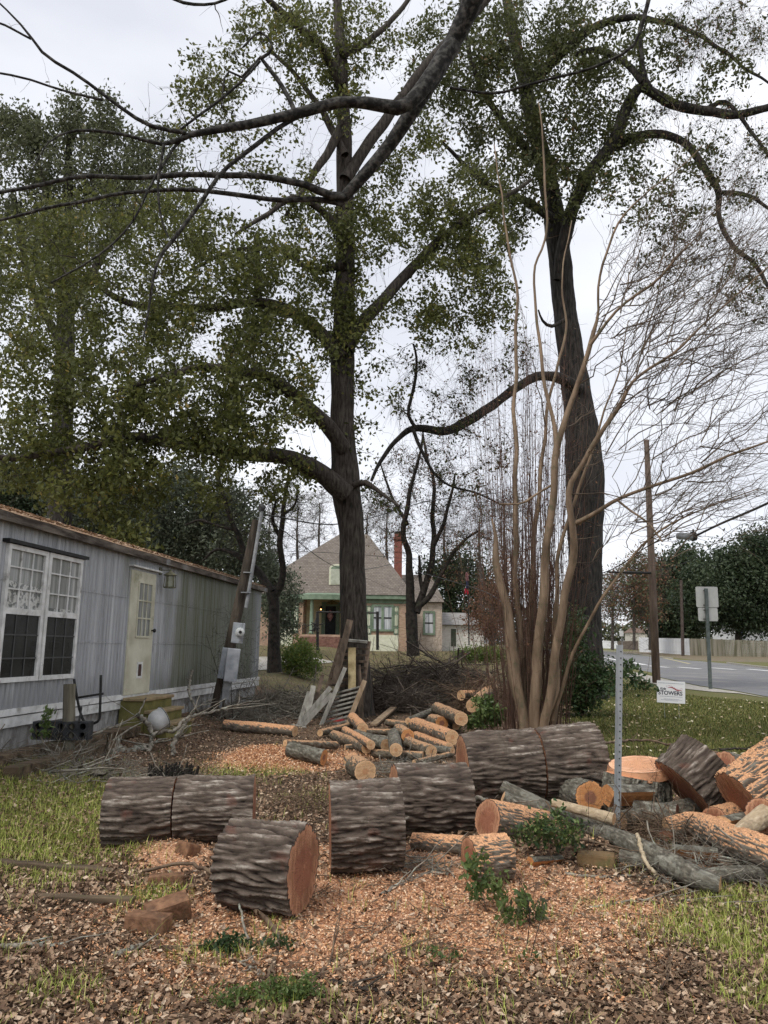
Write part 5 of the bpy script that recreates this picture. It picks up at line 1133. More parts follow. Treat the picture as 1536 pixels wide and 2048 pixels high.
# right wing
d2 = DH + 4.5; m = MB(); m.box((hx(817, d2), d2, gz - .4), (hx(884, d2), d2 + 7, hz(1203, d2))); m.build('wing_wall', pm('pale_brick', (.40, .33, .26), (.54, .46, .38), 1, (3, 3, 12)), hs, local=False)
m = MB(); z_ = hz(1202, d2); zt_ = hz(1148, d2 + 3.5); m.add([(hx(800, d2), d2 - .4, z_), (hx(888, d2), d2 - .4, z_), (hx(888, d2), d2 + 7.4, z_), (hx(800, d2), d2 + 7.4, z_), (hx(800, d2), d2 + 3.5, zt_), (hx(862, d2 + 3.5), d2 + 3.5, zt_)], [(0, 1, 5, 4), (1, 2, 5), (2, 3, 4, 5), (0, 4, 3), (0, 3, 2, 1)]); m.build('wing_roof', shingm, hs, local=False)
hwin(846, 870, 1220, 1268, 1, d2 - .01)
# low white garage
dg = 66.0; gg = thing('garage', (hx(915, dg), dg, gz - .3), 'low white outbuilding with a grey roof right of the house', 'garage')
m = MB(); m.box((hx(884, dg), dg, gz - .6), (hx(968, dg), dg + 6, hz(1248, dg))); m.build('wall', pm('white_brick', (.50, .48, .43), (.64, .62, .57), 1, (2, 2, 8)), gg, local=False)
m = MB(); z_ = hz(1247, dg); m.add([(hx(882, dg), dg - .4, z_), (hx(972, dg), dg - .4, z_), (hx(972, dg), dg + 6, z_), (hx(882, dg), dg + 6, z_), (hx(884, dg), dg + 3, hz(1220, dg)), (hx(940, dg), dg + 3, hz(1220, dg))], [(0, 1, 5, 4), (1, 2, 5), (2, 3, 4, 5), (3, 0, 4), (0, 3, 2, 1)]); m.build('roof', pm('grey_roof', (.19, .18, .17), (.28, .27, .26), 3), gg, local=False)
m = MB(); m.box((hx(902, dg), dg - .03, hz(1290, dg)), (hx(912, dg), dg - .005, hz(1255, dg))); m.build('door', pm('green_door', (.05, .06, .04), (.09, .10, .07), 3), gg, local=False)
# black pipe frame (swing frame) before the house
df = 48.0; pf = thing('pipe_frame', pt(690, 1300, df), 'black pipe frame with square top standing before the house', 'pipe frame')
m = MB()
for px in (635, 755): m.tube([pt(px, 1300, df), pt(px, 1223, df)], [.09, .09], 8)
m.tube([pt(633, 1224, df), pt(757, 1226, df)], [.045, .045], 8); m.build('frame', black, pf, local=False)
m = MB()
for k in range(14): c_ = pt(632 + random.uniform(-6, 5), 1256 + random.uniform(-8, 8), df - .1); m.tube([c_, c_ + RNG.normal(size=3) * .2], [.05, .03], 5)
m.build('hanging_plant', black, pf, local=False)
# porch rail
m = MB()
for px in (605, 612, 625): m.tube([pt(px, 1270, DH - 1.4), pt(px, 1250, DH - 1.4)], [.03, .03], 6)
m.tube([pt(604, 1250, DH - 1.4), pt(626, 1250, DH - 1.4)], [.03, .03], 6); m.tube([pt(605, 1258, DH - 1.45), pt(628, 1246, DH - 2)], [.025, .025], 6); m.build('porch_rail', black, hs, local=False)
# flag
dfl = 50.0; fp = thing('flagpole', pt(936, 1290, dfl), 'dark flagpole with a limp red, white and blue flag behind the brush', 'flagpole')
m = MB(); m.tube([pt(938, 1290, dfl), pt(936, 1118, dfl)], [.045, .035], 8); m.build('pole', black, fp, local=False)
for (ya, yb, x1f, c_) in ((1144, 1160, 931, (.30, .15, .16)), (1160, 1176, 932, (.03, .04, .10)), (1176, 1186, 929, (.34, .02, .04))):
    m = MB(); N = 8; V = []
    for k in range(N + 1):
        a = k / N; px = 936 + (x1f - 936) * a; pyo = 2 * math.sin(a * 7); V += [tuple(pt(px, ya + pyo + 2 * a, dfl - .05 - .08 * math.sin(a * 9))), tuple(pt(px + 1, yb + pyo * 1.5 + 2 * a, dfl - .05 - .08 * math.sin(a * 9 + 1)))]
    m.add(V, [(2 * k, 2 * k + 1, 2 * k + 3, 2 * k + 2) for k in range(N)]); m.build('flag_stripe', pm('flag_cloth', c_, tuple(x * 1.25 for x in c_), 9, bump=0), fp, local=False)

# ================================================================== TREES
class Tree:
    def __init__(s, name, base, label, group=None, cat='tree', bark='trunk', twig='twig'):
        s.root = thing(name, base, label, cat, group); s.N = []; s.Rn = []; s.V = []; s.Fq = []; s.nv = 0; s.bark = bark; s.twig = twig; s.TP = []; s.TR = []; s.tips = []
    def limb(s, P, R, n=10, wob=.02, step=None, add=True):
        """P (k,3) world, R (k,)"""
        P = np.asarray(P, float); R = np.asarray(R, float); L = np.linalg.norm(np.diff(P, axis=0), axis=1).sum()
        m = int(np.clip(L / .18, 8, 120)); S = smoothpath(np.column_stack([P, R]), m); C = S[:, :3].copy(); r = np.abs(S[:, 3]) + .001
        fade = np.minimum(np.arange(m) / 4.0, 1)[:, None] * np.clip((.14 / np.maximum(r, .02)), .2, 1.6)[:, None]
        so_ = RNG.random() * 100
        C += fade * wob * np.stack([noise3(C[:, 2] * 1.3 + so_, C[:, 0] * 1.3, 1.0), noise3(C[:, 2] * 1.3, so_ + C[:, 0] * 1.3, 5.0), noise3(C[:, 0] * 1.3 + so_, C[:, 1], 9.0)], 1) * 2.5
        ring, D = sweep(C, r, n)
        if r.max() > .035:
            d = .10 * noise3(ring[..., 0] * 3, ring[..., 1] * 3, ring[..., 2] * 1.2) + .05 * noise3(ring[..., 0] * 11, ring[..., 1] * 11, ring[..., 2] * 3)
            ring = ring + D * (d * r[:, None] * 1.6)[..., None]
        s.V.append(ring.reshape(-1, 3)); s.Fq.append(ringfaces(m, n, s.nv)); s.nv += m * n
        if add: s.N.append(C[1:]); s.Rn.append(r[1:])
        return C, r
    def plimb(s, L, d0, d1=None, n=10, wob=.02, add=True, dmid=None):
        """pixel traced limb: (px, py, width px); depth goes d0 -> d1"""
        d1 = d0 if d1 is None else d1; k = len(L); a = np.array([(q[0], q[1]) for q in L], float)
        sg = np.concatenate([[0], np.cumsum(np.linalg.norm(np.diff(a, axis=0), axis=1))]); sg /= sg[-1]
        D = d0 + (d1 - d0) * sg
        if dmid is not None: D = D + dmid * np.sin(PI * sg)
        P = [pt(q[0], q[1], dd) for q, dd in zip(L, D)]; R = [q[2] / 2 * dd / F / max(ray(q[0], q[1])[1], .5) for q, dd in zip(L, D)]
        return s.limb(P, R, n, wob, add=add)
    def grow(s, A, bend=.16, rmax=.03, rtip=.004, up=.08, K=7, jit=.03, sub=0, subl=.5, fan=None):
        """connect attractors A (n,3) to the skeleton, nearest first; new nodes join the skeleton"""
        A = np.asarray(A); N = np.concatenate(s.N); Rn = np.concatenate(s.Rn); n0 = len(N); cap = n0 + len(A) * (K - 2)
        NN = np.zeros((cap, 3)); NN[:n0] = N; RR = np.zeros(cap); RR[:n0] = Rn; cnt = n0
        d0 = np.array([np.min(((N - a) ** 2).sum(1)) for a in A]); order = np.argsort(d0); t = np.linspace(0, 1, K)[:, None]
        for i in order:
            a = A[i]; D2 = ((NN[:cnt] - a) ** 2).sum(1); dd = np.sqrt(D2) ; sc = dd * (1 + .35 * (NN[:cnt, 2] > a[2] + .3 * dd)) + (RR[:cnt] < .006) * .15
            j = int(np.argmin(sc)); p = NN[j]; L = dd[j]
            if L < .02: continue
            mid = (p + a) / 2 + RNG.normal(size=3) * bend * L + np.array([0, 0, up * L])
            C = (1 - t) ** 2 * p + 2 * t * (1 - t) * mid + t ** 2 * a
            C[1:-1] += RNG.normal(size=(K - 2, 3)) * jit * L
            r0 = min(RR[j] * .75, rmax, .006 + .011 * L); r0 = max(r0, rtip * 1.1); R = r0 + (rtip - r0) * t[:, 0] ** .8
            s.TP.append(C); s.TR.append(R); NN[cnt:cnt + K - 2] = C[2:]; RR[cnt:cnt + K - 2] = R[2:]; cnt += K - 2; s.tips.append(C)
        s.N = [NN[:cnt]]; s.Rn = [RR[:cnt]]
    def twigs(s, n, L=.5, r=.0035, droop=.0, K=5, src=None, dirv=None, spread=1.0, curl=.25, rt=.0015):
        """fine side twigs from the skeleton (or from src nodes)"""
        N = np.concatenate(s.N) if src is None else src; idx = RNG.integers(0, len(N), n); p = N[idx]
        d = RNG.normal(size=(n, 3)) * spread
        if dirv is not None: d += np.array(dirv)
        d /= np.linalg.norm(d, axis=1)[:, None]; l = L * (.4 + .9 * RNG.random(n)); t = np.linspace(0, 1, K)
        c = RNG.normal(size=(n, 3)) * curl; c[:, 2] -= droop
        C = p[:, None] + d[:, None] * (l[:, None] * t)[..., None] + c[:, None] * (l[:, None] * t ** 2)[..., None] + RNG.normal(size=(n, K, 3)) * .03 * l[:, None, None] * (t > 0)[None, :, None]
        R = np.repeat((r + (rt - r) * t)[None], n, 0)
        s.TP += list(C); s.TR += list(R); return C
    def build(s, trunkname='trunk', twigname='twigs'):
        if s.V: mesh_np(trunkname, np.concatenate(s.V), np.concatenate(s.Fq), MT[s.bark], s.root)
        if s.TP:
            Ks = sorted(set(len(c) for c in s.TP)); V = []; Q = []; b = 0
            for K in Ks:
                P = np.array([c for c in s.TP if len(c) == K]); R = np.array([r for c, r in zip(s.TP, s.TR) if len(c) == K]); v_, f = twigbatch(P, R, 3); V.append(v_); Q.append(f + b); b += len(v_)
            mesh_np(twigname, np.concatenate(V), np.concatenate(Q), MT[s.twig], s.root)
    def leaves(s, n, size, mat, spread=.14, droop=.5, src=None, name='crown', wr=.5, t0=.3, up=None):
        T = np.array(s.tips if src is None else src); i = RNG.integers(0, len(T), n); u = t0 + (1.03 - t0) * RNG.random(n); K = T.shape[1]
        x = u * (K - 1); k = np.clip(x.astype(int), 0, K - 2); f = (x - k)[:, None]; C = T[i, k] * (1 - f) + T[i, k + 1] * f + RNG.normal(size=(n, 3)) * spread
        C[:, 2] -= abs(RNG.normal(size=n)) * spread * .4
        V, Tt, r = leafquads(C, size, droop, wr, up=up); 
        # clump-wise tone as well as leaf-wise
        tone = (RNG.random(len(T))[i] * .5 + .5 * RNG.random(n)); r = np.repeat(tone, 4)
        return mesh_np(name, V, Tt, MT[mat], s.root, {'rnd': r}, smooth=False)
def blobs(L, mult=1.0, shell=0):
    out_ = []
    for (px, py, rx, ry, d, dd, n) in L:
        n = int(n * mult)
        if n < 1: continue
        a = RNG.random(n) * 2 * PI; r = np.sqrt(RNG.random(n)) ; dz = RNG.uniform(-dd, dd, n) * np.sqrt(np.clip(1 - r * r * .8, 0, 1))
        for k in range(n): out_.append(pt(px + rx * r[k] * math.cos(a[k]), py + ry * r[k] * math.sin(a[k]), d + dz[k]))
    return np.array(out_)

# ---- A: the main oak in the middle
dA = 17.2
base = pt(712, 1440, dA); base[2] = 0
A = Tree('oak_tree', base, 'massive dark-trunked oak in the centre, its low limbs reaching left over the mobile home', 'large oaks with hanging dark foliage')
tr = [(716, 1462, 96), (713, 1430, 76), (710, 1360, 62), (708, 1280, 56), (706, 1180, 52), (704, 1100, 50), (701, 1040, 52), (692, 980, 56), (688, 900, 50), (685, 820, 47), (685, 720, 46), (688, 620, 40), (690, 520, 37), (690, 420, 36), (689, 320, 32), (686, 220, 27), (682, 120, 23), (676, 20, 18), (668, -90, 12)]
A.plimb(tr, dA, dA + .6, n=28, wob=.01)
A.plimb([(690, 990, 44), (650, 952, 40), (600, 925, 34), (555, 912, 30), (460, 905, 26), (400, 890, 26), (330, 882, 22), (260, 875, 20), (180, 893, 17), (100, 905, 15), (30, 918, 13), (-50, 903, 10)], dA - .2, 13.5, n=14)
A.plimb([(688, 900, 34), (650, 845, 30), (600, 800, 24), (540, 755, 22), (470, 745, 18), (400, 735, 15), (300, 762, 10), (230, 785, 6)], dA, 14.5, n=12)
A.plimb([(686, 720, 30), (630, 655, 26), (560, 615, 24), (500, 606, 20), (400, 616, 16), (280, 608, 14), (215, 585, 12), (185, 530, 7)], dA, 19.5, n=12)
A.plimb([(512, 608, 16), (514, 570, 15), (515, 530, 13), (512, 470, 8)], 17.9, 18.4, n=8)
A.plimb([(690, 700, 34), (725, 645, 26), (775, 590, 22), (830, 530, 20), (880, 480, 16), (930, 440, 14), (1000, 400, 10), (1060, 360, 7)], dA, 19.5, n=12)
A.plimb([(690, 360, 26), (735, 290, 22), (790, 215, 20), (850, 130, 18), (920, 60, 17), (990, -20, 14), (1040, -80, 10)], dA + .2, 19.5, n=12)
A.plimb([(688, 470, 20), (640, 420, 16), (590, 395, 12), (530, 430, 9), (470, 470, 6)], dA, 15.5, n=8)
A.plimb([(686, 250, 22), (640, 330, 15), (600, 390, 9), (570, 430, 6)], dA, 16.5, n=8)
A.plimb([(684, 170, 22), (640, 90, 16), (580, 40, 14), (530, -10, 12), (480, -60, 8)], dA + .2, 16, n=8)
A.plimb([(684, 110, 18), (740, 80, 13), (800, 20, 10), (850, -50, 7)], dA + .2, 18.5, n=8)
A.plimb([(690, 530, 18), (620, 540, 12), (560, 500, 10), (470, 500, 8), (380, 540, 6)], dA, 19, n=8)
A.plimb([(700, 975, 16), (730, 965, 12), (760, 985, 8), (800, 1010, 5)], dA, 16.5, n=8)
A.plimb([(690, 310, 18), (640, 215, 12), (590, 150, 9), (540, 100, 6)], dA, 17.5, n=8)
BA = [(60, 480, 110, 90, 17, 2.5, 70), (200, 440, 130, 80, 18, 3, 90), (330, 460, 110, 90, 17.5, 3, 90), (450, 520, 120, 90, 17, 3, 110), (580, 560, 100, 110, 17, 2.5, 110), (100, 620, 120, 90, 17, 3, 110), (250, 620, 140, 95, 17, 3, 130),
      (420, 650, 140, 90, 17, 3, 140), (560, 700, 110, 90, 16.8, 2.5, 110), (80, 760, 110, 75, 15.5, 2, 90), (220, 770, 130, 75, 15.5, 2.2, 120), (380, 790, 130, 80, 15.5, 2, 130), (530, 810, 100, 70, 16, 2, 100), (90, 860, 100, 40, 14.5, 1.6, 50),
      (330, 850, 150, 45, 15, 1.6, 70), (470, 880, 90, 40, 15.5, 1.5, 45), (250, 960, 110, 70, 14.6, 1.2, 60), (130, 980, 60, 60, 14.2, 1.0, 24), (420, 960, 50, 60, 15, 1.0, 26), (270, 1050, 60, 50, 14.4, .8, 24), (220, 1040, 40, 40, 14.2, .8, 12), (560, 960, 50, 40, 15.7, .8, 16),
      (300, 900, 180, 60, 15, 1.4, 60), (60, 920, 90, 50, 14.6, 1.4, 34), (160, 930, 120, 50, 15, 1.2, 34), (300, 520, 160, 110, 19, 1.5, 60), (80, 540, 100, 110, 18.5, 1.5, 50), (690, 520, 40, 140, 17.2, .7, 60), (690, 660, 35, 80, 17.1, .6, 26), (640, 470, 60, 90, 17, 1.4, 40), (610, 930, 40, 30, 16.5, .8, 12),
      (430, 150, 80, 60, 16.5, 1.2, 34), (400, 220, 80, 60, 16.5, 1.2, 34), (560, 50, 110, 60, 17, 1.8, 60), (650, 60, 80, 80, 17.5, 1.8, 55), (740, 60, 80, 80, 18, 1.6, 50), (620, 160, 80, 70, 17.5, 1.5, 40), (690, 180, 50, 100, 17.5, 1.0, 35), (500, 280, 100, 70, 17, 1.5, 22), (560, 370, 90, 60, 17, 1.4, 22),
      (730, 470, 60, 70, 17.6, 1.4, 45), (790, 400, 80, 80, 18.3, 1.4, 55), (850, 330, 80, 80, 18.8, 1.4, 55), (880, 470, 80, 80, 18.6, 1.5, 80), (920, 560, 90, 90, 18.8, 1.5, 95), (970, 470, 60, 80, 19, 1.3, 55), (840, 620, 60, 50, 18.5, 1.2, 28), (900, 660, 70, 50, 18.6, 1.2, 26), (1000, 600, 50, 60, 19, 1.2, 34),
      (740, 640, 50, 60, 17.4, 1.0, 20), (760, 760, 50, 50, 17.6, 1.0, 12), (740, 870, 40, 50, 17.4, .8, 10), (960, 380, 70, 70, 19, 1.3, 40)]
A.grow(blobs(BA, .85), rmax=.045, rtip=.0045, up=.06, bend=.14)
A.twigs(2600, .5, .0035, droop=.25); A.twigs(1500, .9, .0045, droop=.5, K=7, curl=.35, rt=.002)
A.build(); A.leaves(84000, .112, 'leafA', spread=.13, droop=.45, wr=.56)
A.leaves(2600, .10, 'leafsprig', spread=.16, src=None, name='young_leaves') if False else None

# ---- B: the right-hand oak
dB = 23.5
base = pt(1165, 1400, dB); base[2] = 0
B = Tree('oak_tree', base, 'tall black-barked oak at the right with a leaning trunk, standing behind the tan multi-stemmed tree', 'large oaks with hanging dark foliage', bark='trunk2')
B.plimb([(1168, 1412, 112), (1165, 1370, 92), (1166, 1280, 76), (1169, 1180, 66), (1170, 1080, 68), (1170, 960, 74), (1163, 860, 64), (1148, 750, 54), (1132, 640, 46), (1122, 540, 44), (1110, 440, 42), (1094, 350, 36), (1070, 260, 31), (1050, 170, 27), (1030, 80, 22), (1008, -30, 18)], dB, dB + 1, n=30, wob=.01)
B.plimb([(1114, 560, 14), (1124, 500, 24), (1148, 410, 26), (1180, 345, 25), (1228, 280, 23), (1253, 215, 22), (1280, 176, 20), (1312, 188, 20), (1350, 210, 20), (1420, 224, 18), (1480, 230, 16), (1560, 208, 13), (1640, 180, 8)], dB, 21, n=12)
B.plimb([(1215, 300, 20), (1270, 275, 18), (1330, 270, 16), (1375, 292, 15), (1415, 345, 14), (1436, 385, 13), (1440, 440, 10), (1470, 500, 9), (1510, 530, 8), (1545, 590, 6)], dB - .5, 21, n=10)
B.plimb([(1436, 385, 9), (1490, 388, 8), (1540, 420, 6), (1600, 450, 4)], 21.6, 21, n=8)
B.plimb([(1352, 208, 12), (1410, 220, 11), (1450, 205, 9), (1500, 260, 7), (1560, 340, 5)], 22, 21, n=8)
B.plimb([(1290, 172, 12), (1282, 120, 11), (1280, 60, 9), (1300, -10, 7)], 22, 22, n=8)
B.plimb([(1285, 165, 13), (1250, 125, 12), (1190, 98, 12), (1150, 110, 10)], 22, 23, n=8)
B.plimb([(1050, 180, 24), (1120, 110, 18), (1180, 60, 16), (1240, 38, 13), (1320, 42, 10), (1400, 70, 8), (1480, 130, 6), (1540, 170, 4)], dB, 21, n=10)
B.plimb([(1160, 780, 26), (1120, 757, 21), (1090, 752, 19), (1060, 758, 18), (1000, 800, 18), (940, 840, 20), (890, 862, 18), (830, 856, 14), (795, 878, 10), (765, 915, 8), (742, 960, 6)], dB, 20.5, n=10)
B.plimb([(832, 856, 8), (815, 825, 7), (830, 770, 6), (832, 720, 5), (826, 690, 4)], 20.8, 20.5, n=8)
B.plimb([(826, 858, 8), (850, 920, 6), (890, 965, 5), (950, 985, 4), (1010, 1010, 3)], 20.8, 20.2, n=8)
B.plimb([(1108, 440, 20), (1050, 400, 15), (990, 380, 13), (930, 330, 9), (880, 280, 6)], dB, 21.5, n=8)
B.plimb([(1090, 340, 20), (1020, 260, 15), (960, 170, 12), (930, 60, 9), (920, -30, 7)], dB, 22, n=8)
B.plimb([(1130, 640, 9), (1104, 652, 7), (1086, 640, 5), (1078, 618, 3)], dB - .4, 22.5, n=8)
BB = [(940, 80, 110, 90, 22, 2, 70), (1050, 60, 110, 80, 23, 2, 85), (1000, 200, 100, 90, 22.5, 2, 75), (1110, 170, 100, 90, 23, 2, 75), (1180, 70, 90, 90, 23, 2, 60), (1010, 320, 100, 80, 22.5, 2, 65), (1090, 290, 80, 70, 23, 1.8, 50), (1110, 380, 60, 60, 23, 1.4, 26),
      (1210, 200, 80, 70, 23, 1.6, 40), (1190, 320, 70, 70, 23, 1.4, 34), (1290, 80, 80, 70, 22, 1.6, 28), (1260, 390, 90, 70, 22.6, 1.5, 26), (1250, 270, 50, 50, 22.6, 1, 20), (1400, 120, 110, 80, 21.5, 1.6, 26), (1370, 330, 80, 60, 21.6, 1.2, 14), (1330, 430, 60, 60, 22, 1.2, 14),
      (1020, 440, 60, 60, 22.6, 1.3, 28), (870, 210, 60, 70, 21.6, 1.4, 22), (860, 110, 60, 60, 21.8, 1.3, 20)]
B.grow(blobs(BB, .9), rmax=.05, rtip=.006, up=.05, bend=.15)
tipsL = list(B.tips)
SP = [(1440, 60, 110, 80, 21.3, 1.5, 80), (1480, 300, 70, 120, 21, 1.2, 70), (1500, 560, 50, 100, 21, 1, 45), (1400, 500, 80, 90, 21.4, 1.2, 35), (1300, 560, 70, 60, 22, 1, 18), (870, 760, 110, 80, 20.8, 1, 45), (950, 900, 90, 90, 20.6, 1, 45), (770, 1000, 60, 60, 20.5, .8, 16), (1000, 720, 70, 60, 21.5, 1, 25), (1350, 230, 60, 60, 21.6, 1, 18)]
B.tips = []; B.grow(blobs(SP), rmax=.03, rtip=.004, up=-.05, bend=.2)
tb = B.twigs(5400, .75, .0045, droop=.45, src=np.array([t_[-2] for t_ in B.tips] + [t_[-1] for t_ in tipsL[::3]]), K=6)
B.build(); sp_tips = B.tips; B.tips = tipsL; B.leaves(31000, .138, 'leafB', spread=.19, droop=.5, wr=.56)
B.leaves(4200, .12, 'leafB', spread=.10, src=sp_tips, name='sparse_leaves')
B.leaves(3000, .07, 'leafrust', spread=.2, src=[t_ for t_ in sp_tips], name='rusty_leaves')

# ---- C: the tan multi-stemmed tree (crape myrtle)
dC = 13.2
base = pt(1065, 1452, dC); base[2] = 0
C = Tree('crape_myrtle', base, 'bare tan smooth-barked tree with many stems fanning up behind the largest log', None, bark='myrtle', twig='myrtletwig')
thin = lambda L: [(x + (random.uniform(-5, 5) if y < 1150 else 0), y, w_ * (.70 if y > 900 else .62 if y > 650 else .5)) for x, y, w_ in L]
C.plimb(thin([(1050, 1500, 34), (1046, 1440, 32), (1030, 1350, 36), (1022, 1280, 30), (1014, 1210, 24), (1000, 1130, 22), (992, 1080, 12), (986, 1036, 4)]), dC, dC, n=14)
C.plimb(thin([(1068, 1500, 32), (1070, 1430, 32), (1072, 1330, 30), (1084, 1230, 27), (1094, 1130, 24), (1104, 1000, 21), (1110, 920, 20), (1122, 868, 20), (1145, 800, 17), (1170, 730, 15), (1184, 670, 14), (1200, 622, 10), (1205, 565, 9), (1212, 510, 9), (1240, 445, 8), (1290, 392, 6), (1350, 340, 4), (1400, 290, 3)]), dC, 11.5, n=12)
C.plimb(thin([(1110, 915, 16), (1109, 850, 13), (1092, 790, 11), (1076, 700, 10), (1068, 600, 10), (1070, 540, 9), (1086, 480, 9), (1089, 380, 8), (1083, 280, 6), (1080, 205, 4)]), 12.6, 12.8, n=10)
C.plimb(thin([(1082, 1500, 30), (1090, 1430, 28), (1106, 1360, 27), (1116, 1290, 25), (1131, 1200, 23), (1142, 1100, 21), (1146, 980, 17), (1160, 930, 14), (1200, 868, 14), (1236, 808, 15), (1256, 768, 10), (1290, 742, 9), (1350, 700, 8), (1420, 635, 7), (1500, 562, 6), (1580, 500, 4)]), dC, 10.8, n=12)
C.plimb(thin([(1145, 1050, 16), (1185, 1030, 12), (1235, 1003, 10), (1290, 980, 9), (1380, 945, 8), (1460, 908, 7), (1560, 872, 4)]), 12.8, 10.8, n=8)
C.plimb(thin([(1238, 1002, 7), (1262, 1020, 6), (1290, 1042, 6), (1322, 1082, 4)]), 12.3, 11.9, n=8)
C.plimb(thin([(1180, 690, 12), (1215, 645, 11), (1262, 598, 10), (1312, 560, 10), (1350, 522, 9), (1379, 486, 8)]), 12, 11.2, n=8)
C.plimb(thin([(1060, 1500, 22), (1050, 1400, 19), (1034, 1200, 17), (1030, 1000, 14), (1034, 800, 12), (1030, 600, 11), (1020, 500, 9), (1000, 390, 6), (984, 290, 4)]), dC + .2, dC + .6, n=10)
C.plimb(thin([(1072, 1500, 20), (1060, 1300, 17), (1064, 1100, 14), (1085, 950, 11), (1100, 800, 9), (1125, 680, 8), (1130, 560, 6), (1150, 440, 4)]), dC + .3, dC + .8, n=10)
C.plimb(thin([(1112, 965, 7), (1075, 985, 6), (1040, 1003, 6), (996, 1008, 4)]), 12.8, 12.2, n=8)
C.plimb(thin([(1096, 1500, 20), (1110, 1400, 17), (1112, 1250, 14), (1118, 1100, 11), (1150, 1000, 9), (1190, 880, 7), (1230, 760, 5), (1260, 640, 3)]), dC + .2, dC - .5, n=8)
C.plimb(thin([(1104, 1440, 12), (1150, 1300, 9), (1200, 1200, 8), (1260, 1120, 7), (1330, 1060, 6), (1420, 1010, 4), (1520, 980, 3)]), dC, 11.5, n=8)
m0 = C.N[:]; 
FN = [(1300, 600, 120, 110, 11.8, 1.2, 55), (1400, 760, 130, 140, 11.5, 1.3, 75), (1300, 900, 110, 100, 12, 1.2, 50), (1430, 950, 110, 100, 11.5, 1.2, 45), (1250, 1080, 90, 70, 12.3, 1, 30), (1380, 460, 120, 110, 11.5, 1.2, 45), (1240, 700, 70, 90, 12.2, 1, 35), (1480, 640, 70, 120, 11.2, 1, 35), (1330, 330, 100, 80, 12, 1, 18), (1250, 480, 60, 80, 12.2, 1, 18), (1150, 380, 60, 110, 12.8, .8, 16), (1350, 1080, 100, 60, 11.8, .8, 16)]
C.grow(blobs(FN), rmax=.022, rtip=.003, up=.05, bend=.07, jit=.012, K=8)
NN_ = np.concatenate(C.N); DN = NN_ - CAMP; fz_ = DN @ fw; NPX = CX + F * (DN @ RT) / fz_; NPY = CY - F * (DN @ UP) / fz_
cand = np.where((NPX > 1085) & (NPX < 1420) & (NPY > 480) & (NPY < 1150))[0]
fanC = []
for k in range(135):
    i = int(RNG.choice(cand)); yt = random.uniform(520, 1120); i = int(cand[np.argmin(abs(NPY[cand] - yt) + 60 * RNG.random(len(cand)))]); x_, y_, d_ = NPX[i], NPY[i], NN_[i][1]; an = math.radians(random.uniform(12, 74) if random.random() < .8 else random.uniform(-12, 105)); Lp = random.uniform(150, 430)
    ex, ey = x_ + Lp * math.cos(an), y_ - Lp * math.sin(an) * .9; e_ = pt(ex, ey, d_ + random.uniform(-1.3, .5)); t_ = np.linspace(0, 1, 10)[:, None]
    mid = (NN_[i] + e_) / 2 + np.array([0, 0, random.uniform(-.05, .16)]) * np.linalg.norm(e_ - NN_[i]) + RNG.normal(size=3) * .06; c_ = (1 - t_) ** 2 * NN_[i] + 2 * t_ * (1 - t_) * mid + t_ ** 2 * e_; c_[1:] += RNG.normal(size=(9, 3)) * .034
    C.TP.append(c_); C.TR.append(np.linspace(random.uniform(.007, .016), .0028, 10)); fanC.append(c_)
FC_ = np.array(fanC); n = 1300; i = RNG.integers(0, len(FC_), n); k = RNG.integers(2, 9, n); dv = FC_[i, k + 1] - FC_[i, k - 1]; dv /= np.linalg.norm(dv, axis=1)[:, None]; dv = dv + RNG.normal(size=(n, 3)) * .5 + np.array([0, 0, .12]); l = .25 + .8 * RNG.random(n) ** 1.5
t_ = np.linspace(0, 1, 6); cu = RNG.normal(size=(n, 3)) * .12; S_ = FC_[i, k][:, None] + dv[:, None] * (l[:, None] * t_)[..., None] + cu[:, None] * (l[:, None] * t_ ** 2)[..., None] + RNG.normal(size=(n, 6, 3)) * .022 * (t_ > 0)[None, :, None]
C.TP += list(S_); C.TR += list(np.repeat(np.linspace(.0038, .0018, 6)[None], n, 0))
C.twigs(1500, .32, .003, dirv=(.6, -.1, .7), spread=.7, curl=.12, rt=.0016, src=S_[:, 1:].reshape(-1, 3))
C.build()
# thin reddish shoots in the clump
C2 = Tree('sapling_thicket', base + np.array([-.25, .5, 0]), 'thicket of thin reddish bare shoots packed around the tan stems', None, cat='shrub', twig='redtwig')
Ps = []; 
for k in range(230):
    a = random.random() ** .8; x0_ = random.gauss(1060, 34); d_ = dC + random.uniform(-.1, 1.6); topy = random.uniform(640, 1180); xt = x0_ + (x0_ - 1060) * random.uniform(.3, 1.3) + random.gauss(-8, 18)
    b_ = pt(x0_, 1470, d_); b_[2] = 0; e_ = pt(xt, topy, d_ + random.uniform(-.4, .4)); mid = (b_ + e_) / 2 + RNG.normal(size=3) * .08
    t_ = np.linspace(0, 1, 9)[:, None]; c_ = (1 - t_) ** 2 * b_ + 2 * t_ * (1 - t_) * mid + t_ ** 2 * e_; c_[1:] += RNG.normal(size=(8, 3)) * .015; r_ = random.uniform(.005, .011)
    C2.TP.append(c_); C2.TR.append(np.linspace(r_, .0022, 9)); C2.N.append(c_[2:]); C2.Rn.append(np.full(7, .004))
C2.twigs(2600, .45, .003, dirv=(0, 0, .9), spread=.6, curl=.2, rt=.0015); C2.build(); C2.root.children[0]['kind'] = 'stuff'; C2.tips = [c_[[2, 3, 4, 5, 6, 7, 8]] for c_ in C2.TP if len(c_) == 9]
C2.leaves(1600, .05, 'leafrust', spread=.10, name='dead_leaves')

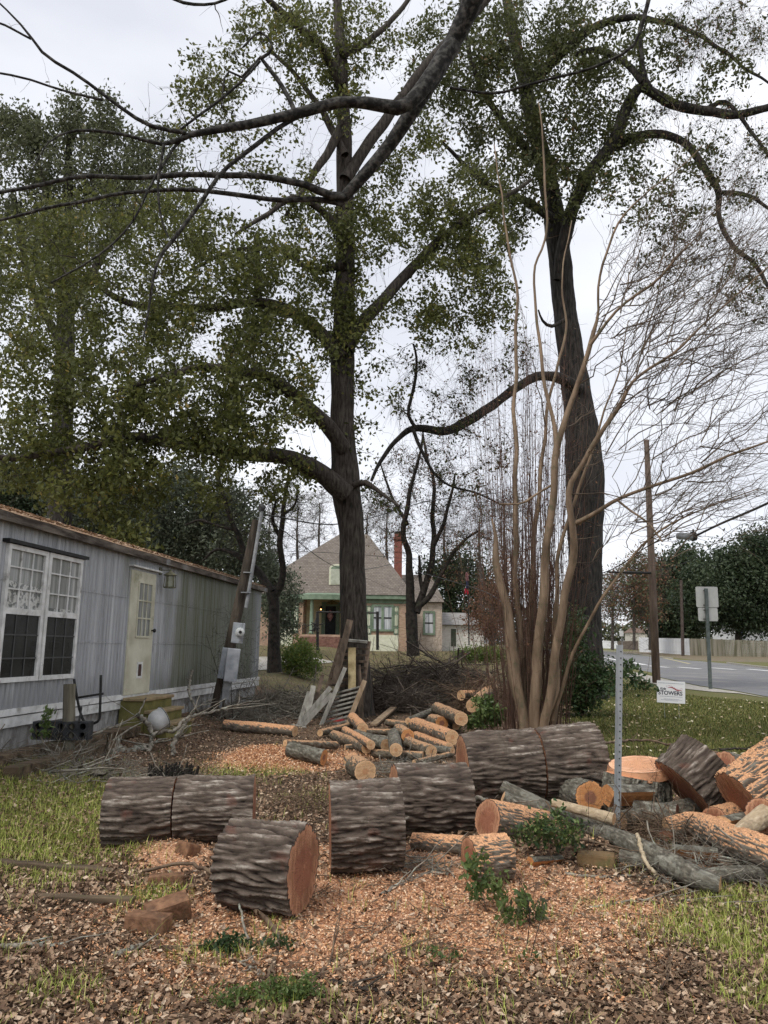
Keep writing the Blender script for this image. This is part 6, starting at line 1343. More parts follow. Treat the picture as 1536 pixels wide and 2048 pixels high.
# ---- O: near overhanging grey limb from a tree standing outside the frame
O = Tree('overhanging_tree', (6.2, 4.2, 0), 'near bare grey-barked tree whose thick limb sweeps across the top of the picture', None, bark='overlimb', twig='twig')
dO = 9.0
pO = [pt(1000, -160, 8.2), pt(965, -60, 8.5), pt(932, 30, 8.8), pt(892, 110, 9.0), pt(850, 185, 9.1), pt(800, 262, 9.2), pt(750, 322, 9.3), pt(708, 372, 9.4), pt(676, 408, 9.5)]
rO = [w_ / 2 * 8.9 / F for w_ in (56, 50, 44, 38, 34, 30, 28, 26, 22)]
O.limb([(6.2, 4.2, -.1), (6.1, 4.3, 2.5), (5.7, 4.6, 5.0), (4.7, 5.6, 7.6), (3.4, 7.0, 9.0), tuple(pO[0])] + [tuple(q) for q in pO[1:]], [.30, .26, .23, .20, .18] + rO, n=16, wob=.012)
O.plimb([(690, 395, 18), (650, 388, 16), (600, 368, 14), (500, 350, 12), (380, 352, 11), (250, 353, 9), (130, 360, 8), (0, 384, 7), (-80, 405, 5)], 9.45, 8.2, n=9)
O.plimb([(680, 405, 14), (630, 400, 11), (560, 402, 10), (450, 386, 9), (330, 380, 8), (200, 396, 7), (90, 416, 6), (-30, 448, 5)], 9.5, 9.0, n=8)
O.plimb([(905, 90, 36), (865, 150, 34), (825, 200, 30), (795, 218, 28), (745, 206, 24), (700, 202, 22), (660, 206, 22), (590, 226, 20), (520, 245, 18), (430, 256, 15), (370, 266, 11), (330, 287, 8), (240, 270, 6), (160, 265, 5), (100, 290, 3), (60, 340, 2)], 8.9, 8.0, n=10)
O.plimb([(372, 266, 9), (300, 250, 8), (230, 206, 7), (150, 150, 6), (90, 112, 6), (60, 76, 5), (30, 40, 4), (-20, -10, 3)], 8.3, 7.6, n=8)
O.plimb([(62, 78, 4), (0, 50, 4), (-40, 40, 3)], 7.8, 7.6, n=6)
O.plimb([(205, 200, 5), (100, 174, 4), (0, 150, 4), (-50, 140, 3)], 8, 7.8, n=6)
O.plimb([(590, 224, 10), (565, 175, 9), (530, 128, 8), (518, 118, 8), (500, 142, 5), (474, 162, 5), (450, 146, 4), (446, 218, 3)], 8.7, 8.5, n=7)
O.plimb([(520, 118, 7), (545, 100, 5), (522, 70, 4), (490, 100, 4)], 8.6, 8.5, n=6)
O.plimb([(610, 226, 9), (560, 252, 9), (500, 300, 9), (445, 345, 8), (400, 402, 8), (345, 478, 8), (318, 520, 6), (302, 600, 5), (290, 680, 3)], 8.6, 8.3, n=7)
O.plimb([(328, 290, 6), (316, 365, 5), (325, 430, 4), (340, 478, 4)], 8.2, 8.3, n=6)
O.plimb([(430, 256, 7), (360, 282, 5), (318, 340, 5), (270, 430, 4), (210, 500, 4), (100, 565, 3)], 8.4, 8.1, n=6)
O.plimb([(520, 122, 5), (480, 165, 5), (400, 230, 5), (350, 268, 4)], 8.5, 8.4, n=6)
O.plimb([(970, -40, 20), (1010, 60, 12), (1065, 25, 9), (1075, -30, 8)], 8.5, 8.8, n=7, add=False) if False else None
O.plimb([(330, -10, 6), (375, 5, 6), (430, 4, 5), (470, -10, 5)], 8.6, 8.6, n=6)
O.plimb([(900, 175, 5), (980, 185, 5), (1080, 165, 5), (1180, 140, 5), (1260, 100, 6), (1282, 60, 7), (1305, -20, 9), (1325, -120, 10)], 9.3, 8.4, n=6)
O.plimb([(1280, 80, 6), (1285, 120, 6), (1305, 165, 5), (1340, 200, 3)], 8.9, 9, n=6)
O.grow(blobs([(250, 330, 200, 90, 8.3, .8, 30), (420, 300, 120, 120, 8.6, .8, 28), (200, 500, 200, 100, 8.4, .8, 14), (470, 120, 90, 100, 8.6, .6, 24), (560, 330, 100, 80, 9, .7, 26), (120, 450, 140, 60, 8.6, .7, 14), (330, 200, 60, 60, 8.2, .4, 8), (640, 280, 70, 80, 9.1, .6, 16)]), rmax=.012, rtip=.002, up=-.03, bend=.18, K=8)
O.twigs(260, .22, .0022, droop=.15, curl=.3, rt=.001)
O.build()

# ================================================================== OTHER TREES
def bgtree(name, bx, by, d, trunk, bl, label, group, leaf=None, bark='bgtrunk', twig='twig', limbs=(), rmax=.06, rtip=.008, up=.05, bend=.15, tw=0, twL=.8, cat='tree', twr=.006, droop=.1, jit=.03):
    b = pt(bx, by, d); b[2] = float(Hc(b[0], b[1])); T = Tree(name, b, label, group, cat, bark, twig)
    tr = [(bx, by, trunk[0][2])] + list(trunk); C_, r_ = T.plimb(trunk, d, n=10)
    for L in limbs: T.plimb(L, d, d + random.uniform(-1, 1), n=7)
    if bl: T.grow(blobs(bl), rmax=rmax, rtip=rtip, up=up, bend=bend, jit=jit)
    if tw: T.twigs(tw * 2, twL, twr, droop=droop, spread=.7, dirv=(0, 0, .3), rt=.003)
    T.build()
    if leaf:
        for (n, size, mat, spr, dr) in leaf: T.leaves(n, size, mat, spread=spr, droop=dr)
    return T
EG = 'evergreen trees behind the mobile home'
bgtree('broadleaf_tree', 110, 1290, 27, [(110, 1330, 50), (120, 1000, 44), (130, 700, 36), (135, 450, 24), (138, 260, 10)],
       [(30, 330, 70, 100, 27, 2, 60), (150, 330, 80, 90, 27, 2, 70), (230, 310, 60, 60, 27, 2, 40), (140, 230, 26, 40, 27, 1, 22), (215, 225, 22, 40, 27, 1, 18), (10, 240, 30, 40, 27, 1, 16), (70, 270, 30, 40, 27, 1, 18), (120, 450, 140, 80, 27, 2.5, 90), (300, 400, 90, 80, 27, 2, 60), (330, 300, 50, 60, 27, 1.5, 22), (60, 560, 100, 70, 27, 2, 40)],
       'tall grey-green tree rising behind the mobile home at the left edge', EG, bark='trunk2', leaf= [(26000, .17, 'leafD', .26, -.6)], limbs=[[(128, 700, 20), (60, 560, 14), (30, 400, 8)], [(132, 640, 20), (220, 480, 14), (260, 360, 8)], [(134, 500, 16), (90, 380, 10), (70, 280, 5)]], up=.15)
bgtree('evergreen_tree', 400, 1300, 29, [(400, 1330, 40), (395, 1150, 34), (390, 1000, 20)], [(390, 1000, 110, 70, 29, 2, 60), (370, 1090, 120, 60, 29, 2, 70), (470, 1060, 60, 80, 28, 2, 45), (470, 1150, 60, 50, 28, 2, 30), (330, 970, 60, 50, 29, 2, 22)],
       'broad grey-green evergreen directly behind the far end of the mobile home', EG, [(30000, .15, 'leafBG', .34, -.1)])
bgtree('evergreen_tree', 250, 1250, 33, [(250, 1300, 40), (250, 1100, 30), (245, 960, 14)], [(230, 1020, 110, 60, 33, 2, 60), (280, 1080, 90, 60, 32, 2, 50), (170, 1010, 70, 60, 33, 2, 35), (330, 1100, 70, 50, 32, 2, 25)],
       'dark evergreen behind the middle of the mobile home roof', EG, [(24000, .17, 'leafBG', .38, -.1)])
bgtree('evergreen_tree', 40, 1200, 36, [(40, 1280, 40), (40, 1080, 30), (45, 940, 14)], [(40, 960, 90, 60, 36, 2, 50), (110, 980, 70, 50, 36, 2, 35), (-30, 980, 60, 70, 36, 2, 30), (60, 1020, 100, 40, 36, 2, 40)],
       'blue-green evergreen above the near end of the mobile home roof', EG, [(20000, .19, 'leafLO', .40, -.1)])
bgtree('evergreen_tree', 560, 1300, 44, [(556, 1320, 14), (552, 1200, 12), (550, 1130, 6)], [(556, 1180, 38, 50, 44, 1.4, 30), (560, 1230, 30, 40, 44, 1.4, 20), (520, 1130, 30, 50, 44, 1.4, 20)],
       'grey-green evergreen at the left corner of the tan house', EG, [(9000, .17, 'leafBG', .30, .1)])
BT = 'bare winter trees around the house'
bgtree('crooked_tree', 549, 1335, 23.5, [(549, 1345, 30), (548, 1290, 25), (548, 1220, 22), (544, 1185, 24)], [(480, 1050, 60, 60, 23.5, 1, 16), (440, 980, 60, 40, 23.5, 1, 12), (560, 980, 50, 40, 23.5, 1, 16), (600, 1010, 30, 40, 23.5, 1, 8), (520, 1000, 60, 30, 23.5, 1, 12)],
       'crooked dark forked tree by the far corner of the mobile home', BT, [(500, .10, 'leafA', .2, .5)], bark='limb', limbs=[[(545, 1185, 20), (520, 1150, 17), (490, 1120, 14), (460, 1105, 9), (430, 1100, 6), (405, 1120, 4)], [(500, 1130, 14), (480, 1080, 12), (455, 1020, 10), (440, 960, 7), (445, 900, 5)], [(552, 1190, 17), (565, 1155, 14), (562, 1090, 12), (565, 1030, 10), (575, 970, 6), (580, 930, 4)], [(470, 1060, 8), (430, 1050, 6), (400, 1040, 5), (370, 1050, 3)], [(563, 1080, 9), (545, 1040, 7), (550, 1000, 5), (530, 985, 3)], [(566, 1030, 7), (590, 1010, 5), (596, 975, 4)]], rmax=.03, rtip=.005, tw=500, twL=.5)
bgtree('bare_tree', 826, 1300, 27, [(826, 1312, 27), (824, 1270, 24), (822, 1225, 24)], [(800, 960, 60, 70, 27, 1, 26), (850, 920, 60, 60, 27, 1, 26), (880, 1000, 60, 60, 27, 1, 26), (930, 1050, 50, 70, 27, 1, 22), (780, 1060, 40, 60, 27, 1, 16), (900, 1120, 40, 50, 27, 1, 14), (840, 1060, 50, 60, 27, 1, 12)],
       'dark multi-forked bare tree in front of the right half of the tan house', BT, [(1500, .09, 'leafrust', .2, .5), (1000, .10, 'leafB', .2, .5)], bark='limb', limbs=[[(822, 1228, 20), (819, 1170, 17), (818, 1110, 13), (806, 1070, 11), (814, 1020, 10), (822, 975, 8), (836, 920, 6), (845, 870, 4)], [(832, 1225, 18), (848, 1180, 14), (862, 1130, 13), (868, 1080, 11), (865, 1020, 9), (866, 960, 7), (850, 900, 5), (846, 860, 3)], [(834, 1215, 14), (862, 1190, 11), (880, 1150, 9), (905, 1110, 8), (930, 1080, 6), (960, 1060, 4)], [(846, 1190, 9), (840, 1150, 7), (838, 1110, 5)], [(868, 1090, 9), (885, 1050, 8), (900, 1000, 6), (910, 950, 4)], [(816, 1050, 8), (792, 1010, 6), (775, 970, 5), (760, 930, 3)]], rmax=.03, rtip=.005, tw=900, twL=.55)
for k, (bx, d, top, rx, col) in enumerate([(596, 80, 985, 36, 'bgtrunk'), (640, 85, 975, 34, 'bgtrunk'), (540, 78, 1010, 34, 'bgtrunk'), (735, 82, 1000, 36, 'bgtrunk'), (775, 90, 990, 36, 'bgtrunk'), (890, 80, 1010, 45, 'bgtrunk'), (960, 70, 1000, 50, 'bgtrunk'), (1010, 60, 980, 50, 'bgtrunk')]):
    lb = ['bare pale tree above the left slope of the house roof', 'bare tree just left of the oak trunk behind the roof ridge', 'bare tree between the crooked tree and the house', 'bare tree just right of the oak trunk above the roof', 'bare tree whose crown surrounds the brick chimney', 'bare tree above the low right wing of the house', 'bare tree behind the flagpole', 'bare tree behind the reddish thicket'][k]
    my = (top + 1180) / 2
    bgtree('bare_tree', bx, 1280, d, [(bx, 1282, 9), (bx + 3, 1180, 7), (bx - 2, 1090, 5), (bx, top + 30, 2)], [(bx - rx * .4, my - 20, rx * .7, (1150 - top) * .42, d, 2.5, 34), (bx + rx * .4, my - 30, rx * .7, (1150 - top) * .42, d, 2.5, 34), (bx, top + 30, rx * .7, 30, d, 2, 18)], lb, BT, twig='bgtrunk', rmax=.10, rtip=.012, up=.25, bend=.08, tw=420, twL=1.6, twr=.014)
# evergreen backdrop right of the house
bgtree('evergreen_tree', 910, 1290, 78, [(905, 1290, 14), (905, 1180, 10), (905, 1120, 4)], [(880, 1170, 45, 50, 78, 3, 30), (930, 1160, 45, 60, 78, 3, 34), (975, 1190, 40, 60, 76, 3, 30), (900, 1220, 50, 30, 78, 3, 16)], 'dark evergreen behind the flag and the outbuilding', BT, [(12000, .36, 'leafLO', .7, 0)], rmax=.15)
bgtree('rusty_tree', 985, 1290, 52, [(985, 1295, 14), (985, 1240, 10), (985, 1190, 5)], [(985, 1210, 40, 50, 52, 2, 40), (1020, 1160, 40, 60, 52, 2, 30), (960, 1250, 36, 26, 52, 2, 18)], 'rust-brown leafy tree left of the tan stems', BT, [(5000, .16, 'leafrust', .35, .2)], rmax=.1, tw=300, twL=1.0)
RG = 'trees across the road at the right'
bgtree('live_oak', 1480, 1310, 134, [(1476, 1312, 13), (1476, 1280, 12), (1480, 1230, 10)], [(1440, 1140, 60, 45, 134, 8, 60), (1500, 1120, 50, 50, 134, 8, 60), (1420, 1190, 70, 45, 132, 8, 70), (1500, 1190, 70, 50, 132, 8, 70), (1560, 1150, 60, 70, 134, 8, 60), (1460, 1222, 80, 28, 131, 5, 45), (1540, 1232, 50, 24, 131, 5, 28), (1590, 1080, 50, 50, 134, 7, 30), (1530, 1085, 30, 24, 134, 7, 12)],
       'big dark green live oak over the wooden fence at the right edge', RG, [(52000, .60, 'leafLO', 1.15, 0)], limbs=[[(1480, 1250, 9), (1440, 1220, 7), (1400, 1190, 4)], [(1480, 1250, 9), (1520, 1210, 7), (1560, 1170, 4)]], rmax=.35, rtip=.03)
bgtree('live_oak', 1330, 1300, 172, [(1330, 1312, 11), (1332, 1270, 10), (1336, 1220, 7)], [(1340, 1170, 50, 50, 172, 7, 50), (1370, 1130, 44, 36, 172, 7, 36), (1330, 1220, 60, 40, 172, 7, 50), (1380, 1220, 50, 40, 172, 7, 44), (1355, 1252, 44, 14, 172, 7, 20)],
       'rounded dark live oak behind the utility pole and white fence', RG, [(34000, .75, 'leafLO', 1.4, 0)], rmax=.35, rtip=.03)
for bx, d, top, rx, lb, lf in ((1225, 130, 1130, 30, 'brownish bare tree just right of the black oak trunk beyond the road', 900), (1268, 120, 1100, 34, 'pinkish-brown bare tree behind the tall utility pole', 2600), (1300, 140, 1090, 30, 'bare reddish tree between the pole and the rounded live oak', 2200), (1190, 150, 1150, 30, 'olive bare tree showing left of the far white fence', 900)):
    my = (top + 1270) / 2
    bgtree('roadside_tree', bx, 1296, d, [(bx, 1300, 6), (bx, 1240, 5), (bx, top + 25, 2)], [(bx - 12, my, rx, (1250 - top) * .45, d, 4, 40), (bx + 14, my - 10, rx, (1250 - top) * .45, d, 4, 40)], lb, RG, [(int(lf * .7), .45, 'leafrust', .9, 0), (int(lf * .6), .45, 'leafD', .9, 0)], twig='bgtrunk', rmax=.18, rtip=.03, up=.2, bend=.08, tw=400, twL=2.5, twr=.03)
# treeline far away so that no bare horizon shows
def treeline(px0, px1, d, top, name, label, mat, n=22000, size=.9, spr=(2.5, 2.5, 3)):
    L = []
    for k in range(n):
        px = random.uniform(px0, px1); tt = top + 26 * float(noise3(px / 60, d, 1.0)) + 10 * float(noise3(px / 17, d, 2.0))
        py = random.uniform(tt, 1288); L.append(pt(px, py, d + random.uniform(-6, 6)))
    V, Tt, r = leafquads(np.array(L), size, 0); o = mesh_np(name, V, Tt, MT[mat], None, {'rnd': r}, smooth=False); return tag(o, label, 'woodland', None, 'stuff')
treeline(-700, 1190, 150, 1215, 'far_woodland', 'distant grey-green woodland behind the house and trailer', 'leafBG', 26000)
treeline(1130, 2200, 330, 1245, 'far_roadside_wood', 'hazy olive-brown wood beyond the bend of the road', 'leafD', 16000, 1.6)

# ================================================================== SHRUBS, SAPLINGS, BRUSH
def shrub(name, bx, by, bl, label, leaf=None, group=None, stems=5, twig='browntwig', rt=.004, tw=0, d=None, bd=0, cat='shrub', rs=.012, up=.1, bend=.15, leafname='foliage', twL=.3):
    b = G(bx, by) if d is None else pt(bx, by, d); b[2] = float(H(b[0], b[1])); T = Tree(name, b, label, group, cat, 'limb', twig)
    cen = np.mean([pt(q[0], q[1], b[1] + bd) for q in bl], axis=0)
    for k in range(stems):
        e_ = b + (cen - b) * random.uniform(.5, 1) + RNG.normal(size=3) * np.linalg.norm(cen - b) * .3; P = np.array([b + RNG.normal(size=3) * [.04, .04, 0], (b + e_) / 2 + RNG.normal(size=3) * .04, e_]); Pt = smoothpath(P, 7)
        T.TP.append(Pt); T.TR.append(np.linspace(rs, rs * .5, 7)); T.N.append(Pt[1:]); T.Rn.append(np.full(6, rs * .6))
    BL = [(q[0], q[1], q[2], q[3], b[1] + bd, q[4], q[5]) for q in bl]
    T.grow(blobs(BL), rmax=rs * .7, rtip=rt * .5, up=up, bend=bend)
    if tw: T.twigs(tw, twL, rt * .7, rt=.001)
    T.build(twigname='stems')
    if leaf:
        for (n, size, mat, spr, dr) in leaf: T.leaves(n, size, mat, spread=spr, droop=dr, name=leafname)
    return T
shrub('evergreen_shrub', 592, 1352, [(592, 1300, 30, 24, 1.0, 40), (610, 1320, 30, 26, 1.0, 40), (575, 1325, 18, 20, .6, 16)], 'round yellow-green shrub between the crooked tree and the leaning boards', [(7000, .10, 'leafshrub', .16, 0)], 'garden shrubs', d=31)
shrub('evergreen_shrub', 950, 1330, [(940, 1306, 34, 9, 1.0, 26), (985, 1308, 24, 9, 1, 18)], 'low yellow-green hedge beyond the brush pile', [(4500, .10, 'leafshrub', .14, 0)], 'garden shrubs', d=33)
shrub('glossy_shrub', 1165, 1418, [(1140, 1330, 30, 60, .7, 50), (1180, 1360, 30, 50, .7, 50), (1150, 1260, 24, 40, .6, 26), (1205, 1350, 30, 24, .5, 18), (1130, 1400, 40, 26, .6, 26)], 'dark glossy-leaved shrub at the foot of the right-hand oak', [(6500, .095, 'leafdark', .12, .2)], 'garden shrubs', d=17.5, tw=300)
shrub('leafy_sapling', 968, 1462, [(965, 1412, 18, 24, .3, 22), (985, 1430, 20, 18, .3, 18), (950, 1440, 18, 12, .2, 12)], 'bright green leafy saplings between the firewood and the tan tree', [(900, .085, 'leafsprig', .05, .3)], None, d=13.5, rs=.008)
shrub('bare_vine_shrub', 462, 1412, [(450, 1340, 30, 50, .4, 40), (490, 1260, 34, 60, .4, 40), (440, 1260, 22, 50, .3, 22), (500, 1350, 34, 40, .4, 34)], 'leafless vine shrub tangled round the service pole and wall', None, None, d=14.8, tw=300, rt=.003, twig='twig', rs=.008)
shrub('small_green_plant', 92, 1482, [(88, 1448, 12, 16, .10, 9), (96, 1430, 9, 12, .1, 6), (80, 1462, 14, 8, .1, 6)], 'small green plant by the perforated block under the window', [(130, .06, 'leafsprig', .02, .2)], 'green sprigs', d=8.8, rs=.005, twig='browntwig', rt=.002)
shrub('privet_sprig', 985, 1800, [(965, 1730, 30, 34, .12, 14), (990, 1760, 30, 30, .12, 12), (960, 1780, 24, 20, .1, 7)], 'leafy green sprig hanging over the end of the short sawdust-capped log', [(330, .045, 'leafsprig', .022, .5)], 'green sprigs', d=4.95, rs=.004, rt=.002)
shrub('privet_sprig', 1055, 1845, [(1030, 1800, 34, 22, .12, 12), (1070, 1820, 24, 24, .12, 12), (1010, 1830, 30, 16, .1, 6)], 'drooping broken sprig with pale leaf undersides right of the capped log', [(200, .045, 'leafsprig', .022, .6), (60, .045, 'leafD', .02, .6)], 'green sprigs', d=4.7, rs=.004, rt=.002)
shrub('fern_spray', 1090, 1690, [(1060, 1660, 40, 22, .2, 12), (1110, 1640, 36, 20, .2, 12), (1140, 1665, 36, 18, .2, 10)], 'feathery dark green spray over the orange-ended log', [(620, .034, 'leafsprig', .03, .3), (260, .05, 'leafdark', .04, .3)], 'green sprigs', d=5.9, rs=.004, rt=.002, up=.02)
shrub('boxwood_sprig', 530, 2040, [(470, 1990, 50, 20, .12, 16), (560, 1985, 60, 22, .12, 18), (610, 1975, 40, 22, .1, 12), (500, 2030, 60, 14, .1, 12)], 'low green box-leaved sprigs at the bottom of the picture left of centre', [(1500, .022, 'leafsprig', .018, .1), (500, .022, 'leafshrub', .018, .1)], 'green sprigs', d=3.75, rs=.003, rt=.0016)
shrub('boxwood_sprig', 460, 1900, [(470, 1885, 50, 12, .12, 10), (420, 1898, 26, 10, .1, 5), (560, 1890, 36, 10, .1, 5)], 'dark leafy sprigs in the litter in front of the frontmost log', [(420, .035, 'leafdark', .02, .2)], 'green sprigs', d=4.35, rs=.003, rt=.0016)
shrub('boxwood_sprig', 870, 1918, [(880, 1908, 34, 8, .08, 5), (1050, 1915, 18, 5, .05, 3)], 'tiny green leaves scattered in the shavings right of centre', [(110, .03, 'leafsprig', .02, .2)], 'green sprigs', d=4.2, rs=.002, rt=.0014)
shrub('leafy_weed', 1275, 1400, [(1250, 1345, 30, 22, .3, 16), (1285, 1365, 16, 14, .2, 6), (1225, 1360, 24, 26, .3, 10)], 'thin leafy weed behind the grey metal post', [(330, .08, 'leafdark', .05, .3)], None, d=10.5, rs=.004, rt=.002)
for (bx, by, d, bl, lb) in ((1310, 1585, 6.6, [(1310, 1500, 30, 60, .3, 14), (1340, 1470, 40, 40, .3, 12)], 'wiry leafless twig rising in front of the standing round'), (1180, 1640, 6.0, [(1185, 1580, 30, 60, .2, 12)], 'thin dark twig crossing the round log end'), (1060, 1900, 4.3, [(1060, 1760, 60, 90, .2, 14)], 'tall thin leafless weed in front of the shavings right of centre'), (1330, 1990, 3.9, [(1310, 1880, 60, 90, .2, 14), (1380, 1930, 50, 60, .2, 8)], 'thin leafless weed near the lower right corner')):
    shrub('bare_twig', bx, by, bl, lb, None, 'bare wiry twigs', d=d, rs=.003, rt=.0015, stems=2, twig='twig', tw=14, twL=.12)

def tangle(name, c, rad, n, L, r, mat, label, cat='brush', flat=.35, seed=0, curl=.35):
    """heap of loose branches: n curved twigs inside an ellipsoid on the ground"""
    a = RNG.normal(size=(n, 3)); a /= np.linalg.norm(a, axis=1)[:, None]; a *= (RNG.random(n) ** .4)[:, None]; p = np.array(c) + a * np.array(rad); gz_ = Hc(p[:, 0], p[:, 1]); p[:, 2] = gz_ + abs(p[:, 2] - c[2]) + .02
    d = RNG.normal(size=(n, 3)); d[:, 2] *= flat; d /= np.linalg.norm(d, axis=1)[:, None]; l = L * (.3 + RNG.random(n)); t_ = np.linspace(-.5, .5, 7); cu = RNG.normal(size=(n, 3)) * curl
    C = p[:, None] + d[:, None] * (l[:, None] * t_)[..., None] + cu[:, None] * (l[:, None] * t_ ** 2)[..., None] + RNG.normal(size=(n, 7, 3)) * .012 * l[:, None, None]
    C[..., 2] = np.maximum(C[..., 2], Hc(C[..., 0], C[..., 1]) + .01)
    rr = r * (.4 + RNG.random(n) ** 3 * 2.2); R = rr[:, None] * np.linspace(1, .35, 7)[None]
    V1, F1 = twigbatch(C, R, 4)
    # side twigs
    i = RNG.integers(0, n, n * 5); k = RNG.integers(1, 7, n * 5); q = C[i, k]; dd = d[i] + RNG.normal(size=(n * 5, 3)) * .6; dd[:, 2] += .15; l2 = L * .3 * RNG.random(n * 5); t2 = np.linspace(0, 1, 4)
    C2_ = q[:, None] + dd[:, None] * (l2[:, None] * t2)[..., None] + RNG.normal(size=(n * 5, 4, 3)) * .02 * L * (t2 > 0)[None, :, None]; C2_[..., 2] = np.maximum(C2_[..., 2], Hc(C2_[..., 0], C2_[..., 1]) + .01)
    V2, F2 = twigbatch(C2_, np.repeat((r * .35 * np.linspace(1, .5, 4))[None], n * 5, 0), 3)
    o = mesh_np(name, np.concatenate([V1, V2]), np.concatenate([F1, F2 + len(V1)]), MT[mat]); return tag(o, label, cat, None, 'stuff')
c = pt(860, 1390, 20); c[2] = float(Hc(c[0], c[1]))
tangle('brush_pile', c, (2.2, 1.4, 1.1), 900, 1.9, .010, 'brushtwig', 'big dark heap of cut branches between the main oak and the tan tree')
c = pt(800, 1420, 18.2); c[2] = float(Hc(c[0], c[1])); tangle('brush_pile', c, (1.0, .7, .55), 260, 1.2, .009, 'brushtwig', 'lower dark brush right of the pallets', seed=1)
c = pt(975, 1400, 17.6); c[2] = float(Hc(c[0], c[1])); tangle('brush_pile', c, (.9, .9, .8), 300, 1.3, .010, 'browntwig', 'brush heap behind the green saplings')
c = pt(575, 1400, 17.0); c[2] = float(Hc(c[0], c[1])); tangle('brush_pile', c, (1.0, .8, .55), 300, 1.2, .008, 'greytwig', 'grey tangled brush between the service pole and the boards')
c = pt(480, 1425, 15.2); c[2] = float(Hc(c[0], c[1])); tangle('brush_pile', c, (.9, .6, .25), 130, .9, .007, 'greytwig', 'scattered pale brush in front of the service pole')
c = G(1300, 1690); tangle('twig_tangle', c, (.85, .45, .22), 230, .55, .0035, 'browntwig', 'tangle of thin twigs over the lichen-covered log'); c = G(1420, 1745); tangle('twig_tangle', c, (.5, .4, .16), 150, .5, .003, 'greytwig', 'thin grey twigs in front of the crooked sawdust log')
c = G(1120, 1680); tangle('twig_tangle', c, (.5, .3, .14), 90, .4, .003, 'browntwig', 'thin twigs in front of the orange-ended log'); c = G(190, 1550); tangle('twig_tangle', c, (1.3, .8, .12), 180, .8, .004, 'greytwig', 'grey twigs strewn on the grass behind the left logs')
c = G(850, 1545); tangle('twig_tangle', c, (1.0, .5, .1), 110, .6, .004, 'greytwig', 'grey twigs strewn behind the middle trunk sections'); c = G(620, 1610); tangle('twig_tangle', c, (.5, .6, .08), 90, .4, .003, 'browntwig', 'straw-like twigs between the left and middle trunk sections')
c = G(830, 1740); tangle('twig_tangle', c, (.35, .2, .06), 60, .3, .003, 'greytwig', 'lichened twiglets in the shavings in front of the wedged section')

# ---- individual sticks and fallen branches
def stick(L, w0, w1, label, mat='greytwig', group='fallen sticks on the ground', side=5, name='stick', cat='stick', n=8):
    P = []
    for q in L:
        g = G(q[0], q[1] + (q[2] if len(q) > 2 else 0)); 
        if len(q) > 2: g = pt(q[0], q[1], g[1])
        else: g[2] = float(H(g[0], g[1])) + .012
        P.append(g)
    P = smoothpath(np.array(P), 40); d = P[:, 1].mean(); r = np.linspace(w0, w1, 40) / 2 * d / F
    P = P + .35 * r.mean() * RNG.normal(size=P.shape); ring, _ = sweep(P, r, n); T = []; TR = []
    for k in range(side):
        i = random.randint(8, 38); dv = P[min(i + 3, 39)] - P[i - 3]; dv /= np.linalg.norm(dv) + 1e-9; dv = dv + RNG.normal(size=3) * .7; dv[2] = abs(dv[2]) * .5; l = random.uniform(.08, .3) * d / 5; tt = np.linspace(0, 1, 5)[:, None]
        T.append(P[i] + dv * l * tt + RNG.normal(size=(5, 3)) * .02 * l * (tt > 0)); TR.append(np.linspace(r[i] * .6, r[i] * .2, 5))
    V, f = ring.reshape(-1, 3), ringfaces(40, n)
    if T: v2, f2 = twigbatch(np.array(T), np.array(TR), 4); f = np.concatenate([f, f2 + len(V)]); V = np.concatenate([V, v2])
    return tag(mesh_np(name, V, f, MT[mat]), label, cat, group)
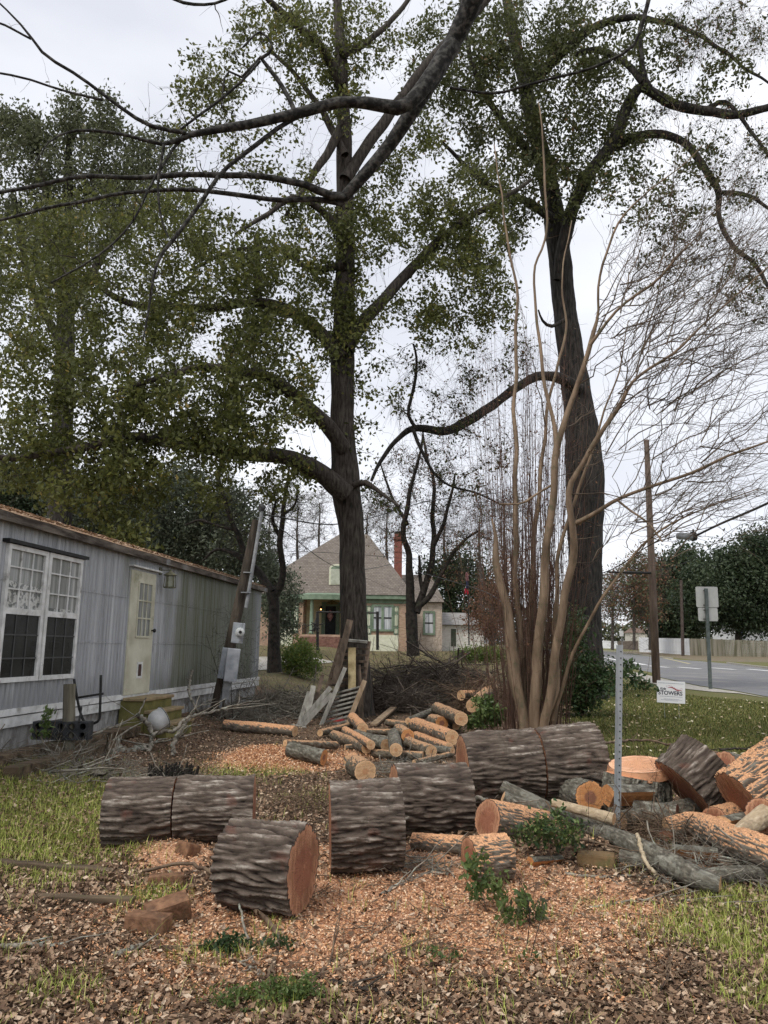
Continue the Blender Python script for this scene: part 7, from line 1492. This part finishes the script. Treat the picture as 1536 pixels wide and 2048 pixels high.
ST = [([(285, 1740, 12), (370, 1727, 20), (420, 1745, 20), (480, 1790, 10), (545, 1855, 6), (556, 1885), (545, 1940), (520, 2010)], 7, 11, 'long thin curved stick passing in front of the frontmost log down to the green sprigs', 'browntwig', 5),
      ([(480, 1640, 90), (462, 1690, 60), (470, 1740, 40), (478, 1800, 20), (500, 1900), (520, 1960)], 3, 5, 'thin pale upright twig standing against the frontmost log', 'greytwig', 5),
      ([(560, 2060), (610, 1995), (660, 1930), (720, 1890), (790, 1845)], 11, 4, 'yellowish stick slanting up to the right from the bottom edge', 'browntwig', 4),
      ([(590, 1962), (690, 1940), (790, 1915), (880, 1890)], 9, 4, 'long stick crossing the litter at the bottom centre', 'browntwig', 3),
      ([(430, 1905), (490, 1930), (530, 1955)], 8, 6, 'short grey stick between the two groups of green sprigs', 'greytwig', 2),
      ([(225, 1910), (255, 1905), (285, 1892)], 14, 9, 'short stubby lichened stick in the lower left litter', 'oldlogstick', 1),
      ([(0, 1905), (60, 1900), (140, 1895)], 10, 6, 'lichened stick lying at the left edge of the lower litter', 'greytwig', 3),
      ([(280, 1893), (330, 1900), (365, 1902)], 7, 6, 'brown twig right of the stubby lichened stick', 'browntwig', 1),
      ([(660, 1970), (720, 1985), (780, 1995)], 13, 7, 'dark gnarled stick near the bottom centre', 'twig', 4),
      ([(1190, 1935), (1250, 1955), (1330, 1960), (1385, 1940), (1392, 1915)], 8, 6, 'curved hooked stick in the lower right litter', 'browntwig', 3),
      ([(768, 1920), (820, 1908), (870, 1905)], 9, 5, 'bowed twig on the shavings at the bottom centre', 'browntwig', 1),
      ([(1100, 1688, 8), (1170, 1680, 10), (1240, 1706, 6), (1300, 1740, 4)], 7, 4, 'pale slender stick across the mossy brown block', 'browntwig', 4),
      ([(1275, 1668, 60), (1290, 1720, 40), (1312, 1752, 14)], 7, 7, 'pale barkless stick leaning on the lichen-covered log', 'palestick', 0),
      ([(1130, 1750), (1200, 1758), (1290, 1757), (1400, 1790)], 6, 4, 'thin grey stick in front of the right pile', 'greytwig', 5),
      ([(1180, 1820), (1300, 1800), (1430, 1810), (1540, 1830)], 5, 4, 'wavy thin stick in the grass at the right', 'greytwig', 6),
      ([(800, 1640, 60), (850, 1628, 40), (880, 1642, 26), (876, 1665, 10), (850, 1680, 4)], 5, 3, 'curled grey twig against the wedged trunk section', 'greytwig', 4),
      ([(760, 1790), (810, 1765), (870, 1745), (925, 1735)], 8, 3, 'lichened branchlet on the shavings left of the capped log', 'greytwig', 8),
      ([(935, 1592, 60), (975, 1602, 50), (1010, 1625, 40)], 9, 6, 'short grey twig above the orange cut end', 'greytwig', 2),
      ([(0, 1532), (60, 1545), (120, 1555), (170, 1548), (215, 1555)], 9, 12, 'grey curved branch on the grass left of the leftmost log', 'greytwig', 6),
      ([(125, 1510), (165, 1545), (195, 1560), (240, 1562)], 15, 10, 'dark bent branch lying against the back of the leftmost log', 'twig', 4),
      ([(180, 1512), (235, 1502), (290, 1500)], 14, 12, 'thick lichened branch piece behind the bent dark branch', 'oldlogstick', 5),
      ([(160, 1505), (210, 1500), (240, 1496)], 13, 11, 'shorter lichened branch piece left of the thick one', 'oldlogstick', 4),
      ([(110, 1500, 10), (170, 1475, 20), (235, 1450, 40), (275, 1428, 60), (292, 1395, 90)], 5, 3, 'long pale twig slanting up toward the concrete steps', 'greytwig', 6),
      ([(275, 1430, 60), (298, 1450, 40), (304, 1478, 20), (296, 1505)], 9, 7, 'upright forked lichened branch in front of the white tub', 'greytwig', 5),
      ([(304, 1470, 30), (330, 1462, 40), (350, 1462, 50), (375, 1435, 70), (420, 1425, 70), (480, 1408, 80)], 7, 4, 'lichened arching branch right of the white tub', 'greytwig', 8),
      ([(346, 1512), (350, 1480, 30), (375, 1440, 60)], 9, 6, 'mossy branch standing behind the shaggy stump', 'greytwig', 6),
      ([(384, 1340, 90), (378, 1380, 60), (388, 1410, 40), (400, 1430, 20)], 5, 5, 'pale thin twig standing near the foot of the service pole', 'greytwig', 3),
      ([(1200, 1487, 30), (1290, 1480, 20), (1350, 1492, 20), (1420, 1502, 10), (1480, 1520)], 5, 4, 'long thin branch resting on the lawn behind the log pile', 'browntwig', 4),
      ([(1440, 1500, 10), (1480, 1497, 10), (1536, 1508)], 4, 3, 'second thin branch on the lawn at the right edge', 'twig', 3),
      ([(30, 1520), (90, 1530), (150, 1515), (210, 1525)], 6, 5, 'thin mossy stick beside the old timbers', 'greytwig', 5),
      ([(930, 1885), (1010, 1880), (1080, 1900)], 4, 3, 'thin brown twig among the shavings right of centre', 'browntwig', 3),
      ([(60, 1980), (150, 1960), (210, 1990)], 6, 4, 'thin brown stick in the lower left corner litter', 'browntwig', 3)]
MT['oldlogstick'] = MT['greytwig']; MT['palestick'] = pm('barkless_stick', (.34, .27, .17), (.48, .40, .28), 9, bump=0)
for L, w0, w1, lb, mt_, sd_ in ST: stick(L, w0, w1, lb, mt_, side=sd_)

# ================================================================== GROUND SCATTER
def samp(n, y0_, y1_, p=1.3, mar=1.08):
    u = RNG.random(n); e = 1 - p; y = (y0_ ** e + u * (y1_ ** e - y0_ ** e)) ** (1 / e); x = RNG.uniform(-.54, .56, n) * y * mar + RNG.uniform(-.3, .3, n); return x, y
def sawp(x, y): return np.clip(blobmask(x, y, SAW), 0, 1.2)
MT['grass'] = littermat('grass_blades', [(0, (.12, .15, .025)), (.4, (.27, .33, .055)), (.75, (.43, .47, .11)), (.93, (.50, .46, .18)), (1, (.46, .40, .24))], .7)
MT['lawn'] = littermat('lawn_blades', [(0, (.05, .065, .016)), (.45, (.115, .135, .032)), (.8, (.19, .19, .055)), (1, (.28, .23, .11))], .7)
x, y = samp(160000, 2.3, 17); s_ = sawp(x, y); l_ = lawnmask(x, y); nz_ = noise3(x * 1.9, y * 1.9, 4.4)
keep = (RNG.random(len(x)) < np.clip(1.0 - .80 * np.clip(s_ + .9 * nz_, 0, 1.1), .13, 1)) & (RNG.random(len(x)) > l_ * .97)
keep &= ~((x < -3.6) & (y > 9)); x, y = x[keep], y[keep]
hz_ = H(x, y); V_, f_, r_ = flatleaf(np.stack([x, y, hz_ + RNG.random(len(x)) * .022 + .003], 1), .035, .6)
tag(mesh_np('leaf_litter', V_, f_, MT['litter'], None, {'rnd': r_}, smooth=False), 'brown dead leaves strewn over the yard', 'dead leaves', None, 'stuff')
x, y = samp(300000, 2.4, 14, 1.2); s_ = sawp(x, y) + .35 * noise3(x * 3, y * 3, 7.7) + .35 * noise3(x * 9, y * 9, 1.7); keep = RNG.random(len(x)) < np.clip(s_ * 1.3 - .14, 0, 1); x, y = x[keep], y[keep]
V_, f_, r_ = flatleaf(np.stack([x, y, H(x, y) + RNG.random(len(x)) * .020 + .002], 1), .017, .5, .55)
tag(mesh_np('wood_shavings', V_, f_, MT['chips'], None, {'rnd': r_}, smooth=False), 'orange saw shavings covering the ground round the logs', 'shavings', None, 'stuff')
n = 26000; P_ = np.array([[*G(a, b)[:2], r] for a, b, r in ((535, 1518, .62), (650, 1522, .5), (720, 1508, .6), (850, 1488, .7), (780, 1480, .7))]); i_ = RNG.integers(0, 5, n); x = P_[i_, 0] + RNG.normal(size=n) * P_[i_, 2] * .5; y = P_[i_, 1] + RNG.normal(size=n) * P_[i_, 2] * .45
kk = RNG.random(n) < np.where(i_ == 0, 1, .35); x, y = x[kk], y[kk]; V_, f_, r_ = flatleaf(np.stack([x, y, H(x, y) + RNG.random(len(x)) * .03], 1), .028, .7, .5)
tag(mesh_np('wood_shavings', V_, f_, MT['chips'], None, {'rnd': r_}, smooth=False), 'orange shavings heaped among the firewood', 'shavings', None, 'stuff')
def blades(x, y, h, wd, mat, name, label, lean=.5):
    n = len(x); z = H(x, y); a = RNG.random(n) * 2 * PI; hh = h * (.4 + RNG.random(n)); ln = lean * hh * RNG.random(n); b = np.stack([x, y, z - .005], 1); sdv = np.stack([np.cos(a), np.sin(a), 0 * a], 1) * wd[:, None] / 2
    dr = np.stack([-np.sin(a), np.cos(a), 0 * a], 1) * np.sign(RNG.random(n) - .5)[:, None]; m_ = b + dr * (ln * .35)[:, None] + np.array([0, 0, 1]) * (hh * .6)[:, None]; tp = b + dr * (ln * 1.2)[:, None] + np.array([0, 0, 1]) * hh[:, None]
    V = np.stack([b - sdv, b + sdv, m_ + sdv * .75, m_ - sdv * .75, tp], 1).reshape(-1, 3); k = np.arange(n)[:, None] * 5
    return tag(mesh_np(name, V, [k + [0, 1, 2, 3], np.concatenate([k + [3, 2, 4]])], mat, None, {'rnd': np.repeat(RNG.random(n), 5)}, smooth=False), label, 'grass', None, 'stuff')
x, y = samp(330000, 2.4, 12, 1.2); g_ = np.clip(blobmask(x, y, GRS), 0, 1.3) + .5 * noise3(x * 2.5, y * 2.5, 2.2) ; keep = RNG.random(len(x)) < np.clip(g_ * .9 - .1, 0, 1) ; x, y = x[keep], y[keep]
blades(x, y, .062, np.full(len(x), .0042), MT['grass'], 'grass', 'bright green grass patches among the logs', .9)
x, y = samp(9000, 2.4, 10, 1.2); keep = noise3(x * 3.5, y * 3.5, 9.2) > .12; x, y = x[keep], y[keep]; blades(x, y, .09, np.full(len(x), .004), MT['grass'], 'grass_tufts', 'sparse grass tufts poking through the litter', 1.0)
n = 260000; y = RNG.uniform(8.4, 36, n) ** 1.0; x = RNG.uniform(.05, .62, n) * y; l_ = lawnmask(x, y); px = x / y * F + CX
edge_y = np.interp(px, [1090, 1205, 1262, 1330, 1420, 1480, 1536, 1640], [30.0, 38.0, 32, 27.0, 25.2, 24.2, 23.2, 21.0]) - .9
keep = (RNG.random(n) < l_ * np.clip(14 / y, .3, 1)) & (y < edge_y); x, y = x[keep], y[keep]
blades(x, y, .055, .006 + .0006 * y, MT['lawn'], 'lawn_grass', 'short olive green lawn between the logs and the road', .7)
n = 1000; y = RNG.uniform(9, 30, n); x = RNG.uniform(.22, .58, n) * y; keep = y < np.interp(x / y * F + CX, [1090, 1262, 1330, 1420, 1536], [30.0, 31, 26.0, 24.2, 22.2]); x, y = x[keep], y[keep]
V_, f_, r_ = flatleaf(np.stack([x, y, H(x, y) + .05], 1), .06, .4); r_ = np.clip(r_ * .5 + .5, 0, 1)
MT['paleleaf'] = littermat('pale_fallen_leaves', [(0, (.2, .13, .07)), (.5, (.36, .26, .15)), (.85, (.55, .48, .34)), (1, (.7, .65, .5))]); tag(mesh_np('fallen_leaves', V_, f_, MT['paleleaf'], None, {'rnd': r_}, smooth=False), 'pale fallen leaves dotted over the lawn', 'fallen leaves', None, 'stuff')
# fine twig debris
n = 3600; x, y = samp(n, 2.4, 16, 1.3); d = RNG.normal(size=(n, 3)); d[:, 2] *= .12; d /= np.linalg.norm(d, axis=1)[:, None]; l = RNG.uniform(.04, .30, n); t_ = np.linspace(-.5, .5, 5); p = np.stack([x, y, H(x, y) + .022], 1); cu = RNG.normal(size=(n, 3)) * [.3, .3, .1]
C_ = p[:, None] + d[:, None] * (l[:, None] * t_)[..., None] + cu[:, None] * (l[:, None] * t_ ** 2)[..., None]; R_ = (RNG.uniform(.0012, .0035, n)[:, None] * np.linspace(1, .6, 5)[None]); V_, f_ = twigbatch(C_, R_, 4)
tag(mesh_np('twig_litter', V_, f_, MT['browntwig']), 'fine twigs scattered over leaves and shavings', 'twigs', None, 'stuff')
